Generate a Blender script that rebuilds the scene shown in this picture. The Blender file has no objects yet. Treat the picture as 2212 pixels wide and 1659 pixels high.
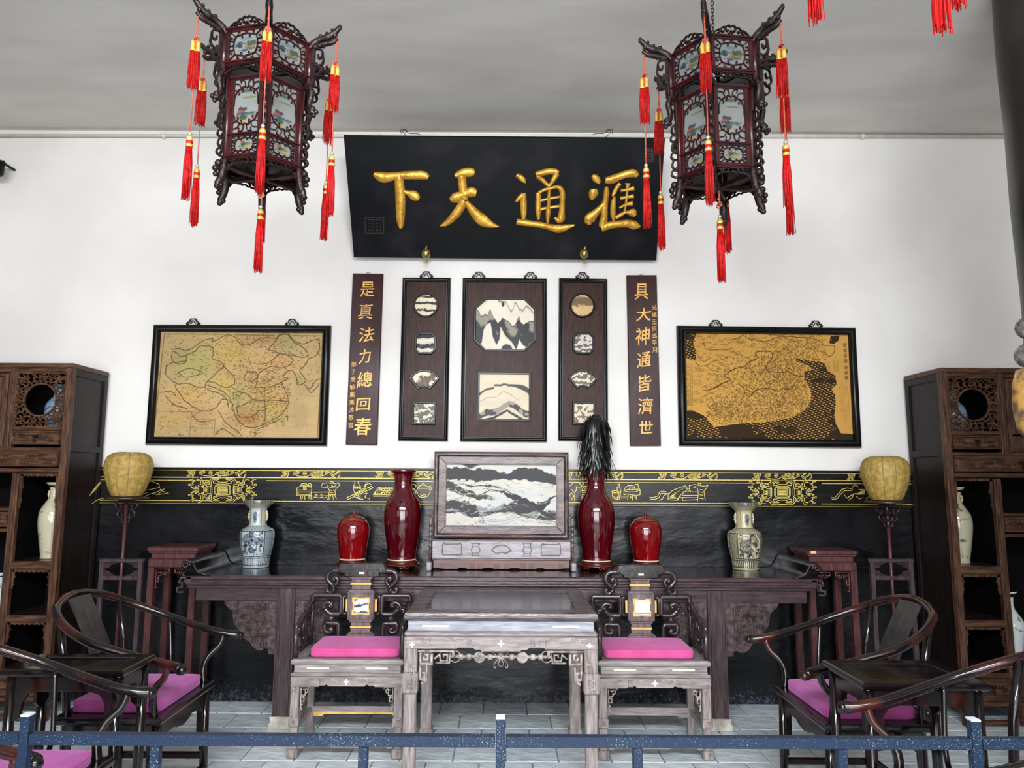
import bpy, math, random
import numpy as np
from mathutils import Vector, Matrix

# ------------------------------------------------------------------ camera
SC = bpy.context.scene
COL = SC.collection
FPX, CX0, CY0 = 1550.0, 1085.0, 829.5          # focal length and principal point in photo pixels
TH, ROLL, HC = math.atan(200/1550.0), 0.0052, 1.55
cT, sT = math.cos(TH), math.sin(TH)
cd = bpy.data.cameras.new('camera'); cam = bpy.data.objects.new('camera', cd); COL.objects.link(cam)
cd.sensor_fit = 'HORIZONTAL'; cd.sensor_width = 36.0; cd.lens = FPX/2212*36.0
cd.shift_x = (1106-CX0)/2212.0; cd.clip_start = 0.05; cd.clip_end = 60
Rt, Fw, Up = Vector((1, 0, 0)), Vector((0, cT, sT)), Vector((0, -sT, cT))
cX = (Rt*math.cos(ROLL)+Up*math.sin(ROLL)); cY = (Up*math.cos(ROLL)-Rt*math.sin(ROLL))
M = Matrix((cX, cY, -Fw)).transposed().to_4x4(); M.translation = Vector((0, 0, HC))
cam.matrix_world = M
SC.camera = cam

# ------------------------------------------------------------------ light, sky, exposure
SC.view_settings.view_transform = 'Standard'; SC.view_settings.look = 'None'
SC.view_settings.gamma = 1.0; SC.view_settings.use_curve_mapping = False
SC.view_settings.exposure = 0.22
w = bpy.data.worlds.new('world'); SC.world = w; w.use_nodes = True
w.node_tree.nodes['Background'].inputs[0].default_value = (0.62, 0.74, 0.95, 1)
w.node_tree.nodes['Background'].inputs[1].default_value = 0.8
def area(name, loc, sx, sy, e, col, rot=(math.pi/2, 0, 0)):
    l = bpy.data.lights.new(name, 'AREA'); l.shape = 'RECTANGLE'; l.size = sx; l.size_y = sy
    l.energy = e; l.color = col
    o = bpy.data.objects.new(name, l); COL.objects.link(o); o.location = loc; o.rotation_euler = rot
    return o
area('courtyard_daylight', (0, -3.6, 2.1), 6.0, 4.2, 640, (1.0, 0.975, 0.975))
area('added_floor_fill', (0, -1.1, 3.35), 3.8, .75, 450, (0.88, 0.95, 1.0), (math.radians(90-58), 0, 0))  # added fill light, aimed down to brighten the floor; its source is invented
area('window_daylight', (-2.95, -1.05, 1.75), 1.6, 1.6, 8, (0.86, 0.92, 1.0))
area('window_daylight.001', (2.95, -1.05, 1.75), 1.6, 1.6, 10, (0.93, 0.96, 1.0))

# ------------------------------------------------------------------ helpers
def at(px, py, Y):
    """point at depth Y (metres from the camera along the room) seen at photo pixel px, py"""
    cx, cy = px-CX0, CY0-py
    u = cx-cy*ROLL; v = cx*ROLL+cy
    fw = FPX*cT-v*sT; up = v*cT+FPX*sT
    return Vector((u/fw*Y, Y, HC+up/fw*Y))
def atp(px, py, o, n):
    d = at(px, py, 1.0)-Vector((0, 0, HC)); c = Vector((0, 0, HC))
    return c+d*((o-c).dot(n)/d.dot(n))
def lin(c):
    c = c/255.0
    return c/12.92 if c <= .04045 else ((c+.055)/1.055)**2.4
def rgb(r, g, b): return (lin(r), lin(g), lin(b), 1.0)

class Fr:
    def __init__(s, o=(0, 0, 0), U=(1, 0, 0), V=(0, 0, 1)):
        s.o = Vector(o); s.U = Vector(U).normalized(); s.V = Vector(V).normalized(); s.W = s.U.cross(s.V)
    def p(s, u, v, h=0.0): return s.o+s.U*u+s.V*v+s.W*h

def cr(pts, n=5, closed=False):
    """Catmull-Rom through points of any dimension"""
    P = [np.array(p, float) for p in pts]; out = []; N = len(P)
    if N < 3: return [tuple(p) for p in P]
    for i in range(N if closed else N-1):
        p1, p2 = P[i], P[(i+1) % N]
        p0 = P[i-1] if (i > 0 or closed) else 2*p1-p2
        p3 = P[(i+2) % N] if (i+2 < N or closed) else 2*p2-p1
        for k in range(n):
            t = k/n
            out.append(tuple(.5*((2*p1)+(-p0+p2)*t+(2*p0-5*p1+4*p2-p3)*t*t+(-p0+3*p1-3*p2+p3)*t**3)))
    if not closed: out.append(tuple(P[-1]))
    return out

def spiral(cx, cy, r, a0, turns=1.2, n=12, shrink=.25, sg=1):
    return [(cx+(r*(1-(1-shrink)*k/n))*math.cos(a0+sg*turns*6.2832*k/n), cy+(r*(1-(1-shrink)*k/n))*math.sin(a0+sg*turns*6.2832*k/n)) for k in range(n+1)]

class MB:
    def __init__(s): s.v = []; s.f = []; s.s = []; s.m = []
    def add(s, vs, fs, smooth=False, mi=0):
        o = len(s.v); s.v += [tuple(v) for v in vs]
        s.f += [tuple(i+o for i in f) for f in fs]; s.s += [smooth]*len(fs); s.m += [mi]*len(fs)
        return s
    def box(s, x0, x1, y0, y1, z0, z1, b=.0, mi=0, F=None):
        if x0 > x1: x0, x1 = x1, x0
        if y0 > y1: y0, y1 = y1, y0
        if z0 > z1: z0, z1 = z1, z0
        P = (lambda x, y, z: (x, y, z)) if F is None else (lambda x, y, z: tuple(F.p(x, y, z)))
        b = min(b, (x1-x0)*.45, (y1-y0)*.45, (z1-z0)*.45)
        if b <= 0:
            vs = [P(x, y, z) for x in (x0, x1) for y in (y0, y1) for z in (z0, z1)]
            return s.add(vs, [(0, 1, 3, 2), (4, 6, 7, 5), (0, 4, 5, 1), (2, 3, 7, 6), (0, 2, 6, 4), (1, 5, 7, 3)], mi=mi)
        vs = []; ix = {}
        for i, x in enumerate((x0, x1)):
            for j, y in enumerate((y0, y1)):
                for k, z in enumerate((z0, z1)):
                    dx, dy, dz = b*(1-2*i), b*(1-2*j), b*(1-2*k)
                    for a, q in enumerate(((x, y+dy, z+dz), (x+dx, y, z+dz), (x+dx, y+dy, z))):
                        ix[i, j, k, a] = len(vs); vs.append(P(*q))
        fs = []
        for i in (0, 1):
            fs.append([ix[i, 0, 0, 0], ix[i, 0, 1, 0], ix[i, 1, 1, 0], ix[i, 1, 0, 0]][::(1 if i == 0 else -1)])
            fs.append([ix[0, i, 0, 1], ix[1, i, 0, 1], ix[1, i, 1, 1], ix[0, i, 1, 1]][::(1 if i == 0 else -1)])
            fs.append([ix[0, 0, i, 2], ix[0, 1, i, 2], ix[1, 1, i, 2], ix[1, 0, i, 2]][::(1 if i == 0 else -1)])
            for j in (0, 1):
                fs.append([ix[0, i, j, 1], ix[0, i, j, 2], ix[1, i, j, 2], ix[1, i, j, 1]])
                fs.append([ix[i, 0, j, 0], ix[i, 0, j, 2], ix[i, 1, j, 2], ix[i, 1, j, 0]])
                fs.append([ix[i, j, 0, 0], ix[i, j, 0, 1], ix[i, j, 1, 1], ix[i, j, 1, 0]])
                for k in (0, 1): fs.append([ix[i, j, k, 0], ix[i, j, k, 1], ix[i, j, k, 2]])
        return s.add(vs, fs, mi=mi)
    def tube(s, pts, r, n=8, sx=1.0, mi=0, closed=False):
        P = [Vector(p) for p in pts]; N = len(P)
        R = [r]*N if not hasattr(r, '__len__') else list(np.interp(np.linspace(0, 1, N), np.linspace(0, 1, len(r)), r))
        vs = []; ref = None
        for i, p in enumerate(P):
            t = (P[(i+1) % N]-P[i-1]) if closed else (P[min(i+1, N-1)]-P[max(i-1, 0)])
            t = t.normalized() if t.length > 1e-9 else Vector((0, 0, 1))
            if ref is None: ref = Vector((0, 0, 1)) if abs(t.z) < .9 else Vector((1, 0, 0))
            a = (ref-t*ref.dot(t)).normalized(); ref = a; b = t.cross(a)
            for k in range(n):
                q = 6.283185*k/n; vs.append(p+a*(math.cos(q)*R[i])+b*(math.sin(q)*R[i]*sx))
        fs = [(i*n+k, i*n+(k+1) % n, ((i+1) % N)*n+(k+1) % n, ((i+1) % N)*n+k) for i in range(N if closed else N-1) for k in range(n)]
        s.add(vs, fs, True, mi)
        if not closed:
            o = len(s.v)-len(vs)
            s.f += [tuple(o+k for k in range(n))[::-1], tuple(o+(N-1)*n+k for k in range(n))]; s.s += [False]*2; s.m += [mi]*2
        return s
    def sweep(s, pts, w, F, h0, h1, kind='flat', closed=False, mi=0):
        """polyline in the plane of F, width w (or one per point), thickness h0..h1"""
        P = [np.array(p[:2], float) for p in pts]; N = len(P)
        Wd = [w]*N if not hasattr(w, '__len__') else list(np.interp(np.linspace(0, 1, N), np.linspace(0, 1, len(w)), w))
        prof = {'flat': [(-1, 0), (-1, 1), (1, 1), (1, 0)], 'bev': [(-1, 0), (-1, .5), (-.55, 1), (.55, 1), (1, .5), (1, 0)],
                'rib': [(-1, 0), (1, 0)], 'edge': [(1, 0), (-.7, 0), (-.9, .14), (-1, .38), (-1, .62), (-.9, .86), (-.7, 1), (.8, 1), (.86, .9), (.92, .97), (1, .94)],
                'round': [(-1, 0), (-.9, .42), (-.6, .8), (0, 1), (.6, .8), (.9, .42), (1, 0)],
                'full': [(-1, .5), (-.7, .85), (0, 1), (.7, .85), (1, .5), (.7, .15), (0, 0), (-.7, .15)]}[kind]
        m = len(prof); vs = []
        for i in range(N):
            a = P[i]-P[i-1] if (i > 0 or closed) else P[1]-P[0]
            b = P[(i+1) % N]-P[i] if (i < N-1 or closed) else P[-1]-P[-2]
            a = a/(np.linalg.norm(a)+1e-12); b = b/(np.linalg.norm(b)+1e-12)
            t = a+b; L = np.linalg.norm(t); t = t/L if L > 1e-6 else b
            nn = np.array((-t[1], t[0])); k = 1/max(.5, abs(nn[0]*-a[1]+nn[1]*a[0]))
            for (q, h) in prof:
                x = P[i]+nn*q*Wd[i]*.5*k; vs.append(F.p(x[0], x[1], h0+(h1-h0)*h))
        R = m if kind != 'rib' else 1
        fs = [(i*m+j, i*m+(j+1) % m, ((i+1) % N)*m+(j+1) % m, ((i+1) % N)*m+j) for i in range(N if closed else N-1) for j in range(R)]
        s.add(vs, fs, kind in ('round', 'full'), mi)
        if not closed and kind != 'rib':
            o = len(s.v)-len(vs)
            s.f += [tuple(o+k for k in range(m))[::-1], tuple(o+(N-1)*m+k for k in range(m))]; s.s += [False]*2; s.m += [mi]*2
        return s
    def prism(s, poly, F, h0, h1, b=0.0, mi=0, smooth=False):
        n = len(poly); A = sum(poly[i][0]*poly[(i+1) % n][1]-poly[(i+1) % n][0]*poly[i][1] for i in range(n))
        if A < 0: poly = poly[::-1]
        rings = [[F.p(x, y, h0) for x, y in poly]]
        if b > 0:
            ins = []
            for i in range(n):
                p0, p1, p2 = (np.array(poly[j % n], float) for j in (i-1, i, i+1))
                a = (p1-p0)/(np.linalg.norm(p1-p0)+1e-9); c = (p2-p1)/(np.linalg.norm(p2-p1)+1e-9)
                nn = np.array((-(a+c)[1], (a+c)[0])); L = np.linalg.norm(nn); nn = nn/(L+1e-9)
                ins.append(p1+nn*b/max(.6, abs(nn.dot(np.array((-a[1], a[0]))))))
            rings += [[F.p(x, y, h1-b) for x, y in poly], [F.p(x, y, h1) for x, y in ins]]
        else: rings.append([F.p(x, y, h1) for x, y in poly])
        o = len(s.v)
        for r in rings: s.v += [tuple(q) for q in r]
        for k in range(len(rings)-1):
            for i in range(n): s.f.append((o+k*n+i, o+k*n+(i+1) % n, o+(k+1)*n+(i+1) % n, o+(k+1)*n+i)); s.s.append(smooth); s.m.append(mi)
        s.f += [tuple(o+(len(rings)-1)*n+i for i in range(n)), tuple(o+i for i in range(n))[::-1]]; s.s += [False]*2; s.m += [mi]*2
        return s
    def lathe(s, prof, c=(0, 0, 0), n=32, mi=0, rib=None):
        c = Vector(c); m = len(prof); vs = []
        for k in range(n):
            a = 6.283185*k/n
            for r, z in prof:
                rr = r*(rib(a, z) if rib else 1); vs.append(c+Vector((rr*math.cos(a), rr*math.sin(a), z)))
        return s.add(vs, [(k*m+j, ((k+1) % n)*m+j, ((k+1) % n)*m+j+1, k*m+j+1) for k in range(n) for j in range(m-1)], True, mi)
    def ball(s, c, r, n=12, sx=1, sy=1, sz=1):
        m = n//2+1
        pr = [(math.sin(math.pi*j/m), -math.cos(math.pi*j/m)) for j in range(m+1)]
        vs = [(c[0]+r*sx*p*math.cos(6.2832*k/n), c[1]+r*sy*p*math.sin(6.2832*k/n), c[2]+r*sz*z) for k in range(n) for p, z in pr]
        return s.add(vs, [(k*(m+1)+j, ((k+1) % n)*(m+1)+j, ((k+1) % n)*(m+1)+j+1, k*(m+1)+j+1) for k in range(n) for j in range(m)], True)
    def mesh(s, name, mats, off=Vector((0, 0, 0)), rot=None):
        me = bpy.data.meshes.new(name)
        V = [(v[0]-off.x, v[1]-off.y, v[2]-off.z) for v in s.v]
        me.from_pydata(V, [], s.f)
        me.polygons.foreach_set('use_smooth', s.s)
        mats = mats if isinstance(mats, (list, tuple)) else [mats]
        for m in mats: me.materials.append(m)
        if len(mats) > 1: me.polygons.foreach_set('material_index', s.m)
        me.update(); return me
    def build(s, name, mats, parent=None, origin=None):
        off = Vector((0, 0, 0)); p = parent
        while p is not None: off += p.location; p = p.parent
        if parent is None and origin is not None: off = Vector(origin)
        o = bpy.data.objects.new(name, s.mesh(name, mats, off)); COL.objects.link(o)
        if parent: o.parent = parent
        elif origin is not None: o.location = off
        return o

def tag(o, label=None, cat=None, group=None, kind=None):
    for k, v in (('label', label), ('category', cat), ('group', group), ('kind', kind)):
        if v: o[k] = v
    return o
def empty(name, loc=(0, 0, 0), label=None, cat=None, group=None, kind=None):
    o = bpy.data.objects.new(name, None); COL.objects.link(o); o.location = loc; o.empty_display_size = .1
    return tag(o, label, cat, group, kind)
def copy_tree(o, parent=None):
    c = o.copy(); COL.objects.link(c)
    if parent: c.parent = parent
    for ch in list(o.children): copy_tree(ch, c)
    return c
def inst(name, me, parent, loc, rot=(0, 0, 0), sc=(1, 1, 1)):
    o = bpy.data.objects.new(name, me); COL.objects.link(o)
    if parent: o.parent = parent
    o.location = loc; o.rotation_euler = rot; o.scale = sc; return o
def st(o, name=None): o['kind'] = 'structure'; return o

# ------------------------------------------------------------------ materials
def newmat(name):
    m = bpy.data.materials.new(name); m.use_nodes = True
    return m, m.node_tree.nodes, m.node_tree.links, m.node_tree.nodes['Principled BSDF']
def mat(name, c1, c2=None, rough=.5, metal=0, scale=20, stretch=(1, 1, 1), bump=0, bscale=None, coat=0, detail=4, spec=.5, lo=.35, hi=.65, rvar=0, trans=0):
    m, N, L, B = newmat(name)
    B.inputs['Roughness'].default_value = rough; B.inputs['Metallic'].default_value = metal
    B.inputs['Base Color'].default_value = c1; B.inputs['Specular IOR Level'].default_value = spec
    if coat: B.inputs['Coat Weight'].default_value = coat; B.inputs['Coat Roughness'].default_value = .12
    if trans:
        B.inputs['Transmission Weight'].default_value = trans
    tc = N.new('ShaderNodeTexCoord'); mp = N.new('ShaderNodeMapping'); mp.inputs['Scale'].default_value = stretch
    L.new(tc.outputs['Object'], mp.inputs[0])
    no = N.new('ShaderNodeTexNoise'); no.inputs['Scale'].default_value = scale; no.inputs['Detail'].default_value = detail
    L.new(mp.outputs[0], no.inputs[0])
    if c2 is not None:
        r = N.new('ShaderNodeValToRGB'); r.color_ramp.elements[0].position = lo; r.color_ramp.elements[1].position = hi
        r.color_ramp.elements[0].color = c1; r.color_ramp.elements[1].color = c2
        L.new(no.outputs[0], r.inputs[0]); L.new(r.outputs[0], B.inputs['Base Color'])
    if rvar:
        mr = N.new('ShaderNodeMapRange'); mr.inputs[1].default_value = .3; mr.inputs[2].default_value = .7
        mr.inputs[3].default_value = rough-rvar; mr.inputs[4].default_value = rough+rvar
        n3 = N.new('ShaderNodeTexNoise'); n3.inputs['Scale'].default_value = scale*.3; n3.inputs['Detail'].default_value = 3
        L.new(mp.outputs[0], n3.inputs[0]); L.new(n3.outputs[0], mr.inputs[0]); L.new(mr.outputs[0], B.inputs['Roughness'])
    if bump:
        n2 = no
        if bscale:
            n2 = N.new('ShaderNodeTexNoise'); n2.inputs['Scale'].default_value = bscale; n2.inputs['Detail'].default_value = 5
            L.new(mp.outputs[0], n2.inputs[0])
        b = N.new('ShaderNodeBump'); b.inputs['Strength'].default_value = bump; b.inputs['Distance'].default_value = .02
        L.new(n2.outputs[0], b.inputs['Height']); L.new(b.outputs[0], B.inputs['Normal'])
    return m
def vcol(name, rough=.4, coat=0, bump=0, trans=0, metal=0, spec=.5):
    m, N, L, B = newmat(name); a = N.new('ShaderNodeAttribute'); a.attribute_name = 'Col'
    L.new(a.outputs['Color'], B.inputs['Base Color']); B.inputs['Roughness'].default_value = rough
    B.inputs['Specular IOR Level'].default_value = spec
    if coat: B.inputs['Coat Weight'].default_value = coat; B.inputs['Coat Roughness'].default_value = .08
    no = N.new('ShaderNodeTexNoise'); no.inputs['Scale'].default_value = 60
    tc = N.new('ShaderNodeTexCoord'); L.new(tc.outputs['Object'], no.inputs[0])
    if bump:
        b = N.new('ShaderNodeBump'); b.inputs['Strength'].default_value = bump; b.inputs['Distance'].default_value = .003
        L.new(no.outputs[0], b.inputs['Height']); L.new(b.outputs[0], B.inputs['Normal'])
    return m

WALLM = mat('white_plaster', rgb(214, 210, 205), rgb(226, 222, 217), rough=.85, scale=1.3, bump=.10, bscale=3.0, detail=6, spec=.2)
CEILM = mat('ceiling_plaster', rgb(204, 200, 194), rgb(216, 212, 206), rough=.9, scale=1.5, bump=.12, bscale=2.5, detail=6, stretch=(1, 2.5, 1), spec=.2)
BLACKM = mat('black_lacquered_plaster', rgb(4, 5, 7), rgb(8, 9, 13), rough=.24, scale=5, bump=.42, bscale=3.4, stretch=(1, 1, 2.4), rvar=.08, detail=3, spec=.5)
def grime(m):                      # pale dusty wear where the black paint meets the floor
    N, L = m.node_tree.nodes, m.node_tree.links; B = N['Principled BSDF']; src = B.inputs['Base Color'].links[0].from_socket
    tc = N.new('ShaderNodeTexCoord'); sx = N.new('ShaderNodeSeparateXYZ'); L.new(tc.outputs['Object'], sx.inputs[0])
    mr = N.new('ShaderNodeMapRange'); mr.inputs[1].default_value = .0; mr.inputs[2].default_value = .34; mr.inputs[3].default_value = .15; mr.inputs[4].default_value = -.2; L.new(sx.outputs[2], mr.inputs[0])
    n = N.new('ShaderNodeTexNoise'); n.inputs['Scale'].default_value = 48; n.inputs['Detail'].default_value = 8; n.inputs['Roughness'].default_value = .75; L.new(tc.outputs['Object'], n.inputs[0])
    a = N.new('ShaderNodeMath'); a.operation = 'ADD'; L.new(n.outputs[0], a.inputs[0]); L.new(mr.outputs[0], a.inputs[1])
    r = N.new('ShaderNodeValToRGB'); r.color_ramp.elements[0].position = .60; r.color_ramp.elements[1].position = .82; L.new(a.outputs[0], r.inputs[0])
    mx = N.new('ShaderNodeMix'); mx.data_type = 'RGBA'; L.new(r.outputs[0], mx.inputs[0]); L.new(src, mx.inputs[6]); mx.inputs[7].default_value = rgb(84, 94, 106); L.new(mx.outputs[2], B.inputs['Base Color'])
grime(BLACKM)
BANDM = mat('black_frieze_lacquer', rgb(8, 8, 8), rgb(22, 20, 17), rough=.26, scale=6, bump=.05, bscale=9, stretch=(1, 1, 5), rvar=.1, spec=.4)
GOLDP = mat('gold_line_paint', rgb(205, 178, 84), rgb(232, 208, 112), rough=.45, metal=.25, scale=40)
TILEM = []
for i, (a, b) in enumerate([((192, 199, 202), (218, 224, 227)), ((186, 194, 198), (212, 219, 223)), ((198, 204, 206), (222, 227, 229)), ((180, 189, 194), (208, 215, 220))]):
    TILEM.append(mat('grey_paving_stone', rgb(*a), rgb(*b), rough=.5, scale=7, bump=.35, bscale=16, rvar=.12, stretch=(1, 2, 1)))
MORTM = mat('dark_floor_joint', rgb(110, 114, 116), rgb(130, 134, 135), rough=.8, scale=30)
ROSE = mat('dark_rosewood', rgb(30, 18, 20), rgb(58, 38, 41), rough=.30, scale=9, stretch=(1, 6, 6), bump=.12, bscale=30, rvar=.1, spec=.6)
ROSEH = mat('purple_brown_rosewood', rgb(34, 21, 25), rgb(74, 54, 58), rough=.30, lo=.25, hi=.75, scale=8, stretch=(1, 7, 7), bump=.12, bscale=30, rvar=.1, spec=.6)
ROSEV = mat('purple_brown_rosewood_upright', rgb(38, 26, 29), rgb(80, 62, 64), rough=.32, lo=.25, hi=.75, scale=8, stretch=(7, 7, 1), bump=.12, bscale=30, rvar=.1, spec=.6)
BLKT = mat('black_polished_tabletop', rgb(9, 7, 8), rgb(24, 18, 20), rough=.12, scale=7, stretch=(1, 7, 7), bump=.03, bscale=20, spec=.4)
GREY = mat('worn_grey_wood', rgb(88, 78, 78), rgb(166, 155, 152), rough=.36, lo=.22, hi=.78, scale=8, stretch=(1, 8, 8), bump=.2, bscale=30, rvar=.1, spec=.6)
GREYV = mat('worn_grey_wood_upright', rgb(88, 77, 75), rgb(168, 156, 152), rough=.38, lo=.22, hi=.78, scale=9, stretch=(8, 8, 1), bump=.25, bscale=30, rvar=.1, spec=.6)
CARVE = mat('carved_grey_wood', rgb(104, 92, 88), rgb(172, 160, 152), rough=.34, scale=30, bump=.15, bscale=60, spec=.6)
CHRD = mat('dark_polished_carving', rgb(26, 20, 21), rgb(56, 46, 46), rough=.24, scale=18, bump=.05, bscale=40, spec=.7)
LACQ = mat('near_black_lacquer', rgb(10, 7, 8), rgb(32, 17, 15), rough=.16, scale=5, stretch=(1, 1, 1), bump=.02, bscale=40, spec=.5, lo=.45, hi=.75)
LACQR = mat('near_black_lacquer_reddish', rgb(14, 8, 8), rgb(72, 25, 16), rough=.16, scale=6, stretch=(1, 1, .5), spec=.5, lo=.5, hi=.8)
REDW = mat('reddish_brown_stand_wood', rgb(58, 26, 27), rgb(84, 44, 44), rough=.42, scale=8, stretch=(5, 5, 1), bump=.1, bscale=30)
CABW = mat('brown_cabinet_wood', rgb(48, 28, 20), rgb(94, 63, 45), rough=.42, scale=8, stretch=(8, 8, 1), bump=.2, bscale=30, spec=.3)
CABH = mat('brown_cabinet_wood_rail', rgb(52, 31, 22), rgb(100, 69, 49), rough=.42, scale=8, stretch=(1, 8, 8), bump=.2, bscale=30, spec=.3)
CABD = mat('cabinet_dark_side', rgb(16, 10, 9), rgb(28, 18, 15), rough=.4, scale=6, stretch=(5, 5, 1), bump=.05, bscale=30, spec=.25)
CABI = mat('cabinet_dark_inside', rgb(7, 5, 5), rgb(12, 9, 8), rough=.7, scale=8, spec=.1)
LANT = mat('lantern_red_wood', rgb(30, 5, 7), rgb(62, 11, 14), rough=.3, scale=12, bump=.05, bscale=40, spec=.5)
LAND = mat('lantern_dark_carving', rgb(14, 5, 6), rgb(36, 13, 13), rough=.4, scale=30, bump=.25, bscale=60)
REDT = mat('red_tassel_silk', rgb(140, 4, 6), rgb(206, 16, 12), rough=.55, scale=60, spec=.3)
CORD = mat('red_orange_cord', rgb(164, 62, 42), rgb(196, 92, 66), rough=.6, scale=80)
GOLDC = mat('tassel_gold_cap', rgb(214, 166, 58), rgb(240, 206, 110), rough=.35, metal=.5, scale=50)
PEARL = mat('silver_bead', rgb(190, 188, 180), rough=.25, metal=.5)
GILT = mat('gilded_carved_gold', rgb(178, 122, 34), rgb(224, 172, 68), rough=.34, metal=.45, scale=14, bump=.25, bscale=40, lo=.3, hi=.6)
PLQ = mat('black_plaque_lacquer', rgb(4, 5, 8), rgb(32, 31, 35), rough=.5, scale=3.5, bump=.05, bscale=10, detail=7, lo=.5, hi=.8, spec=.15)
BRASS = mat('aged_brass', rgb(150, 128, 72), rgb(196, 176, 116), rough=.3, metal=.85, scale=30, bump=.2)
IRON = mat('black_iron', rgb(18, 18, 20), rough=.5, metal=.6)
MAROON = mat('maroon_couplet_lacquer', rgb(38, 11, 10), rgb(54, 20, 17), rough=.3, scale=5, bump=.04, bscale=14, stretch=(2, 2, 1), spec=.25)
GOLDT = mat('dull_gold_lettering', rgb(188, 138, 62), rgb(216, 168, 92), rough=.42, metal=.3, scale=30, bump=.15)
FRMB = mat('black_frame_wood', rgb(9, 8, 8), rgb(18, 16, 15), rough=.28, scale=12, spec=.22)
PANW = mat('brown_panel_wood', rgb(36, 16, 11), rgb(62, 33, 23), spec=.15, rough=.38, scale=10, stretch=(8, 8, 1), bump=.1, bscale=40)
SCRW = mat('screen_frame_wood', rgb(54, 38, 38), rgb(104, 84, 82), rough=.3, scale=8, stretch=(1, 6, 3), bump=.1, bscale=30, rvar=.08, spec=.6)
SCRL = mat('screen_pale_panel_wood', rgb(118, 110, 116), rgb(160, 154, 160), rough=.3, scale=8, stretch=(1, 6, 6), bump=.1, bscale=30, spec=.6)
REDST = mat('red_brown_stand_wood', rgb(58, 16, 10), rgb(92, 30, 20), rough=.22, scale=10, stretch=(1, 4, 4), spec=.6)
OXB = mat('oxblood_glaze', rgb(58, 1, 9), rgb(82, 3, 14), rough=.09, scale=6, coat=.6, spec=.6, lo=.3, hi=.7)
RUBY = mat('bright_red_glaze', rgb(98, 3, 7), rgb(128, 6, 9), rough=.09, scale=6, coat=.6, spec=.6)
RIMW = mat('pale_glaze_rim', rgb(206, 194, 176), rough=.3)
PINK = mat('pink_velvet', rgb(190, 60, 124), rgb(204, 76, 140), rough=.75, scale=9, bump=.12, bscale=30)
B_ = PINK.node_tree.nodes['Principled BSDF']; B_.inputs['Sheen Weight'].default_value = .5; B_.inputs['Sheen Tint'].default_value = rgb(225, 170, 225)
PURP = mat('magenta_velvet', rgb(146, 52, 118), rgb(166, 70, 138), rough=.75, scale=9, bump=.12, bscale=30)
B_ = PURP.node_tree.nodes['Principled BSDF']; B_.inputs['Sheen Weight'].default_value = .5; B_.inputs['Sheen Tint'].default_value = rgb(225, 170, 225)
IVORY = mat('bone_inlay', rgb(226, 214, 176), rgb(236, 228, 200), rough=.35, scale=20)
AMBER = mat('yellow_boxwood_inlay', rgb(206, 158, 78), rgb(226, 182, 104), rough=.35, scale=20)
SPLT = mat('dark_grey_splat_wood', rgb(66, 54, 54), rgb(120, 104, 102), rough=.34, scale=9, stretch=(6, 6, 1), bump=.15, bscale=30, rvar=.08, lo=.25, hi=.75)
CARVD = mat('carved_dark_wood', rgb(46, 36, 37), rgb(90, 75, 74), rough=.34, scale=30, bump=.15, bscale=60)
ROOMW = mat('dark_timber_partition', rgb(58, 40, 30), rgb(80, 58, 44), rough=.5, scale=6, stretch=(1, 1, .2))
DARKP = mat('grey_side_plaster', rgb(104, 100, 96), rgb(122, 118, 112), rough=.9, scale=2)
STONE = mat('pale_foot_stone', rgb(150, 142, 130), rgb(196, 190, 178), rough=.8, scale=14, bump=.5, bscale=20)
SILK = mat('golden_silk', rgb(140, 114, 52), rgb(172, 144, 76), rough=.55, scale=40, bump=.3, bscale=60, spec=.4)
SILKR = mat('silk_seam_cord', rgb(122, 98, 44), rough=.6)
FEATH = mat('black_green_feathers', rgb(5, 6, 5), rgb(18, 21, 15), rough=.32, scale=30, spec=.6)
COLM = mat('dark_column_lacquer', rgb(12, 11, 11), rgb(40, 35, 31), rough=.35, scale=3, bump=.35, bscale=5, detail=6, stretch=(1, 1, .5), lo=.4, hi=.7)
PIPEM = mat('painted_pipe', rgb(206, 200, 186), rgb(222, 217, 205), rough=.5, scale=10)
BLUEV = vcol('porcelain_glaze', rough=.12, coat=.4)
MARB = vcol('marble_slab', rough=.35, bump=.05, spec=.15)
PAPER = vcol('printed_map_paper', rough=.8, bump=.15, spec=.05)
LGLS = vcol('painted_milk_glass', rough=.3, coat=0, spec=.3)
STICK = mat('orange_sticker', rgb(226, 168, 84), rough=.6)
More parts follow.
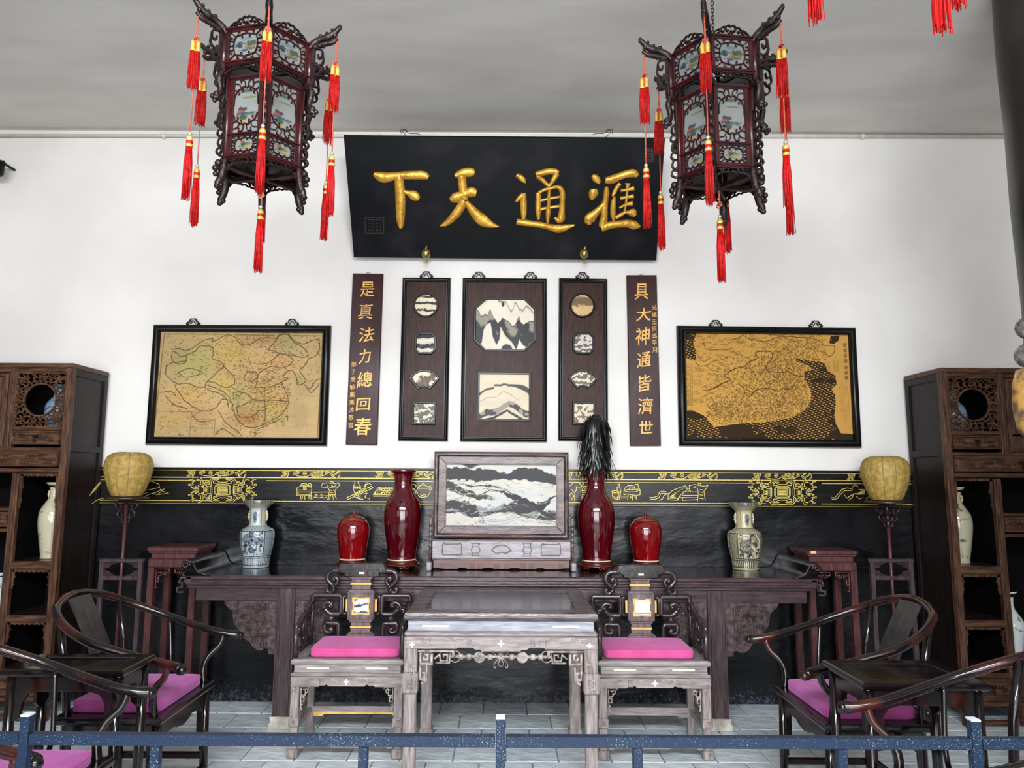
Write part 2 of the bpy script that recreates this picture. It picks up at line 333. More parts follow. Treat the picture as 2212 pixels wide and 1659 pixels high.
def worn(name, c, chip, thr=.66, scale=55):
    m, N, L, B = newmat(name); tc = N.new('ShaderNodeTexCoord')
    n1 = N.new('ShaderNodeTexNoise'); n1.inputs['Scale'].default_value = scale; n1.inputs['Detail'].default_value = 6; n1.inputs['Roughness'].default_value = .7
    n2 = N.new('ShaderNodeTexNoise'); n2.inputs['Scale'].default_value = 4; n2.inputs['Detail'].default_value = 3
    L.new(tc.outputs['Object'], n1.inputs[0]); L.new(tc.outputs['Object'], n2.inputs[0])
    r = N.new('ShaderNodeValToRGB'); r.color_ramp.elements[0].position = thr-.02; r.color_ramp.elements[1].position = thr+.02
    r.color_ramp.elements[0].color = c; r.color_ramp.elements[1].color = chip
    ad = N.new('ShaderNodeMath'); ad.operation = 'MULTIPLY_ADD'; ad.inputs[1].default_value = .35; L.new(n2.outputs[0], ad.inputs[0])
    sb = N.new('ShaderNodeMath'); sb.operation = 'SUBTRACT'; sb.inputs[1].default_value = .175; L.new(n1.outputs[0], sb.inputs[0]); L.new(sb.outputs[0], ad.inputs[2])
    L.new(ad.outputs[0], r.inputs[0]); L.new(r.outputs[0], B.inputs['Base Color']); B.inputs['Roughness'].default_value = .42; B.inputs['Specular IOR Level'].default_value = .3
    b = N.new('ShaderNodeBump'); b.inputs['Strength'].default_value = .3; b.inputs['Distance'].default_value = .004
    L.new(n1.outputs[0], b.inputs['Height']); L.new(b.outputs[0], B.inputs['Normal'])
    return m
RAILM = worn('chipped_blue_black_paint', rgb(9, 30, 54), rgb(112, 126, 122), .63, 230)
RAILC = mat('bare_bright_post_top', rgb(190, 192, 196), rough=.5)

# ------------------------------------------------------------------ numpy paint helpers
def vn(x, y, s=0):
    xi = np.floor(x); yi = np.floor(y); xf = x-xi; yf = y-yi
    def h(a, b):
        t = np.sin(a*127.1+b*311.7+s*74.7)*43758.5453
        return t-np.floor(t)
    u = xf*xf*(3-2*xf); v = yf*yf*(3-2*yf)
    return (h(xi, yi)*(1-u)+h(xi+1, yi)*u)*(1-v)+(h(xi, yi+1)*(1-u)+h(xi+1, yi+1)*u)*v
def fbm(x, y, s=0, o=5):
    t = 0; a = .5; n = 0
    for k in range(o):
        t = t+a*vn(x*2**k, y*2**k, s+k*3.7); n += a; a *= .5
    return t/n
def sm(a, b, x): t = np.clip((x-a)/(b-a+1e-9), 0, 1); return t*t*(3-2*t)
def mixc(A, c, m):
    c = np.array(c[:3]); return A*(1-m[..., None])+c*m[..., None]
def base(U, c): return np.ones(U.shape+(3,))*np.array(c[:3])
def inpoly(U, V, poly):
    m = np.zeros(U.shape, bool); n = len(poly)
    for i in range(n):
        x0, y0 = poly[i]; x1, y1 = poly[(i+1) % n]
        if y0 == y1: continue
        c = ((V > min(y0, y1)) & (V <= max(y0, y1))) & (U < (V-y0)*(x1-x0)/(y1-y0)+x0)
        m ^= c
    return m
def pgrid(name, nx, ny, pf, cf, mt, parent, sm_=True, mask=None):
    """grid mesh: pf(U,V)->xyz arrays, cf(U,V)->rgb array; painted as vertex colours (flat print / stone pattern)"""
    u = np.linspace(0, 1, nx); v = np.linspace(0, 1, ny); U, V = np.meshgrid(u, v)
    X, Y, Z = pf(U, V)
    off = Vector((0, 0, 0)); p = parent
    while p is not None: off += p.location; p = p.parent
    co = np.stack([X-off.x, Y-off.y, Z-off.z], -1).reshape(-1, 3)
    j, i = np.meshgrid(np.arange(nx-1), np.arange(ny-1)); a = (i*nx+j)
    Q = np.stack([a, a+1, a+1+nx, a+nx], -1)
    if mask is not None:
        mk = mask((U[:-1, :-1]+U[1:, 1:])/2, (V[:-1, :-1]+V[1:, 1:])/2); Q = Q[mk]
    Q = Q.reshape(-1, 4); me = bpy.data.meshes.new(name)
    me.vertices.add(len(co)); me.vertices.foreach_set('co', co.astype('f').ravel())
    me.loops.add(len(Q)*4); me.loops.foreach_set('vertex_index', Q.ravel().astype('i'))
    me.polygons.add(len(Q)); me.polygons.foreach_set('loop_start', np.arange(0, len(Q)*4, 4, dtype='i'))
    me.polygons.foreach_set('use_smooth', np.full(len(Q), sm_))
    C = cf(U, V); C = np.concatenate([np.clip(C, 0, 1), np.ones(C.shape[:2]+(1,))], -1)
    at_ = me.color_attributes.new('Col', 'FLOAT_COLOR', 'POINT'); at_.data.foreach_set('color', C.reshape(-1).astype('f'))
    me.materials.append(mt); me.update(calc_edges=True); me.validate()
    o = bpy.data.objects.new(name, me); COL.objects.link(o)
    if parent: o.parent = parent
    return o
def flat(o, U_, V_, w, h, hh=0.0):
    """position function of a w x h rectangle"""
    W_ = U_.cross(V_)
    def f(U, V):
        return tuple(o[k]+U_[k]*U*w+V_[k]*V*h+W_[k]*hh for k in range(3))
    return f
EX, EZ = Vector((1, 0, 0)), Vector((0, 0, 1))
random.seed(7)
WF = 5.22                      # face of the back wall
FW_ = lambda x=0, y=WF, z=0: Fr((x, y, z), (1, 0, 0), (0, 0, 1))     # frame on a surface facing the camera (h>0 comes forward)
# ------------------------------------------------------------------ room shell
st(MB().box(-4.4, 4.4, WF, WF+.25, -.1, 4.3).build('wall_back', WALLM))
st(MB().box(-4.65, -4.4, -.7, WF+.25, -.1, 4.3).build('wall_left', DARKP))
st(MB().box(4.4, 4.65, -.7, WF+.25, -.1, 4.3).build('wall_right', DARKP))
b = MB()
for x0, x1, z0, z1 in ((-4.65, -3.75, -.1, 4.3), (-3.75, -3.3, 2.9, 4.3), (3.3, 3.75, 2.9, 4.3), (-2.15, -1.6, -.1, 2.9), (1.6, 2.15, -.1, 2.9), (3.75, 4.65, -.1, 4.3), (-1.6, 1.6, 2.35, 2.9), (-3.3, 3.3, 3.85, 4.3), 
                       (-3.75, -2.15, -.1, .95), (-3.75, -2.15, 2.55, 2.9), (2.15, 3.75, -.1, .95), (2.15, 3.75, 2.55, 2.9)):
    b.box(x0, x1, -.9, -.7, z0, z1)
st(b.build('wall_front', ROOMW))
d = MB()
for x in (-1.58, -.53, .53, 1.58): d.box(x-.03, x+.03, -.86, -.78, 0, 2.35)
d.box(-1.6, 1.6, -.86, -.78, 2.05, 2.12); d.box(-1.6, 1.6, -.86, -.78, -.02, .05)
st(d.build('door_1', LACQ))
for i, s in ((1, -1), (2, 1)):
    d = MB()
    for x in (2.17, 2.56, 2.95, 3.34, 3.73): d.box(s*x-.02, s*x+.02, -.86, -.80, .95, 2.55)
    for z in (.97, 1.5, 2.0, 2.53): d.box(s*2.15, s*3.75, -.855, -.805, z-.02, z+.02)
    st(d.build('window_%d' % i, LACQ))
ceil = MB().box(-4.65, 4.65, -.9, WF+.25, 4.17, 4.35).build('ceiling', CEILM); st(ceil)
# floor: mortar bed with each stone a part
fl = MB().box(-4.65, 4.65, -.9, WF+.25, -.2, -.006).build('floor', MORTM); st(fl)
TW, TD = .292, .262
pm = []
for m_ in TILEM:
    for q in range(2): pm.append(MB().box(-TW/2+.003, TW/2-.003, -TD/2+.003, TD/2-.003, -.03, 0, b=.004).mesh('paving_stone', m_))
rest = [MB() for _ in TILEM]
row = 0; y = WF-TD/2-.002
while y > -.8:
    off = (row % 2)*TW*.5+.03
    k = -15
    for k in range(-15, 16):
        x = k*TW+off
        if abs(x) > 4.3: continue
        if y > 3.9 and abs(x) < 3.35:
            inst('paving_stone', pm[random.randrange(8)], fl, (x, y, random.uniform(-.002, .0)), (random.uniform(-.003, .003), random.uniform(-.003, .003), 0))
        else:
            rest[random.randrange(4)].box(x-TW/2+.003, x+TW/2-.003, y-TD/2+.003, y+TD/2-.003, -.03, 0, b=.004)
    y -= TD; row += 1
for r_, m_ in zip(rest, TILEM):
    o = r_.build('paving_stones', m_, fl); o['kind'] = 'stuff'
# painted wainscot with a gold-lined frieze
zt = at(1085, 1014, WF).z; zb = at(1085, 1093, WF).z
wn = MB().box(-4.4, 4.4, 5.196, WF, 0, zb).build('trim_1', BLACKM); st(wn)
fz = MB().box(-4.4, 4.4, 5.190, WF, zb+.001, zt).box(-4.4, 4.4, 5.184, 5.19, zt-.012, zt+.003, b=.002).box(-4.4, 4.4, 5.186, 5.19, zb, zb+.008, b=.002)
fz.build('frieze', BANDM, wn)
FB = Fr((0, 5.1895, 0), (1, 0, 0), (0, 0, 1))
g = MB()
def bp(px, py):                # photo pixel on the frieze -> frieze plane
    q = at(px, py, 5.1895); return (q.x, q.z)
def gl(pts, w=1.1, sm=0):
    P = [bp(*p) for p in pts]
    if sm: P = cr(P, sm)
    g.sweep(P, w*.0033, FB, 0, .0012, 'flat')
for py, ww in ((1019, 1.2), (1034.5, 1.8), (1041, 1.2), (1085, 1.2), (1091, 1.0)):
    x = 215
    while x < 1960:
        x2 = x+120; dy = (x-1085)*.0052; dy2 = (x2-1085)*.0052
        if py in (1041, 1085):
            c = (x+x2)/2
            if 395 < c < 562 or 1612 < c < 1775: x = x2; continue
        gl([(x, py+dy), (x2, py+dy2)], ww); x = x2
def T(cx, cy, s=1, mx=1):
    return lambda P: [(cx+mx*x*s, cy+y*s+(cx-1085)*.0052*0) for x, y in P]
def medallion(cx, cy):
    k = 1/8.85
    for sx in (1, -1):
        for sy in (1, -1):
            t = lambda P: [(cx+sx*x*k, cy+sy*y*k) for x, y in P]
            for P, w_ in (([(0, 232), (60, 232), (65, 225), (205, 228), (262, 170), (255, 105), (215, 98), (205, 60), (205, 0)], 1.3),
                          ([(60, 196), (180, 200), (222, 165), (215, 95), (235, 60), (238, 0)], 1.0),
                          ([(0, 150), (70, 150), (120, 185), (180, 160), (172, 130), (110, 130), (95, 115), (0, 112)], 1.2),
                          ([(110, 108), (150, 70), (152, 0)], 1.0), ([(0, 92), (70, 92), (120, 85), (130, 50), (128, 0)], 1.0),
                          ([(0, 68), (88, 68), (92, 0)], 1.0), ([(0, 40), (80, 40)], 2.4), ([(0, 14), (80, 14)], 1.6),
                          ([(278, 0), (278, 42), (320, 42), (362, 42), (362, 0)], 1.0), ([(304, 0), (304, 20), (336, 20), (336, 0)], 1.2),
                          ([(240, 68), (300, 70), (310, 92), (360, 92), (372, 50), (385, 45)], 1.0),
                          ([(262, 112), (300, 116), (348, 112), (352, 140), (300, 146), (262, 140)], .9),
                          ([(265, 160), (285, 150), (282, 170), (300, 175), (345, 140), (370, 150), (372, 175)], .9)):
                gl(t(P), w_)
            gl(t(spiral(395, 72, 26, 1.5, 1.1, 10)), .9)
            gl(t(spiral(352, 118, 18, 0, 1.1, 8)), .9)
            gl(t([(388, 100), (392, 190), (430, 238), (470, 236)]), 1.1, 3)
            gl(t([(420, 100), (420, 170), (450, 195), (490, 190), (560, 150), (585, 130), (560, 100), (610, 92)]), 1.1, 3)
            gl(t([(480, 205), (540, 165), (600, 205), (640, 195)]), 1.0, 3)
            gl(t([(560, 232), (590, 190), (575, 160)]), 1.0, 3)
            gl(t([(598, 112), (650, 110), (652, 88), (600, 90)]), 1.0)
            gl(t([(455, 0), (460, 22), (520, 18), (540, 40), (580, 30)]), 1.2, 3)
            for a in range(4): gl(t(spiral(480+a*38, 34+(a % 2)*22, 20, a, 1.2, 8)), .9)
            gl(t([(430, 60), (470, 80), (440, 110)]), 1.0, 3)
medallion(481, 1058.5); medallion(1690, 1063.5)
def flower(cx, cy, r=3.6, n=5, w_=.8):
    for k in range(n):
        a = 6.283*k/n+.3
        gl(spiral(cx+r*math.cos(a), cy+r*math.sin(a), r*.62, a, 1.0, 6, 1.0), w_)
for k in range(-1, 8):
    x0 = 403+203.6*k
    if x0 < 215 or x0 > 1900: continue
    y0 = 1026+(x0-1085)*.0052
    for j in range(9): gl([(x0+4+j*1.7, y0-7+(j % 3)*1.2), (x0+8-(j % 2)*4+j, y0), (x0+3+j*1.6, y0+6-(j % 3))], .8)
    gl([(x0, y0+5), (x0+6, y0+3), (x0+3, y0-6), (x0+19, y0-6), (x0+15, y0+6), (x0+9, y0+8), (x0, y0+5)], 1.0)
    gl([(x0+33, y0+4), (x0+46, y0+6), (x0+58, y0+5), (x0+66, y0), (x0+76, y0+5), (x0+92, y0+4), (x0+103, y0-3), (x0+113, y0+2)], 1.1, 3)
    for a, bb, r in ((31, -1, 3.2), (37, -3, 2.8), (52, -1, 3.4), (67, 1, 3), (74, -3, 3), (80, -1, 3.8), (87, 1, 3), (90, -5, 2.4), (99, -2, 2.6), (71, 5, 2)): flower(x0+a, y0+bb, r*.8)
    gl([(x0+106, y0+1), (x0+114, y0-5), (x0+122, y0-7), (x0+128, y0-3), (x0+128, y0+5), (x0+121, y0+9), (x0+113, y0+6), (x0+106, y0+1)], 1.1)
    for j in range(6): gl(spiral(x0+112+j*2.8, y0+((j*7) % 9)-4, 2.2, j, 1.0, 6, .5), .8)
# antiques painted along the frieze (traced in frieze pixels)
def lines(x0, y0, k, LL, w=1.0):
    for P in LL: gl([(x0+x*k, y0+y*k) for x, y in P], w)
K = 1/6.91
lines(620, 1005, K, [[(150, 455), (150, 340), (200, 310), (360, 310), (370, 350), (360, 450), (150, 455)], [(150, 370), (365, 370)], [(170, 400), (345, 400), (345, 435), (170, 435), (170, 400)],
      [(200, 310), (220, 275), (290, 275), (310, 310)], [(215, 310), (235, 295), (280, 295), (290, 360)], [(245, 320), (270, 320), (270, 360), (245, 360), (245, 320)], [(320, 310), (320, 280), (345, 270), (370, 290), (365, 320), (320, 325)],
      [(205, 460), (210, 510)], [(235, 460), (228, 500)], [(265, 460), (268, 515)], [(330, 455), (325, 500)], [(350, 455), (375, 500), (345, 505)],
      [(380, 405), (620, 400)], [(380, 460), (630, 455)], [(430, 430), (455, 440), (430, 445), (430, 430)], [(500, 425), (525, 440), (500, 445)],
      [(400, 480), (440, 475), (470, 490), (520, 475), (560, 490), (600, 470)],
      [(510, 320), (530, 270), (620, 265), (720, 275), (770, 262), (785, 300), (740, 340), (715, 380), (725, 440), (620, 440), (635, 380), (610, 330), (510, 325)],
      [(640, 270), (650, 245), (690, 250), (695, 275)], [(635, 340), (660, 330), (690, 340), (715, 335)], [(640, 360), (665, 380), (700, 365)], [(640, 400), (665, 415), (710, 395)], [(660, 300), (700, 320), (735, 300)], [(590, 300), (625, 320), (600, 325)],
      [(635, 445), (605, 515)], [(655, 445), (640, 490), (620, 510)], [(680, 445), (695, 510)], [(710, 445), (740, 500)],
      [(1010, 240), (1060, 240), (1062, 265), (1100, 320), (1100, 350), (1085, 385), (1010, 415), (990, 350), (995, 310), (1015, 270), (1010, 240)], [(995, 320), (1100, 320)], [(995, 345), (1100, 345)], [(1000, 333), (1098, 333)],
      [(890, 485), (1265, 310), (1280, 340), (910, 512), (890, 485)], [(950, 470), (960, 490)], [(1230, 328), (1240, 355)], [(1000, 450), (1180, 365)],
      [(1110, 360), (1160, 340), (1165, 290), (1195, 260), (1230, 270), (1255, 290)], [(1160, 340), (1180, 290), (1215, 280)],
      [(1090, 430), (1150, 430), (1195, 415), (1165, 470), (1170, 490), (1230, 490), (1225, 510)], [(1000, 470), (1070, 500), (1140, 510)], [(1030, 440), (1060, 490)], [(1060, 430), (1075, 495)], [(1095, 440), (1085, 500)],
      [(1285, 440), (1370, 325), (1590, 325)], [(1285, 440), (1510, 440), (1590, 340)], [(1285, 462), (1510, 462), (1540, 430)], [(1320, 400), (1420, 400), (1410, 425), (1310, 425), (1320, 400)], [(1380, 380), (1390, 350), (1410, 385)],
      [(1450, 430), (1520, 328)], [(1480, 430), (1555, 328)], [(1420, 380), (1570, 380)], [(1400, 350), (1590, 352)], [(1440, 405), (1545, 405)], [(1400, 325), (1350, 380)], [(1440, 325), (1400, 385)], [(1480, 325), (1420, 420)],
      [(1855, 300), (1890, 280), (1925, 300), (1915, 330)], [(1870, 350), (1900, 350), (1960, 440)], [(1890, 350), (1930, 430)],
      [(1935, 380), (1960, 320), (2010, 295), (2070, 300), (2120, 340), (2140, 400), (2100, 460), (2040, 480), (1970, 470), (1935, 380)], [(2010, 295), (2030, 265), (2060, 295)], [(1960, 345), (2110, 345)], [(2120, 350), (2165, 370), (2140, 310), (2110, 320)], [(1990, 440), (2020, 455), (2050, 430), (2080, 455)]], 1.1)
K = 1/6.6
lines(1225, 1005, K, [[(30, 300), (90, 250), (170, 250), (200, 290)], [(130, 300), (130, 360), (110, 380), (105, 500)], [(140, 310), (200, 310), (250, 240)], [(60, 340), (110, 400)], [(205, 365), (240, 300), (345, 300)], [(205, 365), (345, 365)], [(210, 420), (340, 420)], [(210, 430), (210, 500)],
      [(215, 390), (340, 385)], [(250, 350), (270, 300)], [(285, 350), (300, 305)], [(310, 355), (325, 305)], [(30, 440), (60, 390), (100, 440), (60, 490)],
      [(640, 370), (690, 360), (740, 375), (740, 460), (700, 490), (650, 460), (640, 370)], [(640, 390), (740, 390)], [(640, 410), (740, 410)], [(720, 370), (710, 320), (735, 310), (725, 270), (750, 268), (750, 310), (765, 370), (750, 490)], [(690, 490), (755, 490)], [(660, 440), (690, 470)], [(700, 440), (700, 475)], [(730, 430), (715, 470)],
      [(760, 440), (860, 440)], [(760, 465), (860, 465)],
      [(810, 360), (820, 330), (870, 290), (940, 290), (950, 330)], [(810, 360), (870, 380), (970, 380), (1040, 350), (1040, 420), (980, 430), (860, 410), (810, 420), (810, 360)], [(830, 350), (1030, 340)], [(880, 340), (900, 305), (925, 310), (925, 345)], [(960, 330), (970, 275), (1010, 270), (1015, 310), (1035, 345)], [(870, 420), (865, 500)], [(900, 430), (905, 470)], [(930, 430), (935, 500), (915, 450)], [(980, 430), (995, 500)], [(960, 430), (975, 480)],
      [(1175, 460), (1230, 460), (1290, 440), (1320, 380), (1370, 370), (1430, 385)], [(1190, 485), (1260, 485), (1310, 460), (1340, 400), (1420, 400)], [(1310, 500), (1360, 480), (1380, 430), (1450, 400)],
      [(1440, 490), (1440, 420), (1500, 360), (1600, 320), (1690, 290), (1720, 340)], [(1440, 490), (1570, 500), (1600, 440), (1720, 345)],
      [(1640, 380), (1860, 380)], [(1640, 430), (1860, 430)], [(1640, 460), (1860, 465)], [(1580, 500), (1600, 450), (1650, 470), (1640, 500), (1850, 490)],
      [(1700, 350), (1760, 370), (1740, 330), (1700, 340)], [(1750, 330), (1740, 290), (1820, 275), (1880, 290), (1960, 300), (2010, 280), (1990, 320), (1950, 370), (1960, 440), (1970, 500)], [(1860, 330), (1870, 400), (1860, 510)], [(1880, 350), (1940, 350)], [(1890, 380), (1940, 390)], [(1890, 420), (1940, 430)], [(1885, 470), (1945, 480)], [(1860, 270), (1900, 255), (1905, 285)], [(1800, 320), (1850, 310), (1820, 300)]]+
      [[(1580-i*12, 470-i*3), (1440+i*26, 470-i*17)] for i in range(10)], 1.1)
lines(1540, 1005, 1/6.32, [[(1610, 440), (1660, 445), (1720, 380), (1760, 330), (1830, 310), (1890, 320)], [(1620, 465), (1690, 460), (1750, 390), (1800, 345), (1890, 345)], [(1790, 400), (1830, 450), (1900, 400), (1960, 380)], [(1900, 350), (1900, 300), (1940, 270), (1990, 300)], [(1850, 480), (1900, 440), (1920, 400)], [(1950, 420), (2000, 460), (2050, 440)], [(1990, 330), (2060, 330), (2110, 350)], [(2090, 460), (2130, 430), (2170, 460), (2140, 500), (2090, 480)]]+[[(1960+j*14, 400), (2040+j*6, 340)] for j in range(8)], 1.1)
lines(300, 980, 1/3.35, [[(20, 210), (90, 200), (145, 220), (150, 245), (80, 260), (20, 270)], [(30, 320), (80, 290), (150, 295), (215, 285), (150, 265), (185, 255), (130, 300)], [(90, 290), (140, 275), (160, 255)], [(20, 300), (60, 280)]], 1.1)
tag(g.build('gold_line_painting', GOLDP, wn), kind='stuff')
# conduit along the top of the wall
p = empty('conduit_pipe', (0, 5.2, 4.13), 'thin off-white painted pipe running along the top of the back wall', 'pipe')
z0, z1 = at(0, 291, 5.2).z, at(2160, 294, 5.2).z
pa, pb_ = Vector((-4.35, 5.2, z0-.01)), Vector((4.35, 5.2, z1+.0))
MB().tube([pa, pb_], .0125, 10).build('tube', PIPEM, p)
for x in (-2.6, -.95, 1.1, 2.75):
    zz = z0-.01+(z1+.0-z0+.01)*(x+4.35)/8.7
    MB().tube([(x-.012, 5.2, zz), (x+.012, 5.2, zz)], .0165, 10).box(x-.008, x+.008, 5.2, WF, zz-.02, zz+.02).build('clip', PIPEM, p)

# ------------------------------------------------------------------ name plaque
PC = [at(742, 292, 4.74), at(1437, 298, 4.74)]; PD = at(1090, 560, 5.15)
PO = (PC[0]+PC[1])/2; Vp = (PO-PD).normalized(); Vp = (Vp-EX*Vp.dot(EX)).normalized(); Wp = EX.cross(Vp)
FP = Fr(PO, (1, 0, 0), Vp)
def pp(px, py):
    q = atp(px, py, PO, FP.W)-PO; return (q.dot(FP.U), q.dot(FP.V))
plq = empty('name_plaque', tuple(PD), 'large black hanging plaque tilted forward, with four big gold characters', 'plaque')
MB().prism([pp(742, 292), pp(1437, 298), pp(1418, 563), pp(764, 556)], FP, -.035, 0, b=.006).build('board', PLQ, plq)
CH = {780: [[(290, 262, 90), (400, 320, 190), (540, 352, 215), (740, 320, 160), (950, 300, 165), (1200, 298, 175), (1400, 300, 175), (1510, 355, 110)],
            [(850, 300, 170), (860, 500, 205), (880, 800, 215), (885, 1100, 205), (885, 1300, 180), (890, 1430, 120), (893, 1490, 60)],
            [(935, 640, 60), (1050, 690, 110), (1170, 745, 205), (1250, 800, 180), (1300, 840, 90)]],
      940: [[(440, 305, 80), (560, 270, 170), (700, 240, 190), (820, 235, 180), (885, 250, 120)], [(590, 300, 180), (610, 500, 185), (640, 700, 170), (660, 850, 160)],
            [(340, 850, 110), (440, 810, 210), (560, 760, 190), (700, 700, 170), (820, 680, 220), (925, 700, 160)],
            [(640, 850, 160), (580, 1000, 185), (480, 1150, 190), (350, 1290, 160), (220, 1390, 110), (110, 1430, 30)],
            [(690, 880, 90), (790, 1020, 160), (920, 1180, 225), (1080, 1320, 250), (1250, 1400, 150), (1450, 1450, 20)]],
      1100: [[(155, 290, 80), (240, 340, 120), (320, 410, 110), (365, 470, 40)], [(150, 890, 60), (230, 805, 100), (320, 730, 110)],
             [(340, 690, 80), (320, 850, 140), (320, 1050, 140), (325, 1200, 115), (310, 1290, 80)],
             [(160, 1335, 140), (400, 1370, 140), (700, 1410, 130), (950, 1470, 150), (1120, 1500, 190), (1300, 1455, 120), (1470, 1410, 40)],
             [(590, 280, 110), (750, 240, 130), (900, 210, 130), (1030, 215, 120), (1100, 250, 90)], [(1070, 260, 130), (1000, 380, 110), (940, 480, 75), (890, 540, 60)],
             [(620, 310, 100), (740, 400, 100), (820, 480, 80), (900, 545, 60)], [(650, 680, 110), (650, 900, 120), (650, 1100, 120), (655, 1290, 60)],
             [(660, 690, 80), (780, 625, 75), (920, 590, 75), (1060, 555, 80), (1150, 600, 110), (1190, 700, 120), (1185, 900, 120), (1180, 1100, 130), (1160, 1260, 170), (1100, 1300, 120), (1010, 1240, 40)],
             [(900, 560, 60), (890, 800, 85), (880, 1000, 85), (870, 1150, 110), (860, 1380, 50)], [(680, 870, 60), (900, 820, 60), (1130, 780, 60)], [(680, 1065, 70), (900, 1020, 70), (1130, 990, 70)]],
      1250: [[(300, 300, 80), (370, 360, 150), (430, 430, 130), (450, 490, 50)], [(330, 600, 150), (330, 690, 210), (300, 790, 150), (290, 850, 60)],
             [(590, 900, 90), (480, 1030, 120), (360, 1160, 175), (260, 1260, 240), (225, 1320, 200), (250, 1400, 80)],
             [(620, 545, 80), (620, 700, 125), (600, 850, 125), (570, 1000, 155), (570, 1200, 150), (550, 1350, 180), (530, 1450, 160)],
             [(590, 410, 120), (720, 400, 180), (900, 330, 155), (1080, 270, 155), (1230, 255, 170), (1310, 320, 110)],
             [(500, 1490, 170), (650, 1430, 165), (900, 1390, 160), (1100, 1380, 170), (1260, 1420, 185), (1370, 1440, 60)],
             [(930, 480, 90), (850, 580, 90), (790, 700, 85), (755, 770, 50)], [(800, 770, 60), (780, 900, 110), (770, 1050, 120), (770, 1200, 110), (785, 1310, 60)],
             [(1100, 470, 130), (1085, 600, 60), (1070, 800, 60), (1050, 950, 55), (1020, 1120, 55)], [(935, 640, 70), (1090, 620, 60), (1240, 585, 100)],
             [(925, 820, 90), (1060, 790, 60), (1230, 765, 100)], [(905, 1030, 50), (1040, 960, 70), (1210, 925, 110)],
             [(820, 1255, 80), (930, 1190, 95), (1030, 1130, 65), (1120, 1130, 110), (1210, 1140, 180), (1260, 1200, 100)]]}
for x0, S in CH.items():
    c_ = MB()
    for P in S:
        Q = cr([pp(x0+x/10.37, 350+y/10.37)+(w_/10.37*.00325,) for x, y, w_ in P], 6)
        hh = max(q[2] for q in Q)
        c_.sweep(Q, [max(.003, q[2]*1.14) for q in Q], FP, -.001, min(.026, .012+hh*.22), 'round')
    c_.build('gold_character', GILT, plq)
# red seals: small outlined rectangles of short strokes
for cx, cy, ww, hh, mt in ((1401.5, 335.5, 17, 27, mat('dull_red_seal', rgb(66, 34, 30), rough=.5)), (809, 487, 40, 34, mat('faint_red_seal', rgb(44, 26, 26), rough=.5))):
    s_ = MB(); q = [pp(cx-ww/2, cy-hh/2), pp(cx+ww/2, cy-hh/2), pp(cx+ww/2, cy+hh/2), pp(cx-ww/2, cy+hh/2)]
    s_.sweep(q, .004, FP, 0, .002, closed=True)
    for j in range(4):
        yy = cy-hh*.36+hh*.22*j
        s_.sweep([pp(cx-ww*.35, yy), pp(cx-ww*.05, yy), pp(cx-ww*.05, yy+hh*.12)], .004, FP, 0, .0015)
        s_.sweep([pp(cx+ww*.08, yy+hh*.1), pp(cx+ww*.08, yy), pp(cx+ww*.35, yy), pp(cx+ww*.35, yy+hh*.13)], .004, FP, 0, .0015)
    s_.build('seal', mt, plq)
for px in (921.5, 1261):
    u, v = pp(px, 546); c = FP.p(u, v, .03)
    h_ = MB().ball(tuple(c), .036, 16).tube([FP.p(u, v+.028, .05), FP.p(u+.004, v+.05, .045), FP.p(u+.016, v+.062, .03)], [.01, .007, .003], 8)
    h_.tube([FP.p(u, v-.03, .03), FP.p(u, v-.055, .03)], .005, 6).tube([FP.p(u, v-.05, .03)+Vector(((.012*math.cos(a)), 0, .012*math.sin(a)-.012)) for a in np.linspace(1.57, 7.6, 10)], .0025, 5)
    h_.tube([FP.p(u, v, 0), Vector(FP.p(u, v, -.02))+Vector((0, .055, 0))], .01, 8)
    h_.build('brass_hook', BRASS, plq)
for px, s in ((873, 1), (1316, -1)):
    a = at(px, 289, 4.76)
    MB().tube(cr([a+Vector((x*s, 0, z)) for x, z in ((-.02, .0), (-.025, .025), (.0, .035), (.02, .02), (0, .005), (-.012, .02), (.01, .03), (.035, .004), (.09, .002), (.12, -.01))], 4), .0022, 5).build('iron_wire', IRON, plq)
    MB().tube([a, a+Vector((0, .455, .15))], .0022, 5).build('iron_wire', IRON, plq)

# ------------------------------------------------------------------ text helper
def text(ch, size, bold=0.0, ext=.002):
    cu = bpy.data.curves.new('t', 'FONT'); cu.body = ch; cu.size = size; cu.align_x = 'CENTER'; cu.align_y = 'CENTER'; cu.extrude = ext; cu.offset = bold; cu.resolution_u = 3
    o = bpy.data.objects.new('t', cu); COL.objects.link(o)
    dg = bpy.context.evaluated_depsgraph_get(); dg.update()
    me = bpy.data.meshes.new_from_object(o.evaluated_get(dg)); bpy.data.objects.remove(o); bpy.data.curves.remove(cu)
    co = np.zeros(len(me.vertices)*3, 'f')
    if len(co):
        me.vertices.foreach_get('co', co); co = co.reshape(-1, 3); mn = co.min(0); mx = co.max(0)
        co[:, :2] -= (mn[:2]+mx[:2])/2; me.vertices.foreach_set('co', co.ravel())
        wdt = (mx-mn)
    else: wdt = (1, 1, 1)
    return me, wdt
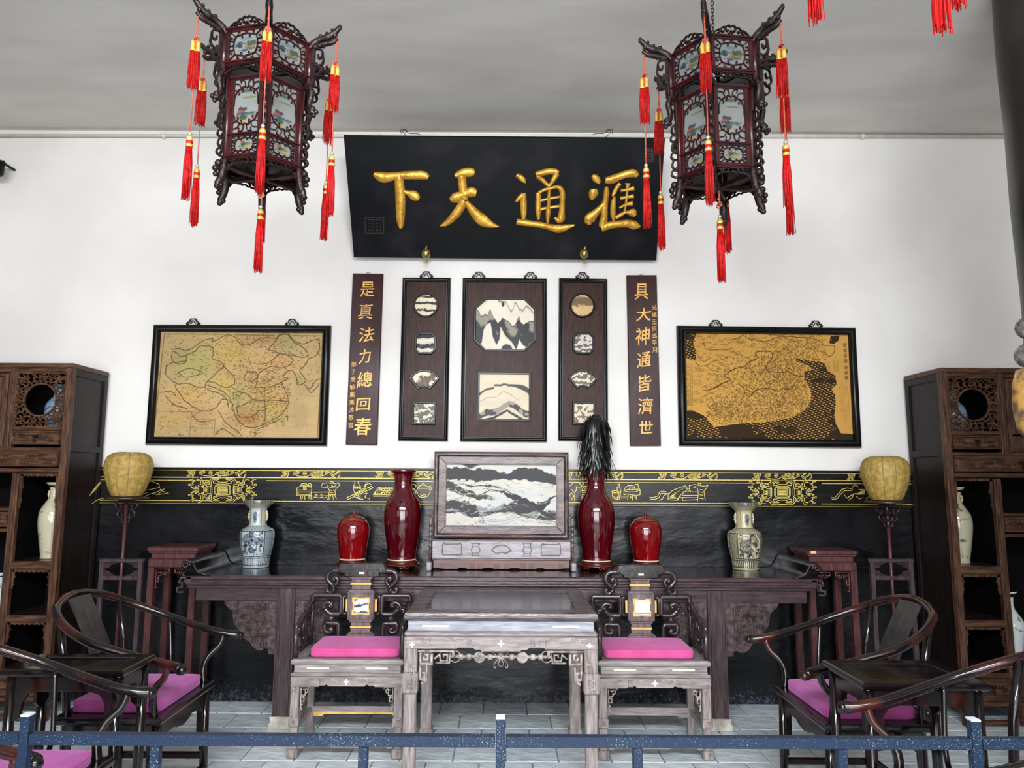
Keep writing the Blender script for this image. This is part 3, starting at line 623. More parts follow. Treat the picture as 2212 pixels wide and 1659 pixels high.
def glyph(parent, F, ch, u, v, w, h, mt, bold=.0, ext=.002, shear=.0, name='gold_character'):
    me, d = text(ch, .1, bold*.1/h if bold else 0, ext)
    o = bpy.data.objects.new(name, me); COL.objects.link(o); me.materials.clear(); me.materials.append(mt)
    n = len(me.vertices)
    if n:
        co = np.zeros(n*3, 'f'); me.vertices.foreach_get('co', co); co = co.reshape(-1, 3)
        x = co[:, 0]*w/max(.02, d[0]); y = co[:, 1]*h/max(.02, d[1]); z = co[:, 2]
        y = y+shear*x
        # brush-like swelling so the strokes are not mechanical
        x2 = x+.03*w*np.sin(y/h*5+u*40); y2 = y+.03*h*np.sin(x/w*5+v*30)
        off = Vector((0, 0, 0)); p = parent
        while p is not None: off += p.location; p = p.parent
        base_ = F.o-off
        W3 = np.array([[base_[k]+F.U[k]*(u+a)+F.V[k]*(v+b_)+F.W[k]*(ext+c) for k in range(3)] for a, b_, c in zip(x2, y2, z)], 'f')
        me.vertices.foreach_set('co', W3.ravel()); me.update()
    o.parent = parent; return o

def quad_frame(TL, TR, BR, BL, Y, lean=0.0):
    """frame on a rectangle given by four photo corners, standing at depth Y"""
    a, b_, c, d = at(*TL, Y), at(*TR, Y), at(*BR, Y), at(*BL, Y)
    ce = (a+b_+c+d)/4; U = ((b_-a)+(c-d)).normalized(); w_ = ((b_-a).length+(c-d).length)/2; h_ = ((a-d).length+(b_-c).length)/2
    V = Vector((-U.z, 0, U.x)); return Fr(ce, U, V), w_, h_, (a+b_-c-d)/2

# couplet boards
def couplet(TL, TR, BR, BL, label, big, col2, cx2, y2):
    F, w_, h_, dv = quad_frame(TL, TR, BR, BL, 5.2)
    sk = (dv.dot(F.U))/h_
    o = empty('couplet_board', tuple(F.p(0, -h_/2)), label, 'sign', None)
    P = [(-w_/2-sk*h_/2, -h_/2), (w_/2-sk*h_/2, -h_/2), (w_/2+sk*h_/2, h_/2), (-w_/2+sk*h_/2, h_/2)]
    MB().prism(P, F, -.015, .012, b=.004).build('board', MAROON, o)
    F2 = Fr(F.p(0, 0, .012), F.U, F.V)
    for ch, (px, py, gw, gh) in zip(big[0], big[1]):
        q = at(px, py, F2.o.y)-F2.o
        glyph(o, F2, ch, q.dot(F.U), q.dot(F.V), gw*.00335, gh*.00335, GOLDT, bold=.0009, ext=.0025, shear=.10)
    q2 = MB()
    n = len(col2)
    for i, ch in enumerate(col2):
        px = cx2[0]+(cx2[1]-cx2[0])*i/(n-1); py = y2[0]+(y2[1]-y2[0])*i/(n-1)
        q = at(px, py, F2.o.y)-F2.o
        glyph(o, F2, ch, q.dot(F.U), q.dot(F.V), .036, .038, GOLDT, bold=0, ext=.001, shear=.12, name='small_gold_character')
    a = F.p(sk*h_/2, h_/2, .0)
    MB().tube([a+Vector((-.01, 0, -.005)), a+Vector((-.01, 0, .01)), a+Vector((.012, 0, .012)), a+Vector((.012, 0, -.005))], .002, 5).build('hook', IRON, o)
    return o
couplet((763, 591), (828, 592), (815, 961), (747, 960), 'tall maroon board of gold characters hanging left of the stone-inlaid panels', ('是真法力總回春', [(794, 625, 31, 34), (790, 673, 31, 36), (792, 723, 33, 33), (788, 770, 25, 32), (788, 820, 33, 34), (785, 873, 30, 27), (784, 921, 37, 38)]), '弟子喬毓鳳薰沐敬書', (764, 758), (787, 918))
couplet((1353, 595), (1418, 595), (1427, 963), (1361, 963), 'tall maroon board of gold characters hanging right of the stone-inlaid panels', ('具大神通皆濟世', [(1386, 630, 31, 36), (1390, 679, 33, 31), (1388, 726, 31, 40), (1391, 777, 31, 33), (1392, 828, 28, 35), (1394, 877, 32, 36), (1395, 923, 29, 28)]), '光緒壬辰嘉平月', (1413, 1414), (664, 756))

# hanging hooks on frames
def cloudhook(o, c, s=1.0):
    F = Fr(c, (1, 0, 0), (0, 0, 1)); b = MB()
    for m_ in (1, -1):
        b.sweep([(m_*x*s, z*s) for x, z in ((.0, .042), (.018, .042), (.018, .033), (.026, .033), (.026, .018), (.04, .018), (.04, .006), (.03, 0), (.046, 0), (.048, .014))], .0065*s, F, -.004, .004)
        b.sweep([(m_*x*s, z*s) for x, z in ((0, .028), (.008, .024), (.012, .012), (.02, .004))], .005*s, F, -.004, .004)
    b.build('hanging_hook', IRON, o)
def frame_box(o, F, w_, h_, t, mt, depth=.03, inner=.012, name='frame'):
    b = MB(); q = t/2
    b.sweep([(-w_/2+q, -h_/2+q), (w_/2-q, -h_/2+q), (w_/2-q, h_/2-q), (-w_/2+q, h_/2-q)], t, F, -.015, depth-.015, 'round', closed=True)
    r = [(-w_/2+t, -h_/2+t), (w_/2-t, -h_/2+t), (w_/2-t, h_/2-t), (-w_/2+t, h_/2-t)]
    b.sweep(r, inner, F, -.01, depth-.02, 'bev', closed=True)
    return b.build(name, mt, o)

# ------------------------------------------------------------------ marble painting
def marble(asp, seed, bands=2.2, thr=.5, warp=1.0, dark=(42, 42, 44), lite=(208, 200, 184), mid=None, vert=0, jag=.2, slope=0, amp=1):
    def f(U, V):
        x = U*asp; y = V
        n1 = fbm(x*1.6, y*2.2, seed, 4); n2 = fbm(x*7, y*5, seed+9, 5); n3 = fbm(x*22, y*30, seed+17, 3)
        s = y*bands+slope*x+warp*(n1-.5)*2.6+jag*(n2-.5)*2.2+.25*(n3-.5)
        if vert: s = s+vert*np.abs(((x*2.3+fbm(x*2, y*1.2, seed+5)) % 1)-.5)
        v = .5+.5*np.sin(6.2832*s)
        m = sm(thr+.07, thr-.07, v+.2*(n3-.5))
        A = base(U, rgb(*lite)); A = A*(0.86+.22*fbm(x*4, y*6, seed+3))[..., None]
        ln = sm(.05, .0, np.abs(v-thr-.28+.1*(n2-.5)))
        A = mixc(A, rgb(*(mid or (150, 140, 122))), .55*ln)
        A = mixc(A, rgb(*dark), m)
        D = m*sm(.62, .8, fbm(x*9, y*12, seed+31)); A = mixc(A, rgb(*(mid or (120, 114, 104))), D*.6)
        return A
    return f
OCT = lambda k: (lambda U, V: ~(((U < k) & (V < k) & (U+V < k)) | ((U > 1-k) & (V < k) & ((1-U)+V < k)) | ((U < k) & (V > 1-k) & (U+1-V < k)) | ((U > 1-k) & (V > 1-k) & (2-U-V < k))))
def shape_pts(kind, w_, h_):
    if kind == 'circle': return [(w_/2*math.cos(a), h_/2*math.sin(a)) for a in np.linspace(0, 6.2832, 41)[:-1]]
    if kind == 'oct':
        k = .2*min(w_, h_); x, y = w_/2, h_/2
        return [(-x+k, -y), (x-k, -y), (x, -y+k), (x, y-k), (x-k, y), (-x+k, y), (-x, y-k), (-x, -y+k)]
    if kind == 'rect': return [(-w_/2, -h_/2), (w_/2, -h_/2), (w_/2, h_/2), (-w_/2, h_/2)]
    if kind == 'fan':
        R = w_*.60; P = []
        for a in np.linspace(2.55, .59, 15): P.append((R*math.cos(a)*.98, R*math.sin(a)-R+h_/2))
        r = w_*.26
        for a in np.linspace(.72, 2.42, 9): P.append((r*math.cos(a), r*math.sin(a)*.9-h_/2-.16*w_*0+.0-r*.55))
        return P
def inlay(o, F, kind, u, v, w_, h_, cf, n=70):
    P = shape_pts(kind, w_, h_); F2 = Fr(F.p(u, v), F.U, F.V)
    MB().sweep(cr(P, 2, True) if kind == 'circle' else P, .016, F2, -.002, .014, 'bev', closed=True).build('inlay_frame', FRMB, o)
    xs = [p[0] for p in P]; ys = [p[1] for p in P]; x0, x1, y0, y1 = min(xs), max(xs), min(ys), max(ys)
    pl = [((x-x0)/(x1-x0), (y-y0)/(y1-y0)) for x, y in P]
    pgrid('marble_slab', n, int(n*max(.5, (y1-y0)/(x1-x0))), flat(F2.p(x0, y0, .003), F.U, F.V, x1-x0, y1-y0), cf, MARB, o, mask=lambda U, V: inpoly(U, V, pl))
def panel(corners, label, hooks, inl):
    F, w_, h_, dv = quad_frame(*corners, 5.195)
    o = empty('inlaid_panel', tuple(F.p(0, -h_/2)), label, 'wall panel', None)
    frame_box(o, F, w_, h_, .03, FRMB, .036)
    F1 = Fr(F.p(0, 0, .004), F.U, F.V)
    MB().prism([(-w_/2+.02, -h_/2+.02), (w_/2-.02, -h_/2+.02), (w_/2-.02, h_/2-.02), (-w_/2+.02, h_/2-.02)], F1, -.015, 0).build('backboard', PANW, o)
    for hx in hooks: cloudhook(o, (at(hx, 600, 5.195).x, 5.195, F.o.z+h_/2+.002))
    for kind, px, py, pw, ph, cf, n in inl:
        q = at(px, py, F1.o.y)-F1.o; inlay(o, F1, kind, q.dot(F.U), q.dot(F.V), pw*.00335, ph*.00335, cf, n)
panel(((868, 599), (974, 600), (967, 953), (861, 952)), 'narrow black-framed panel with circle, square, fan and square stones, left of the wide panel', (921,),
      [('circle', 920, 659, 52, 52, marble(1, 3, 3.2, .22, .25, lite=(214, 200, 170), mid=(150, 130, 100), jag=.08), 70), ('oct', 919, 742, 43, 44, marble(1, 8, 2.0, .5, .15, dark=(24, 24, 26), jag=.16), 60),
       ('fan', 917, 820, 64, 40, marble(1.6, 21, .75, .5, .5, dark=(96, 78, 58), lite=(216, 204, 180), slope=-.7, jag=.3), 80), ('rect', 916, 893, 47, 46, marble(1, 14, 2.6, .5, 1.3, dark=(96, 92, 82), lite=(206, 198, 178), jag=.5), 70)])
panel(((1206, 600), (1311, 602), (1315, 953), (1207, 952)), 'narrow black-framed stone panel behind the black feather duster', (1258,),
      [('circle', 1258, 660, 52, 52, marble(1, 33, 1.1, .42, .12, dark=(112, 90, 62), lite=(206, 172, 116), jag=.05), 70), ('oct', 1260, 742, 44, 44, marble(1, 39, 3.2, .42, 1.1, dark=(92, 86, 82), lite=(206, 194, 184), jag=.4), 60),
       ('fan', 1259, 820, 62, 38, marble(1.6, 44, 2.4, .5, .6, dark=(104, 94, 78), lite=(214, 206, 184), jag=.6), 80), ('rect', 1261, 893, 46, 47, marble(1, 52, 2.4, .48, 1.3, dark=(108, 98, 84), lite=(212, 198, 172), jag=.6), 70)])
def big1(U, V):
    x = U*1.15; n = fbm(x*5, V*4, 61, 5); n2 = fbm(x*14, V*5, 62, 4)
    A = base(U, rgb(214, 204, 184))*(0.86+.22*fbm(x*2, V*3, 3))[..., None]
    key_ = [(0, .80), (.05, .76), (.10, .66), (.16, .70), (.21, .68), (.255, .82), (.29, .70), (.34, .60), (.38, .50), (.42, .56), (.46, .62), (.50, .58), (.56, .55), (.62, .47), (.68, .50), (.735, .66), (.77, .52), (.82, .50), (.88, .55), (1, .58)]
    botk = [(0, .22), (.06, .12), (.12, .16), (.15, .42), (.20, .50), (.26, .52), (.30, .26), (.36, .10), (.41, .20), (.43, .44), (.50, .30), (.56, .24), (.64, .12), (.69, .02), (.74, .20), (.80, .10), (.86, .05), (.92, .14), (1, .20)]
    top = np.interp(U, *zip(*key_))+.07*(n-.5)+.06*(n2-.5); bot = np.interp(U, *zip(*botk))+.10*(n-.5)+.05*(n2-.5)
    m = sm(-.006, .012, top-V)*sm(-.012, .012, V-bot); rim = sm(.035, .012, np.abs(V-top))*(V > bot)
    grey = sm(.44, .54, fbm(x*5+.3, V*4.2, 91, 5))*sm(.26, .16, top-V)
    A = mixc(A, rgb(30, 30, 33), m); A = mixc(A, rgb(142, 132, 116), m*grey*(1-rim)*.9)
    for a, b_, c, d in ((.48, .98, .16, 0), (.60, .80, .30, .3), (.80, .84, .10, .6)):
        l1 = a+.0*U
    for P in ([(.38, .98), (.44, .96), (.52, .95), (.56, .84), (.60, .74), (.64, .80), (.66, .94), (.70, .90), (.74, .80), (.80, .78), (.86, .88), (.92, .82), (1, .72)], [(.0, .97), (.1, .90), (.16, .95), (.22, 1.0)]):
        l = np.interp(U, *zip(*P))+.04*(n-.5); ok = (U > P[0][0]) & (U < P[-1][0]); A = mixc(A, rgb(120, 112, 100), sm(.055, 0, np.abs(V-l+.02))*.35*ok); A = mixc(A, rgb(70, 66, 62), sm(.018, .004, np.abs(V-l))*.9*ok)
    A = mixc(A, rgb(26, 26, 28), sm(.05, .03, np.hypot((U-.47)*2, V-.89)+.05*(n2-.5)))
    A = mixc(A, rgb(30, 30, 33), sm(.13, .11, np.hypot((U-.53)*1.25, (V+.0))+.05*(n-.5))); A = mixc(A, rgb(40, 38, 38), sm(.05, .04, np.hypot((U-.27)*1.0, (V+.01)*1.6)+.08*(n2-.5)))
    return A
def big2(U, V):
    n = fbm(U*7, V*6, 71, 5); A = base(U, rgb(206, 190, 164))*(0.86+.22*fbm(U*3, V*8, 5))[..., None]
    def band(c, th, k=.08):
        y = c+k*(n-.5)
        return sm(.0, .02, V-(y-th))*sm(.0, .02, y-V)
    r1 = .86-.9*np.abs(U-.52)**1.1*.55-.06*(U < .3)+.05*np.sin(U*9)
    A = mixc(A, rgb(50, 47, 46), band(r1, .07+.07*sm(.6, .9, U)))
    r2 = .62-.5*np.abs(U-.5)+.02*np.sin(U*14); A = mixc(A, rgb(74, 68, 62), band(r2, .03)*(U < .8)*.9)
    r3 = .43-.55*np.abs(U-.58)+.03*np.sin(U*12); A = mixc(A, rgb(52, 50, 50), band(r3, .16, .12)*(.55+.45*(fbm(U*12, V*14, 8) > .45)))
    r4 = .22-.5*np.abs(U-.55); A = mixc(A, rgb(34, 33, 35), band(r4, .08, .1))
    return A
panel(((998, 600), (1182, 601), (1181, 955), (995, 953)), 'wide black-framed panel with an eight-sided and a square ink-like stone', (1034, 1146),
      [('oct', 1090.5, 701, 132, 115, big1, 150), ('rect', 1089, 857, 112, 102, big2, 130)])

# ------------------------------------------------------------------ framed maps
class Ras:
    def __init__(s, W, H): s.W, s.H = W, H; s.a = np.zeros((H, W)); s.y, s.x = np.mgrid[0:H, 0:W]
    def line(s, P, w=.5, k=1.0):
        for (x0, y0), (x1, y1) in zip(P[:-1], P[1:]):
            L = max(2, int(math.hypot((x1-x0)*s.W, (y1-y0)*s.H)*1.6)); t = np.linspace(0, 1, L)
            X = (x0+(x1-x0)*t)*(s.W-1); Y = (y0+(y1-y0)*t)*(s.H-1)
            r = int(math.ceil(w))
            for dx in range(-r, r+1):
                for dy in range(-r, r+1):
                    xi = np.round(X+dx).astype(int); yi = np.round(Y+dy).astype(int)
                    ok = (xi >= 0) & (xi < s.W) & (yi >= 0) & (yi < s.H)
                    val = np.clip(w+.5-np.hypot(xi-X, yi-Y), 0, 1)*k
                    np.maximum.at(s.a, (yi[ok], xi[ok]), val[ok])
def map1(U, V):                                     # V up
    H, W = U.shape; R = Ras(W, H); x = U; y = 1-V
    c = lambda P: [((a-200)/1830, (b_-235)/1185) for a, b_ in P]
    PL = [[(340, 440), (420, 430), (520, 450), (620, 385), (700, 330), (790, 315), (800, 350), (900, 290), (960, 270), (1040, 300), (1090, 360), (1200, 380), (1280, 330), (1380, 300), (1500, 300), (1530, 265), (1620, 260), (1690, 330), (1800, 370), (1920, 320), (1980, 310)],
          [(350, 460), (345, 520), (370, 580), (430, 600), (500, 590), (510, 510), (450, 520), (400, 480), (350, 460)],
          [(510, 500), (600, 460), (650, 400), (780, 405), (810, 470), (800, 540), (900, 580), (930, 630), (860, 690), (820, 740), (760, 790), (720, 860), (620, 850), (540, 820), (430, 825), (380, 790), (300, 730), (290, 660), (330, 600), (510, 570)],
          [(430, 700), (520, 660), (600, 660), (700, 700), (600, 740), (500, 750), (430, 700)],
          [(400, 830), (420, 880), (470, 940), (520, 1010), (620, 1080), (700, 1120), (800, 1120), (880, 1080), (930, 1000), (1000, 1000), (1050, 1040), (1050, 1100)],
          [(720, 860), (800, 900), (900, 930), (980, 990), (1010, 1080)], [(740, 830), (860, 870), (960, 920), (1030, 1000)],
          [(930, 630), (1000, 690), (1060, 760), (1050, 830), (960, 860), (860, 820), (760, 790)],
          [(1160, 740), (1200, 690), (1290, 690), (1310, 740), (1250, 790), (1180, 780), (1160, 740)],
          [(1300, 600), (1400, 590), (1480, 540), (1550, 480), (1640, 500), (1700, 560), (1640, 620), (1560, 640), (1480, 620), (1420, 640), (1330, 700), (1300, 820), (1290, 860)],
          [(1420, 440), (1450, 380), (1500, 330), (1540, 270), (1640, 265), (1700, 350), (1790, 400), (1860, 470), (1830, 520), (1700, 500), (1560, 480), (1480, 450), (1420, 440)],
          [(1980, 320), (1985, 420), (1950, 500), (1870, 540), (1830, 610), (1780, 670), (1840, 760), (1840, 800), (1760, 830), (1740, 740), (1700, 670), (1640, 680), (1590, 740), (1650, 750), (1590, 800), (1610, 860), (1650, 940), (1670, 1010), (1640, 1090), (1580, 1170), (1480, 1230), (1400, 1270), (1300, 1300), (1200, 1290), (1120, 1220), (1090, 1170), (1060, 1100)],
          [(1100, 1080), (1200, 1040), (1260, 990), (1200, 930), (1100, 910), (1040, 930)], [(1290, 850), (1400, 860), (1500, 840), (1590, 800)], [(1400, 860), (1400, 1000), (1420, 1120), (1410, 1270)], [(1260, 990), (1400, 1010), (1500, 1000), (1660, 1010)],
          [(1100, 1080), (1130, 1180), (1200, 1190), (1300, 1170), (1350, 1120), (1410, 1120)], [(1840, 830), (1900, 870), (1960, 780), (2010, 760)], [(1860, 860), (1920, 910), (1990, 830)],
          [(900, 1120), (950, 1200), (1000, 1260), (1100, 1330), (1180, 1400)], [(620, 1180), (700, 1240), (860, 1230)], [(300, 960), (420, 1060), (560, 1100)], [(250, 920), (360, 910), (430, 960)],
          [(1340, 1320), (1480, 1260), (1600, 1200)], [(1640, 1180), (1670, 1180), (1660, 1230)], [(1260, 1350), (1340, 1370), (1290, 1400)], [(880, 1390), (950, 1320), (1100, 1400)]]
    rs = np.random.RandomState(5)
    for P in PL:
        Q = cr(c(P), 5); Q = [(a+rs.normal(0, .0016), b_+rs.normal(0, .0022)) for a, b_ in Q]
        R.line(Q, 1.15, 1)
    for P in ([(250, 265), (910, 265)], [(1030, 270), (1470, 272)], [(1680, 275), (2030, 275)], [(2030, 275), (2000, 1420)], [(248, 265), (205, 1420)]): R.line(c(P), 1.1, .85)
    for P in ([(205, 1130), (605, 1135)], [(605, 1135), (598, 1420)], [(608, 1215), (870, 1215)], [(870, 1215), (865, 1420)]): R.line(c(P), .8, .8)
    for P in ([(250, 560), (345, 300)], [(270, 290), (800, 380)], [(1600, 830), (2010, 760)], [(1660, 960), (2010, 940)], [(1680, 1190), (2000, 1100)], [(1340, 1340), (2000, 1260)], [(1640, 1120), (1850, 880)], [(1850, 550), (1880, 800)], [(1780, 820), (1900, 1380)]): R.line(c(P), .35, .4)
    # place-name specks, denser in the east
    for _ in range(7600):
        a, b_ = rs.rand(), rs.rand()
        X, Y = 200+a*1830, 235+b_*1185
        d_ = .10+.9*math.exp(-(((X-1420)/330)**2+((Y-900)/330)**2))+.35*math.exp(-(((X-1000)/300)**2+((Y-480)/200)**2))+.3*math.exp(-(((X-650)/280)**2+((Y-950)/160)**2))+.3*math.exp(-(((X-1620)/200)**2+((Y-500)/120)**2))
        sea = (X > 1680 and Y > 560 and not (1720 < X < 1850 and Y < 830) and not X > 1850 and Y > 650) or (X > 1700 and Y > 850) or (X > 1400 and Y > 1290)
        if rs.rand() < d_*(0.03 if sea else 1):
            L = rs.uniform(.004, .013); an = rs.choice([0, 0, 0, 1.57, .5, -.5])
            R.line([(a, b_), (a+L*math.cos(an), b_+L*1.5*math.sin(an))], rs.uniform(.55, .95), rs.uniform(.7, 1))
    for _ in range(170):
        a = rs.uniform(.02, .21); b_ = rs.uniform(.78, .97)
        if rs.rand() < .5+.5*(a < .14): R.line([(a, b_), (a+rs.uniform(-.02, .02), b_+rs.uniform(-.02, .02))], .4, .5)
    for i in range(16):
        X = 620+i*15; R.line(c([(X, 1300), (X, 1320+rs.randint(10))]), .6, .8)
        if i % 2: R.line(c([(X, 1350), (X, 1400)]), .5, .6)
    R.line(c([(660, 1240), (820, 1240)]), 1.2, .6); R.line(c([(690, 1278), (800, 1278)]), .8, .7); R.line(c([(640, 1258), (850, 1258)]), .5, .8)
    N_ = fbm(x*5, y*4, 12, 5); A = base(U, rgb(176, 148, 104))*(0.82+.34*N_)[..., None]
    g1 = lambda cx, cy, rx, ry: np.exp(-(((200+x*1830-cx)/rx)**2+((235+y*1185-cy)/ry)**2))
    for cx, cy, rx, ry, co, k in ((650, 600, 280, 190, (176, 172, 104), .9), (1000, 480, 200, 230, (210, 178, 100), .9), (950, 830, 120, 90, (204, 176, 92), .8), (560, 950, 200, 110, (214, 168, 92), .7),
                                  (1620, 380, 140, 110, (166, 158, 106), .8), (1400, 540, 150, 100, (224, 172, 104), .6), (1230, 740, 80, 60, (210, 160, 122), .7), (1100, 970, 90, 80, (168, 158, 88), .8), (1240, 1210, 130, 70, (176, 116, 62), .9),
                                  (1450, 950, 220, 200, (206, 164, 84), .7), (1500, 1120, 130, 100, (178, 164, 84), .7), (1600, 1000, 70, 120, (218, 158, 110), .6), (1350, 330, 240, 60, (168, 128, 82), .7), (900, 640, 90, 80, (212, 158, 112), .6), (1650, 600, 140, 70, (222, 152, 104), .6), (350, 1220, 150, 70, (208, 176, 92), .6), (700, 1160, 300, 80, (190, 140, 92), .5), (1820, 1000, 180, 330, (196, 172, 122), .6)):
        A = mixc(A, rgb(*[int(v*.87) for v in co]), np.clip(g1(cx, cy, rx, ry)*k*.9, 0, 1))
    A = A*(1-.12*np.exp(-((x-.5)/.02)**2))[..., None]*(1-.12*sm(.55, .75, fbm(x*8+4, y*6, 44)))[..., None]
    A = A*1.0
    A = mixc(A, rgb(48, 40, 28), R.a[::-1]*.9)
    return A
def map2(U, V):
    H, W = U.shape; R = Ras(W, H); y = 1-V; x = U
    c = lambda P: [((a-190)/1830, (b_-240)/1170) for a, b_ in P]
    pl = lambda P: inpoly(x, y+.008*(fbm(x*30, y*20, 4)-.5), c(P))
    sea = pl([(185, 235), (330, 235), (320, 270), (290, 340), (320, 460), (310, 560), (230, 530), (185, 510)]) | pl([(1820, 260), (1920, 255), (1905, 310), (1850, 350), (1800, 340)])
    sea |= pl([(1420, 515), (1560, 540), (1680, 545), (1740, 570), (1765, 650), (1850, 690), (1860, 800), (1800, 850), (1840, 920), (1840, 1020), (1820, 1120), (1830, 1230), (1880, 1330), (2030, 1340), (2040, 1420), (185, 1420), (190, 1110), (250, 1095), (400, 1160), (500, 1280), (700, 1250), (840, 1230), (1000, 1230), (1180, 1200), (1350, 1170), (1460, 1110), (1540, 1040), (1575, 960), (1570, 850), (1520, 760), (1510, 660), (1600, 640), (1560, 590), (1430, 550)])
    wv = ((x*52+y*14+.5*fbm(x*8, y*8, 3)) % 1); wr = ((y*34-x*30+.6*fbm(x*7, y*7, 9)) % 1)
    crest = (np.abs(wr-.5-.12*np.sin(wv*6.28)) < .15) & (np.abs(wv-.45) < .30) & (fbm(x*9, y*9, 6) > .36)
    A = base(U, rgb(188, 142, 72))*(0.86+.24*fbm(x*4, y*3, 21))[..., None]
    ink = np.zeros(U.shape); ink[sea & ~crest] = .95
    solid = pl([(200, 1100), (330, 1130), (390, 1180), (300, 1200), (205, 1170)]) | pl([(740, 1330), (900, 1300), (960, 1400), (800, 1410)]) | pl([(1240, 1280), (1400, 1260), (1390, 1340), (1290, 1350)]) | pl([(1870, 1340), (2040, 1340), (2040, 1420), (1850, 1420)])
    ink[solid & sea] = .95
    rs = np.random.RandomState(9)
    D = [(1250, 620, 330, 130), (1000, 900, 380, 220), (1350, 900, 220, 260), (900, 1120, 420, 90), (1450, 420, 260, 110), (620, 1100, 180, 90)]
    for _ in range(14500):
        a, b_ = rs.rand(), rs.rand(); X, Y = 190+a*1830, 240+b_*1170
        d_ = .05+.95*min(1, sum(math.exp(-(((X-p)/q)**2+((Y-r)/s_)**2)) for p, r, q, s_ in D)*.8)
        if X > 1760 or (X < 420 and Y > 560): d_ = 0
        if rs.rand() < d_:
            L = rs.uniform(.004, .010); an = rs.choice([0, 1.57, .7, -.7])
            R.line([(a, b_), (a+L*math.cos(an), b_+L*1.5*math.sin(an))], rs.uniform(.55, .95), rs.uniform(.8, 1))
    for _ in range(210):                       # little hills
        X, Y = rs.uniform(320, 1750), rs.uniform(250, 700)
        if X > 900 and Y > 420: continue
        q = rs.uniform(14, 30); R.line(c([(X-q, Y+q*.5), (X-q*.4, Y), (X, Y+q*.3), (X+q*.3, Y-q*.1), (X+q, Y+q*.5)]), .6, .9)
    for _ in range(60):
        X, Y = rs.uniform(300, 620), rs.uniform(620, 1160); q = rs.uniform(12, 30); R.line(c([(X-q, Y+q*.6), (X, Y), (X+q, Y+q*.6)]), .6, .9)
    for P, w_ in (([(500, 860), (600, 800), (700, 760), (620, 720), (660, 690), (740, 640), (850, 610), (900, 560), (1000, 520), (980, 470), (1010, 445), (1150, 445), (1160, 520), (1110, 570), (1105, 660), (1280, 670), (1320, 660), (1400, 700), (1500, 720)], 1.3),
                  ([(840, 870), (850, 910), (900, 940), (960, 880), (1060, 850), (1150, 860), (1220, 880), (1260, 850), (1340, 860), (1400, 800)], 1.3), ([(700, 320), (800, 290), (880, 240), (880, 290), (1000, 320), (1100, 330), (1200, 290), (1320, 270), (1450, 280), (1560, 280), (1680, 310), (1750, 370)], 1.0),
                  ([(1160, 470), (1260, 440), (1290, 400)], 1.0), ([(310, 570), (360, 610), (450, 600), (500, 560), (600, 540), (700, 500)], .9), ([(390, 880), (480, 870), (600, 810)], 1.0), ([(400, 330), (430, 420), (500, 430), (700, 420)], .8), ([(1750, 370), (1850, 370), (1850, 440), (1790, 490), (1740, 440)], 1.0),
                  ([(320, 460), (400, 560), (480, 510)], .8), ([(780, 800), (840, 870), (800, 1000), (700, 1100)], .7), ([(1000, 240), (1250, 260), (1350, 240)], .8)):
        R.line(cr(c(P), 4), w_, 1)
    for X in range(205, 280, 20):
        for k in range(46):
            if rs.rand() < .85: R.line(c([(X, 595+k*10), (X+9, 596+k*10)]), .7, .9)
    for (X0, X1, Y0, Y1) in ((285, 380, 760, 835), (290, 385, 970, 1030), (465, 550, 240, 300), (575, 620, 700, 750), (510, 570, 760, 805), (545, 580, 640, 680), (1770, 1805, 550, 670), (1830, 1900, 540, 670)):
        for X in range(X0, X1, 12):
            for k in range(int((Y1-Y0)/9)):
                if rs.rand() < .85: R.line(c([(X, Y0+k*9), (X+6, Y0+k*9+2)]), .5, .85)
    for X, Y0, Y1 in ((1890, 820, 1180), (1910, 800, 1240), (1925, 800, 1280), (1950, 820, 1280), (1975, 820, 1290)):
        for k in range(int((Y1-Y0)/12)):
            if rs.rand() < .8: R.line(c([(X+k*.4, Y0+k*12), (X+k*.4, Y0+k*12+6)]), .5, .9)
    for k, Yc in enumerate((360, 420, 480, 540, 610, 670, 725)):
        for j in range(4): R.line(c([(1955, Yc-16+j*10), (1990, Yc-16+j*10+rs.randint(-4, 5))]), .8, .9)
        R.line(c([(1973, Yc-22), (1973, Yc+22)]), .8, .9)
    ink = np.maximum(ink, R.a[::-1]*.92*(~sea))
    return mixc(A, rgb(24, 21, 23), np.clip(ink, 0, 1))
def framed(corners, inner, label, hooks, cf, n):
    F, w_, h_, dv = quad_frame(*corners, 5.19)
    o = empty('framed_map', tuple(F.p(0, -h_/2)), label, 'map')
    frame_box(o, F, w_, h_, .052, FRMB, .042, .014)
    iw, ih = w_-.104, h_-.104
    pgrid('map_sheet', n, int(n*ih/iw), flat(F.p(-iw/2, -ih/2, -.004), F.U, F.V, iw, ih), cf, PAPER, o)
    MB().prism([(-w_/2+.03, -h_/2+.03), (w_/2-.03, -h_/2+.03), (w_/2-.03, h_/2-.03), (-w_/2+.03, h_/2-.03)], F, -.018, -.008).build('backboard', FRMB, o)
    for hx in hooks: cloudhook(o, (at(hx, 700, 5.19).x, 5.19, F.o.z+h_/2+.0), 1.0)
NMAP = 480
framed(((330, 700), (715, 703), (706, 963), (315, 961)), None, 'black-framed coloured paper map of yellow and green provinces', (417, 631), map1, NMAP)
framed(((1462, 703), (1850, 707), (1860, 968), (1467, 963)), None, 'black-framed woodcut map with dark wave-patterned seas', (1546, 1762), map2, NMAP)

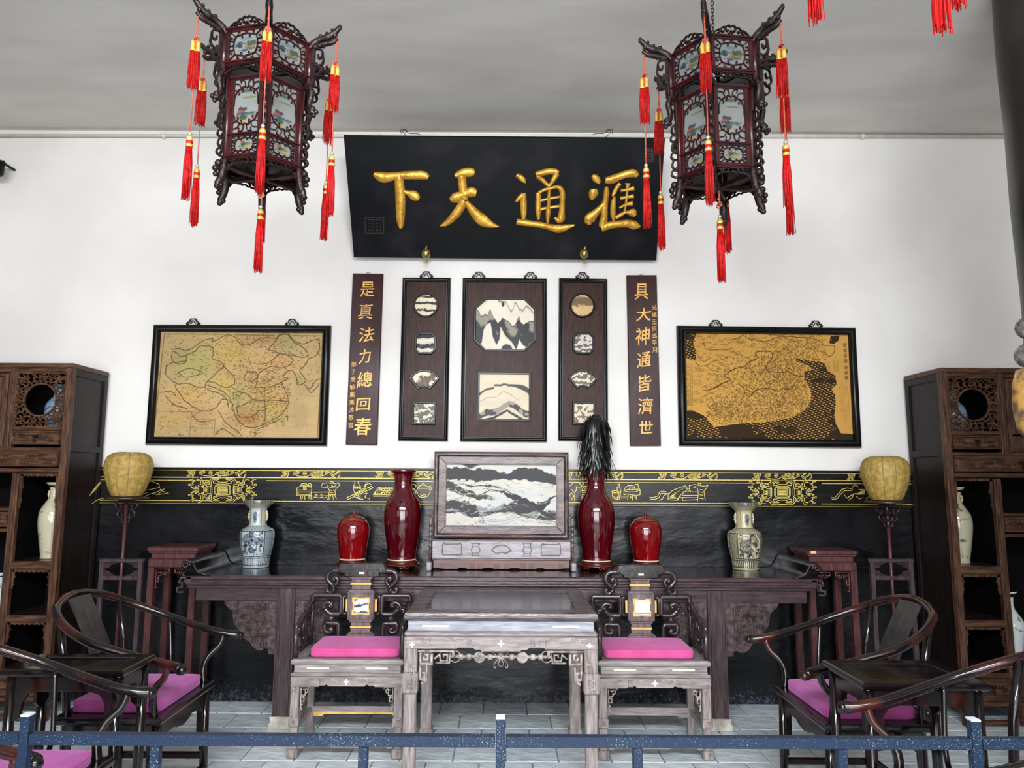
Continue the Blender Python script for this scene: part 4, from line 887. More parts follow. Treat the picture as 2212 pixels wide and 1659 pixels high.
# ------------------------------------------------------------------ spotlight at the far left of the wall
o = empty('wall_spotlight', (-3.74, 5.2, 3.8), 'small black spotlight on the wall at the far left edge', 'lamp')
q = at(2, 366, 5.05); c0 = at(3, 352, 5.05)
MB().lathe([(0, -.045), (.035, -.045), (.045, -.03), (.048, .03), (.04, .05), (0, .05)], (q.x-.03, 5.05, q.z), 20).build('lamp_head', IRON, o)
MB().tube([(q.x-.02, 5.05, q.z), (q.x-.02, 5.05, q.z+.07), (q.x-.02, WF, q.z+.07)], .01, 8).ball((q.x+.01, 5.05, q.z+.055), .016, 10).ball((q.x+.012, 5.05, q.z+.03), .014, 10).build('bracket', IRON, o)
# column at the right with its carved gilded ornament
Cx, Cy_ = 2.825, 3.5
o = empty('round_column', (Cx, Cy_, 0), 'dark weathered round wooden column at the right edge', 'column')
pr = [(.0, .02)]+[(.200+.004*math.sin(z*2.1)+.003*math.sin(z*7), z) for z in np.linspace(.02, 4.17, 40)]
b = MB().lathe(pr, (Cx, Cy_, 0), 40); b.build('shaft', COLM, o)
MB().lathe([(0, 0), (.29, 0), (.31, .03), (.31, .10), (.27, .16), (.21, .18), (.2, .18)], (Cx, Cy_, 0), 40).build('stone_base', STONE, o)
q1, q2, q3 = at(2221, 708, 3.2), at(2223, 768, 3.2), at(2229, 865, 3.2)
og = empty('carved_ornament', (q3.x, 3.2, q3.z-.2), 'gilded and silvery carved ornament mounted on the dark column', 'ornament')
MB().ball(tuple(q1), .052, 18).ball(tuple(q2), .058, 18).build('silvery_boss', mat('silvered_boss', rgb(92, 84, 84), rgb(150, 142, 142), rough=.22, metal=.6, scale=30, bump=.1), og)
MB().lathe([(0, -.21), (.03, -.20), (.065, -.12), (.075, -.02), (.068, .08), (.05, .14), (0, .15)], tuple(q3), 24).build('gilded_body', mat('worn_gilding', rgb(120, 92, 74), rgb(206, 160, 84), rough=.26, metal=.45, scale=16, bump=.2, lo=.42, hi=.58), og)
MB().ball((q3.x-.02, 3.2, q3.z-.25), .03, 14).ball((q3.x-.01, 3.2, q3.z-.31), .026, 14).build('lower_beads', GILT, og)
MB().tube([(q3.x+.03, 3.2, q3.z-.3), (q3.x+.03, 3.2, q1.z+.04)], .025, 8).tube([(q3.x+.03, 3.2, q3.z), (Cx-.12, Cy_-.12, q3.z)], .02, 8).build('bracket', IRON, og)
# ------------------------------------------------------------------ carving motifs
KEY = [(0, 0), (1, 0), (1, 1), (.2, 1), (.2, .38), (.65, .38), (.65, .7)]
def key(b, F, x, y, w_, h_, t, hh, fx=1, fy=1):
    b.sweep([(x+fx*w_*a, y+fy*h_*c) for a, c in KEY], t, F, 0, hh, 'bev')
def scroll_path(pts, tail=(1, 0)): return pts
def fretfill(b, F, inside, x0, x1, y0, y1, s, t, hh, seed=1):
    """rows of interlocking square spirals filling a carved panel"""
    r = random.Random(seed); nx = max(1, round((x1-x0)/s)); ny = max(1, round((y1-y0)/s)); sx = (x1-x0)/nx; sy = (y1-y0)/ny
    for i in range(nx):
        for j in range(ny):
            cx, cy = x0+sx*(i+.5), y0+sy*(j+.5)
            if inside and not inside(cx, cy): continue
            fx, fy = r.choice((-1, 1)), r.choice((-1, 1)); k = r.random()
            if k < .55: key(b, F, cx-fx*sx*.42, cy-fy*sy*.42, sx*.84, sy*.84, t, hh, fx, fy)
            elif k < .8: b.sweep([(cx+a, cy+c) for a, c in spiral(0, 0, s*.4, r.uniform(0, 6), 1.3, 10, .2, fx)], t, F, 0, hh, 'bev')
            else: b.sweep([(cx-fx*sx*.5, cy), (cx, cy), (cx, cy+fy*sy*.4), (cx+fx*sx*.45, cy+fy*sy*.4)], t, F, 0, hh, 'bev')
def diamond(b, F, x, y, r, hh):
    P = []
    for k in range(16):
        a = k*math.pi/8; q = abs(math.cos(2*a)); P.append((x+r*(.32+.68*q**2.2)*math.cos(a), y+r*(.32+.68*q**2.2)*math.sin(a)) if k % 4 in (0, 1, 3) or True else 0)
    b.prism(P, F, 0, hh)
def front(y): return Fr((0, y, 0), (1, 0, 0), (0, 0, 1))
def side(x, s=1): return Fr((x, 0, 0), (0, -s*1.0, 0) if s > 0 else (0, 1, 0), (0, 0, 1))     # faces +X for s>0? (U x V = W)

def hframe(x0, x1, y0, y1, z0, z1, e):
    """mitred horizontal frame with a rounded outer edge"""
    q = e/2; return MB().sweep([(x0+q, y0+q), (x1-q, y0+q), (x1-q, y1-q), (x0+q, y1-q)], e, Fr((0, 0, 0), (1, 0, 0), (0, 1, 0)), z0, z1, 'edge', closed=True)
# ------------------------------------------------------------------ console (long altar table)
ZC = .924; XC = 1.985; YC0, YC1 = 4.625, 5.18
con = empty('altar_table', (0, 4.9, 0), 'long dark rosewood altar table with scrolled ends standing against the wall', 'table')
b = MB(); b.box(-XC+.06, XC-.06, YC0+.01, YC1, ZC-.03, ZC, b=.004); b.build('tabletop', BLKT, con)
b = MB()
b.box(-XC, XC, YC0, YC0+.03, ZC-.028, ZC+.001, b=.007); b.box(-XC+.005, XC-.005, YC0+.012, YC0+.04, ZC-.042, ZC-.028)
b.box(-XC, XC, YC0+.004, YC0+.04, ZC-.062, ZC-.042, b=.006); b.box(-XC+.01, XC-.01, YC0+.014, YC0+.04, ZC-.078, ZC-.062, b=.004)
for s in (-1, 1): b.box(s*(XC-.04), s*XC, YC0, YC1, ZC-.05, ZC-.004, b=.006)
b.build('moulded_edge', ROSEH, con)
for s in (-1, 1):                                    # upturned end
    P = [(0, 0), (.05, .004), (.085, .022), (.105, .052), (.12, .082), (.15, .098), (.175, .088), (.185, .064), (.175, .04), (.16, .03), (.155, .0), (.0, -.004)]
    F = Fr((s*(XC-.155), YC0, ZC), (s, 0, 0), (0, 0, 1))
    MB().prism(cr(P[:9], 4)+P[9:], Fr((s*(XC-.155), YC1 if s > 0 else YC1, ZC), (s, 0, 0), (0, 0, 1)), 0, (YC1-YC0)*1.0, smooth=False).build('upturned_end', BLKT, con) if s > 0 else \
        MB().prism(cr(P[:9], 4)+P[9:], Fr((s*(XC-.155), YC0, ZC), (s, 0, 0), (0, 0, 1)), 0, (YC1-YC0)*1.0).build('upturned_end', BLKT, con)
    b = MB(); FS = Fr((s*(XC-.155), YC0-.001, ZC), (1, 0, 0), (0, 0, 1))
    b.sweep([(s*x, y) for x, y in spiral(.155, .068, .028, 3.4, 1.5, 16, .2, -1)], .006, FS, 0, .006, 'bev')
    b.sweep([(s*x, y) for x, y in cr([(.02, .002), (.08, .03), (.11, .075), (.13, .09)], 4)], .006, FS, 0, .005, 'bev')
    b.sweep([(s*x, y) for x, y in ((.14, -.01), (.175, -.012), (.185, -.04), (.165, -.045), (.165, -.07), (.195, -.075), (.19, -.1), (.155, -.1))], .010, FS, 0, .02, 'bev')
    b.build('scroll_carving', CARVD, con)
    # frieze board under the top
    b = MB(); b.box(s*1.33, s*1.93, 4.665, 4.70, .765, ZC-.078, b=.003); b.build('apron_board', ROSEH, con)
    # leg with grooved mouldings
    xl = s*1.355
    b = MB(); b.box(xl-.058, xl+.058, 4.655, 4.72, .055, ZC-.078, b=.004)
    for dx in (-.052, -.036, .036, .052): b.box(xl+dx-.005, xl+dx+.005, 4.648, 4.66, .06, ZC-.08, b=.002)
    b.build('leg', ROSEV, con)
    MB().box(xl-.058, xl+.058, 5.08, 5.14, .055, ZC-.04, b=.004).build('leg', ROSEV, con)
    MB().prism([(-.082, 0), (.082, 0), (.078, .03), (.066, .045), (.07, .075), (-.07, .075), (-.066, .045), (-.078, .03)], Fr((xl, 5.16, 0), (1, 0, 0), (0, 0, 1)), 0, .52, b=.006).build('foot_block', STONE, con)
    MB().box(xl-.025, xl+.025, 4.72, 5.08, .30, .34, b=.003).build('stretcher', ROSEV, con)
    # carved brackets either side of the leg
    for t in (1, -1):
        x0 = xl+t*s*.058
        P = [(0, .765), (.335, .765), (.325, .735), (.285, .70), (.275, .66), (.265, .62), (.225, .575), (.20, .535), (.165, .515), (.14, .48), (.10, .462), (.07, .475), (.03, .468), (0, .468)]
        m = t*s; P2 = [(x0+m*x, z) for x, z in P]; F = front(4.685)
        b = MB(); b.prism(P2, F, 0, .018, b=.003)
        b.build('bracket', CARVD, con)
        b = MB(); F = front(4.667)
        b.sweep(cr([(x0+m*(x-.006), z+.006) for x, z in P[1:-1]], 3), .010, F, 0, .008, 'bev')
        b.sweep([(x0+m*.26, .745), (x0+m*.055, .745), (x0+m*.055, .49)], .008, F, 0, .008, 'bev')
        q = [((x-x0)/m, z) for x, z in P2]
        ins = lambda x, z: inpoly(np.array([(x-x0)/m+.018]), np.array([z-.016]), P)[0] and inpoly(np.array([(x-x0)/m]), np.array([z]), P)[0]
        fretfill(b, F, ins, min(x0+m*.065, x0+m*.31), max(x0+m*.065, x0+m*.31), .475, .74, .034, .008, .009, 3+int(t))
        o = b.build('fretwork_carving', CARVD, con)
        b = MB(); b.box(min(x0, x0+m*.045), max(x0, x0+m*.045), 4.668, 4.70, .44, .765, b=.003); b.build('bracket_stile', ROSEV, con)
# centre frieze, with framed carved panels between the legs
b = MB(); b.box(-1.30, 1.30, 4.665, 4.70, .765, ZC-.078, b=.003); b.build('apron_board', ROSEH, con)
b = MB()
for s in (-1, 1):
    b.box(s*1.22, s*.42, 4.66, 4.668, .80, .808, b=.002); b.box(s*.38, s*.372, 4.66, 4.668, .77, .84, b=.002)
for x in (-.95, -.45, 0, .45, .95): b.box(x-.006, x+.006, 4.66, 4.666, .766, .845, b=.002)
b.build('frieze_moulding', ROSEH, con)

# ------------------------------------------------------------------ square centre table
tb = empty('square_table', (0, 4.2, 0), 'carved grey-brown square table standing in the centre in front of the altar table', 'table')
ZT, TY0, TY1, TX = .86, 3.79, 4.606, .496
b = hframe(-TX, TX, TY0, TY1, ZT-.045, ZT, .10); b.build('top_frame', mat('worn_dark_tabletop', rgb(52, 40, 42), rgb(104, 90, 90), rough=.24, scale=8, stretch=(1, 8, 8), bump=.15, bscale=30, rvar=.08, spec=.7), tb)
MB().box(-TX+.102, TX-.102, TY0+.102, TY1-.092, ZT-.03, ZT-.003, b=.002).build('centre_board', BLKT, tb)
b = MB(); b.box(-TX+.018, TX-.018, TY0+.02, TY1-.02, ZT-.098, ZT-.045, b=.003); b.build('waist', mat('pale_grey_waist_wood', rgb(120, 122, 132), rgb(160, 160, 168), rough=.3, scale=8, stretch=(1, 8, 8)), tb)
for s in (-1, 1): MB().box(s*.335-.07, s*.335+.07, TY0+.014, TY0+.021, ZT-.079, ZT-.066, b=.003).build('bone_strip', IVORY, tb)
b = MB(); b.box(-TX+.002, TX-.002, TY0+.004, TY1-.004, ZT-.122, ZT-.098, b=.008)
b.build('moulding', GREY, tb)
F = front(TY0+.03)
top, bot = ZT-.122, ZT-.182
half = [(0, bot-.012), (.10, bot-.012), (.105, bot-.004), (.13, bot-.004), (.145, bot+.006), (.22, bot+.006), (.225, bot), (.43, bot)]
P = [(-x, z) for x, z in half[::-1]]+half[1:]+[(TX-.004, bot), (TX-.004, top), (-TX+.004, top), (-TX+.004, bot)]
b = MB(); b.prism(P, F, 0, .028, b=.003)
b.build('apron', GREY, tb)
b = MB(); F2 = front(TY0+.002); h = .004
mid = (top+bot)/2
for s in (-1, 1):
    key(b, F2, s*.19, mid-.02, .04, .034, .005, h, s, 1); key(b, F2, s*.175, mid+.012, .025, .028, .005, h, -s, -1)
    b.sweep([(s*.23, mid+.012), (s*.245, mid+.012), (s*.245, mid+.022), (s*.262, mid+.022)], .005, F2, 0, h, 'bev')
    b.sweep(cr([(s*.0, mid-.034), (s*.07, mid-.034), (s*.09, mid-.01), (s*.085, mid+.01), (s*.075, mid+.005), (s*.08, mid-.002)], 4), .004, F2, 0, h, 'bev')
    key(b, F2, s*.41, mid+.0, .028, .024, .005, h, -s, 1); b.sweep([(s*.44, mid+.02), (s*.36, mid+.02), (s*.36, mid+.004), (s*.375, mid+.0)], .005, F2, 0, h, 'bev')
    xl = s*(TX-.037)
    b.sweep([(s*(TX-.012), mid+.022), (s*(TX-.012), mid-.20), (s*(TX-.03), mid-.20), (s*(TX-.03), mid-.17), (s*(TX-.05), mid-.17)], .005, F2, 0, h, 'bev')
    b.sweep([(s*(TX-.058), mid-.03), (s*(TX-.058), mid-.10), (s*(TX-.04), mid-.10), (s*(TX-.04), mid-.13)], .005, F2, 0, h, 'bev')
    key(b, F2, s*(TX-.06), mid-.12, .024, .032, .005, h, s, -1)
    b.sweep(cr([(s*(TX-.058), mid-.16), (s*(TX-.062), mid-.19), (s*(TX-.052), mid-.195), (s*(TX-.054), mid-.185)], 3), .004, F2, 0, h, 'bev')
    key(b, Fr((0, TY0-.008, 0), (1, 0, 0), (0, 0, 1)), s*(TX-.055), .49, .032, .04, .006, h, s, 1)
b.build('relief_carving', CARVE, tb)
for x, r in ((0, .02), (-TX+.045, .017), (TX-.045, .017)):
    d = MB(); diamond(d, F2, x, mid if x == 0 else mid-.008, r, .006); d.build('bone_diamond', IVORY, tb)
for s in (-1, 1):
    xl = s*(TX-.036)
    b = MB(); b.box(xl-.034, xl+.034, TY0+.006, TY0+.07, .56, top, b=.005); b.box(xl-.04, xl+.04, TY0-.006, TY0+.078, .46, .562, b=.008); b.box(xl-.031, xl+.031, TY0+.012, TY0+.07, 0, .462, b=.006)
    b.build('leg', GREYV, tb)
    xr = s*(TX-.046)
    MB().box(xr-.033, xr+.033, TY1-.072, TY1-.008, 0, top, b=.006).box(xr-.04, xr+.04, TY1-.08, TY1, 0, .05, b=.006).build('leg', GREYV, tb)
    MB().box(s*(TX-.03), s*(TX-.004), TY0+.06, TY1-.06, bot, top, b=.003).build('side_apron', GREY, tb)
    # corner frets
    b = MB(); FF = Fr((0, TY0+.045, 0), (1, 0, 0), (0, 0, 1)); X0 = TX-.072; t = .015
    q = lambda L: [(s*(X0-x), bot-.004-z) for x, z in L]
    b.sweep(q([(0, .012), (.18, .012), (.18, .04), (.165, .04)]), t, FF, 0, .022, 'full')
    b.sweep(q([(.07, .025), (.07, .075), (.012, .075), (.012, .02)]), t, FF, 0, .022, 'full')
    b.sweep(q([(.035, .03), (.05, .03), (.05, .055), (.03, .055), (.03, .04)]), t*.7, FF, 0, .02, 'full')
    b.sweep(q([(.085, .05), (.11, .03), (.115, .06), (.15, .06), (.15, .03), (.13, .03), (.13, .045)]), t*.7, FF, 0, .02, 'full')
    b.sweep(q([(.09, .07), (.16, .07), (.165, .03)]), t*.7, FF, 0, .02, 'full')
    b.sweep(q([(.012, .08), (.012, .15), (.035, .155), (.035, .12), (.022, .118)]), t, FF, 0, .022, 'full')
    b.sweep(q([(.045, .08), (.045, .155), (.02, .175), (.02, .165)]), t*.7, FF, 0, .02, 'full')
    b.build('corner_fret', CARVE, tb)
b = MB(); FF = Fr((0, TY0+.05, 0), (1, 0, 0), (0, 0, 1)); zr = bot-.045
b.tube([(-.235, TY0+.04, zr), (.235, TY0+.04, zr)], .0085, 8)
for x in (-.205, -.165, -.055, .055, .165, .205): b.lathe([(0, -.016), (.012, -.014), (.016, 0), (.012, .014), (0, .016)], (x, TY0+.04, zr), 10)
b.build('rope_stretcher', CARVE, tb)
for s in (-1, 1):
    b = MB(); F3 = Fr((s*.11, TY0+.045, zr), (1, 0, 0), (0, 0, 1))
    b.prism(shape_pts('circle', .056, .056), F3, 0, .012, b=.002); b.sweep(shape_pts('circle', .05, .05), .005, F3, .01, .017, closed=True); b.sweep([(-.008, -.008), (.008, -.008), (.008, .008), (-.008, .008)], .004, F3, .01, .018, closed=True)
    b.build('coin', CARVE, tb)
    b = MB(); F3 = Fr((s*.235, TY0+.05, zr), (1, 0, 0), (0, 0, 1)); b.sweep(shape_pts('circle', .056, .056), .006, F3, 0, .012, 'full', closed=True); b.build('ring', CARVE, tb)
b = MB(); F3 = Fr((0, TY0+.045, zr), (1, 0, 0), (0, 0, 1))
for s in (-1, 1):
    for pts in ([(0, 0), (s*.012, .03), (s*.034, .038), (s*.038, .022), (s*.012, -.004), (0, -.012)], [(0, 0), (s*.004, .028), (s*.018, .034), (s*.012, .012), (s*-.01, -.01)],
                [(0, 0), (s*.016, -.012), (s*.03, -.028), (s*.036, -.046), (s*.03, -.054), (s*.024, -.046)], [(0, 0), (s*.008, -.02), (s*.014, -.036), (0, -.048)]):
        b.sweep(cr(pts, 5), .0055, F3, 0, .014, 'full')
b.build('endless_knot', CARVE, tb)

# ------------------------------------------------------------------ formal armchairs
def armchair(cx, label, marblef):
    o = empty('carved_armchair', (cx, 4.4, 0), label, 'chair', 'pair of carved armchairs flanking the square table')
    W, Y0, Y1, ZS = .315, 4.19, 4.60, .527
    hframe(cx-W, cx+W, Y0, Y1, ZS-.032, ZS, .07).build('seat', GREY, o)
    MB().box(cx-W+.066, cx+W-.066, Y0+.066, Y1-.066, ZS-.02, ZS-.002).build('seat_board', ROSEH, o)
    MB().box(cx-W+.015, cx+W-.015, Y0+.014, Y1-.014, ZS-.075, ZS-.032, b=.003).build('waist', GREY, o)
    for s in (-1, 1): MB().box(cx+s*.165-.064, cx+s*.165+.064, Y0+.008, Y0+.015, ZS-.056, ZS-.045, b=.003).build('bone_strip', IVORY, o)
    MB().box(cx-W, cx+W, Y0, Y1, ZS-.093, ZS-.075, b=.006).build('moulding', GREY, o)
    t, bo = ZS-.093, ZS-.145
    half = [(0, bo), (.10, bo), (.112, bo+.010), (.125, bo+.004), (.15, bo+.004), (.158, bo-.003), (.27, bo-.003)]
    F = Fr((cx, Y0+.025, 0), (1, 0, 0), (0, 0, 1))
    b = MB().prism([(-x, z) for x, z in half[::-1]]+half[1:]+[(W-.002, bo), (W-.002, t), (-W+.002, t), (-W+.002, bo)], F, 0, .024, b=.003); b.build('apron', GREY, o)
    b = MB(); F2 = Fr((cx, Y0+.001, 0), (1, 0, 0), (0, 0, 1)); m = (t+bo)/2
    for s in (-1, 1):
        key(b, F2, s*.115, m-.012, .034, .026, .004, .004, s, 1)
        b.sweep(cr([(s*.025, m-.012), (s*.055, m-.014), (s*.075, m), (s*.065, m+.012), (s*.055, m+.004)], 4), .004, F2, 0, .004, 'bev')
        b.sweep(spiral(s*.045, m+.006, .012, 0, 1.3, 10, .3, s), .004, F2, 0, .004, 'bev')
        b.sweep(cr([(s*.085, m+.002), (s*.095, m+.014), (s*.105, m+.002)], 4), .004, F2, 0, .004, 'bev')
        b.sweep([(s*.155, m+.012), (s*.2, m+.012), (s*.2, m), (s*.225, m)], .004, F2, 0, .004, 'bev')
        for j in range(4): b.sweep(cr([(s*(W-.012), t-.012-j*.02), (s*(W-.03), t-.016-j*.02), (s*(W-.036), t-.03-j*.02)], 3), .004, F2, 0, .004, 'bev')
        b.sweep([(s*(W-.044), t-.03), (s*(W-.05), t-.02), (s*(W-.09), t-.02)], .004, F2, 0, .004, 'bev')
        key(b, Fr((cx, Y0-.002, 0), (1, 0, 0), (0, 0, 1)), s*(W-.034), .175, .022, .028, .005, .004, s, 1)
        key(b, Fr((cx, Y0-.006, 0), (1, 0, 0), (0, 0, 1)), s*(W-.024), .012, .02, .028, .005, .004, s, 1)
    b.build('relief_carving', CARVE, o)
    d = MB(); diamond(d, F2, 0, m, .019, .006); d.build('bone_diamond', IVORY, o)
    for s in (-1, 1):
        xl = cx+s*(W-.026)
        b = MB(); b.box(xl-.024, xl+.024, Y0+.004, Y0+.05, .215, t, b=.004); b.box(xl-.028, xl+.028, Y0-.002, Y0+.056, .165, .218, b=.005); b.box(xl-.021, xl+.021, Y0+.008, Y0+.048, 0, .168, b=.004)
        b.box(xl-.030, xl+.030, Y0-.006, Y0+.056, 0, .05, b=.006); b.build('leg', GREYV, o)
        b = MB(); b.box(xl-.02, xl+.02, Y1-.05, Y1-.008, 0, t, b=.004); b.box(xl-.027, xl+.027, Y1-.058, Y1-.002, .30, .37, b=.005); b.build('leg', GREYV, o)
        MB().box(xl-.012, xl+.012, Y0+.05, Y1-.05, .135, .165, b=.003).build('side_stretcher', GREY, o)
        MB().box(cx+s*(W-.024), cx+s*(W-.004), Y0+.045, Y1-.045, bo, t, b=.003).build('side_apron', GREY, o)
        b = MB(); FF = Fr((cx, Y0+.03, 0), (1, 0, 0), (0, 0, 1)); X0 = W-.052
        q = lambda L: [(s*(X0-x), bo-.002-z) for x, z in L]
        for L in ([(0, .005), (.055, .005), (.055, .014)], [(.006, .012), (.006, .05), (.03, .05), (.03, .02), (.016, .02)], [(.03, .014), (.045, .02), (.042, .034), (.03, .04)], [(.006, .05), (.006, .10), (.018, .10)], [(.006, .06), (.024, .06), (.024, .082), (.01, .082)], [(.018, .05), (.022, .07)], [(.004, .1), (.012, .125), (.004, .13)]):
            b.sweep(q(L), .007, FF, 0, .014, 'full')
        b.build('corner_fret', CARVE, o)
    MB().box(cx-W+.04, cx+W-.04, Y1-.045, Y1-.02, .135, .168, b=.003).build('rear_stretcher', GREY, o)
    FR = Fr((cx, Y1-.03, 0), (1, 0, 0), (0, 0, 1))
    MB().prism([(-.27, .135), (.27, .135), (.27, .110), (.22, .110), (.20, .122), (-.20, .122), (-.22, .110), (-.27, .110)], FR, 0, .012).build('rear_lower_rail', AMBER if cx < 0 else GREY, o)
    FR = Fr((cx, Y0+.03, 0), (1, 0, 0), (0, 0, 1))
    b = MB().prism([(-.265, .095), (.265, .095), (.265, .05), (.235, .05), (.225, .06), (.15, .058), (.14, .066), (.09, .066), (.08, .055), (-.08, .055), (-.09, .066), (-.14, .066), (-.15, .058), (-.225, .06), (-.235, .05), (-.265, .05)], FR, 0, .02, b=.003)
    for s in (-1, 1):
        for x in (.04, .10, .16, .22): key(b, Fr((cx, Y0+.01, 0), (1, 0, 0), (0, 0, 1)), s*x, .068, .022, .014, .004, .004, s, 1)
    b.build('front_stretcher', GREY, o)
    # ---- back
    YB = 4.565; k = YB/1590/7.135; z00 = at(1379, 1200, YB).z; z10 = at(1379, 1300, YB).z; kz = (z00-z10)/100/7.135
    q = lambda x, y: ((x-920)*k, z00-y*kz)
    FB_ = Fr((cx, YB, 0), (1, 0, 0), (0, 0, 1))
    b = MB().prism(cr([q(*p) for p in ((600, 140), (920, 132), (1230, 140), (1275, 195), (1285, 240), (1235, 285), (1190, 300), (1170, 345), (920, 350), (670, 345), (650, 300), (605, 285), (555, 240), (565, 195))], 3, True), FB_, -.012, .022, b=.005)
    F4 = Fr((cx, YB-.022, 0), (1, 0, 0), (0, 0, 1))
    for s in (-1, 1):
        c = lambda L: [q(920+s*(x-920), y) for x, y in L]
        b.sweep(c(spiral(575, 240, 32, 0, 1.6, 14, .25)), .005, F4, 0, .004, 'bev')
        b.sweep(c([(690, 290), (650, 290), (650, 260), (680, 235), (800, 235), (830, 260), (835, 300), (815, 290)]), .005, F4, 0, .004, 'bev')
        b.sweep(c([(740, 300), (715, 285), (735, 270), (750, 290), (740, 320), (780, 325), (860, 325)]), .005, F4, 0, .004, 'bev')
    b.build('crest_rail', CHRD, o)
    MB().prism([q(*p) for p in ((880, 272), (960, 272), (960, 300), (880, 300))], F4, 0, .005).build('bone_plaque', IVORY, o)
    for s in (-1, 1):
        c = lambda L: [(cx+q(920+s*(x-920), y)[0], YB, q(0, y)[1]) for x, y in L]
        b = MB()
        b.tube(cr(c([(600, 262), (520, 258), (440, 270), (395, 320), (390, 390), (430, 450), (480, 500), (478, 555), (430, 590), (388, 575), (385, 535), (410, 530)]), 5), [.010]+[.0165]*36+[.013]*19, 9)
        b.tube(cr(c([(470, 500), (520, 470), (548, 420), (525, 370), (485, 365), (478, 395), (500, 405)]), 5), .0125, 8)
        b.ball(c([(490, 500)])[0][:1]+(YB-.012, c([(490, 500)])[0][2]), .014, 10)
        b.build('crest_scroll', CHRD, o)
        b = MB()
        b.tube(cr(c([(175, 850), (175, 760), (178, 652), (190, 640), (300, 638), (590, 640), (604, 655), (604, 900), (590, 920), (450, 920), (400, 880), (355, 845)]), 3), .0162, 9)
        b.tube(cr(c([(355, 845), (320, 820), (345, 770), (400, 745), (455, 765), (455, 805), (425, 800)]), 5), .0135, 8)
        b.tube(cr(c([(340, 830), (300, 850), (268, 850), (262, 880), (285, 895)]), 4), .009, 7)
        b.ball((c([(355, 815)])[0][0], YB-.012, c([(355, 815)])[0][2]), .013, 10)
        b.build('back_scroll', CHRD, o)
        b = MB().ball(c([(465, 988)])[0], .0225, 14); b.build('ball_ornament', CHRD, o)
        b = MB(); b.tube(cr(c([(582, 1280), (582, 1180), (580, 1085), (565, 1065), (470, 1062), (372, 1065), (372, 1160), (385, 1190), (440, 1200), (478, 1180), (470, 1145), (440, 1150)]), 4), .0148, 8)
        b.tube([c([(465, 920)])[0], c([(465, 1060)])[0]], .006, 6); b.build('lower_scroll', CHRD, o)
        b = MB(); b.tube(c([(712, 650), (645, 650), (638, 665), (638, 905), (645, 918), (712, 918)]), .009, 8); b.box(cx+q(920+s*(600-920), 0)[0], cx+q(920+s*(640-920), 0)[0], YB-.008, YB+.008, q(0, 800)[1], q(0, 770)[1]); b.build('side_frame', CHRD, o)
        x0, x1 = sorted((cx+q(920+s*(680-920), 0)[0], cx+q(920+s*(714-920), 0)[0]))
        MB().box(x0, x1, YB-.006, YB+.006, q(0, 885)[1], q(0, 690)[1], b=.002).build('boxwood_inlay', AMBER, o)
        # arm panel running forward
        X = cx+s*.302
        b = MB()
        b.tube(cr([(X, YB, .775), (X, YB-.04, .775), (X, YB-.12, .745), (X, YB-.15, .735), (X, YB-.23, .728), (X, YB-.26, .705), (X, 4.235, .70), (X, 4.228, .69)], 4), .0145, 8)
        b.tube([(X, 4.228, .692), (X, 4.228, ZS)], .0150, 9)
        b.tube([(X, YB, .95-.16), (X, YB, ZS)], .0135, 9)
        b.build('arm_frame', CHRD, o)
        b = MB(); FA = Fr((X, 0, 0), (0, -1, 0), (0, 0, 1))
        for L in ([(-4.52, .56), (-4.47, .60), (-4.44, .66), (-4.48, .70), (-4.50, .68)], [(-4.44, .74), (-4.42, .68), (-4.43, .60), (-4.40, .55)], [(-4.40, .72), (-4.37, .66), (-4.39, .60), (-4.36, .54)], [(-4.36, .58), (-4.33, .64), (-4.30, .69), (-4.28, .66), (-4.30, .63)],
                  [(-4.34, .56), (-4.29, .555), (-4.25, .57)], [(-4.55, .60), (-4.52, .57), (-4.46, .545)], [(-4.44, .66), (-4.40, .655), (-4.36, .66)], [(-4.53, .72), (-4.49, .735), (-4.46, .72)]):
            b.tube([FA.p(u, v) for u, v in cr(L, 4)], .0095, 7)
        b.ball((X, 4.385, .60), .016, 10); b.build('arm_fretwork', CHRD, o)
    def trap(x0, x1, x2, x3, y0, y1, d0, d1, name, mt, bb=.003): MB().prism([q(x0, y0), q(x1, y0), q(x3, y1), q(x2, y1)], FB_, d0, d1, b=bb).build(name, mt, o)
    NK = SPLT
    b = MB()
    for (x0, x1, x2, x3, y0, y1, d) in ((735, 1088, 755, 1068, 350, 382, .016), (760, 1062, 770, 1052, 382, 440, .010), (770, 1052, 765, 1058, 475, 545, .010), (738, 1090, 715, 1115, 545, 580, .018),
                                     (740, 1100, 755, 1085, 1000, 1040, .016), (770, 1068, 765, 1072, 1040, 1100, .010), (765, 1072, 770, 1066, 1130, 1190, .010), (750, 1090, 735, 1105, 1190, 1215, .014), (715, 1125, 700, 1140, 1215, 1290, .020)):
        if y0 == 1000: b.build('upper_splat', NK, o); b = MB()
        b.prism([q(x0, y0), q(x1, y0), q(x3, y1), q(x2, y1)], FB_, -d, d, b=.003)
    b.build('lower_splat', NK, o)
    for y0, y1, x0, x1 in ((440, 476, 750, 1066), (1098, 1130, 762, 1078)): MB().prism([q(x0, y0), q(x1, y0), q(x1, y1), q(x0, y1)], FB_, -.012, .014, b=.002).build('boxwood_band', AMBER, o)
    b = MB().prism([q(*p) for p in ((730, 572), (1105, 572), (1122, 590), (1122, 985), (1105, 1002), (730, 1002), (714, 985), (714, 590))], FB_, -.016, .026, b=.005)
    F5 = Fr((cx, YB-.026, 0), (1, 0, 0), (0, 0, 1))
    for sx in (-1, 1):
        for sy in (-1, 1):
            b.sweep([q(920+sx*x, 788+sy*y) for x, y in ((60, 190), (90, 190), (100, 170), (150, 170), (155, 185), (178, 185), (178, 150), (165, 150), (165, 90), (178, 80), (178, 40))], .005, F5, 0, .004, 'bev')
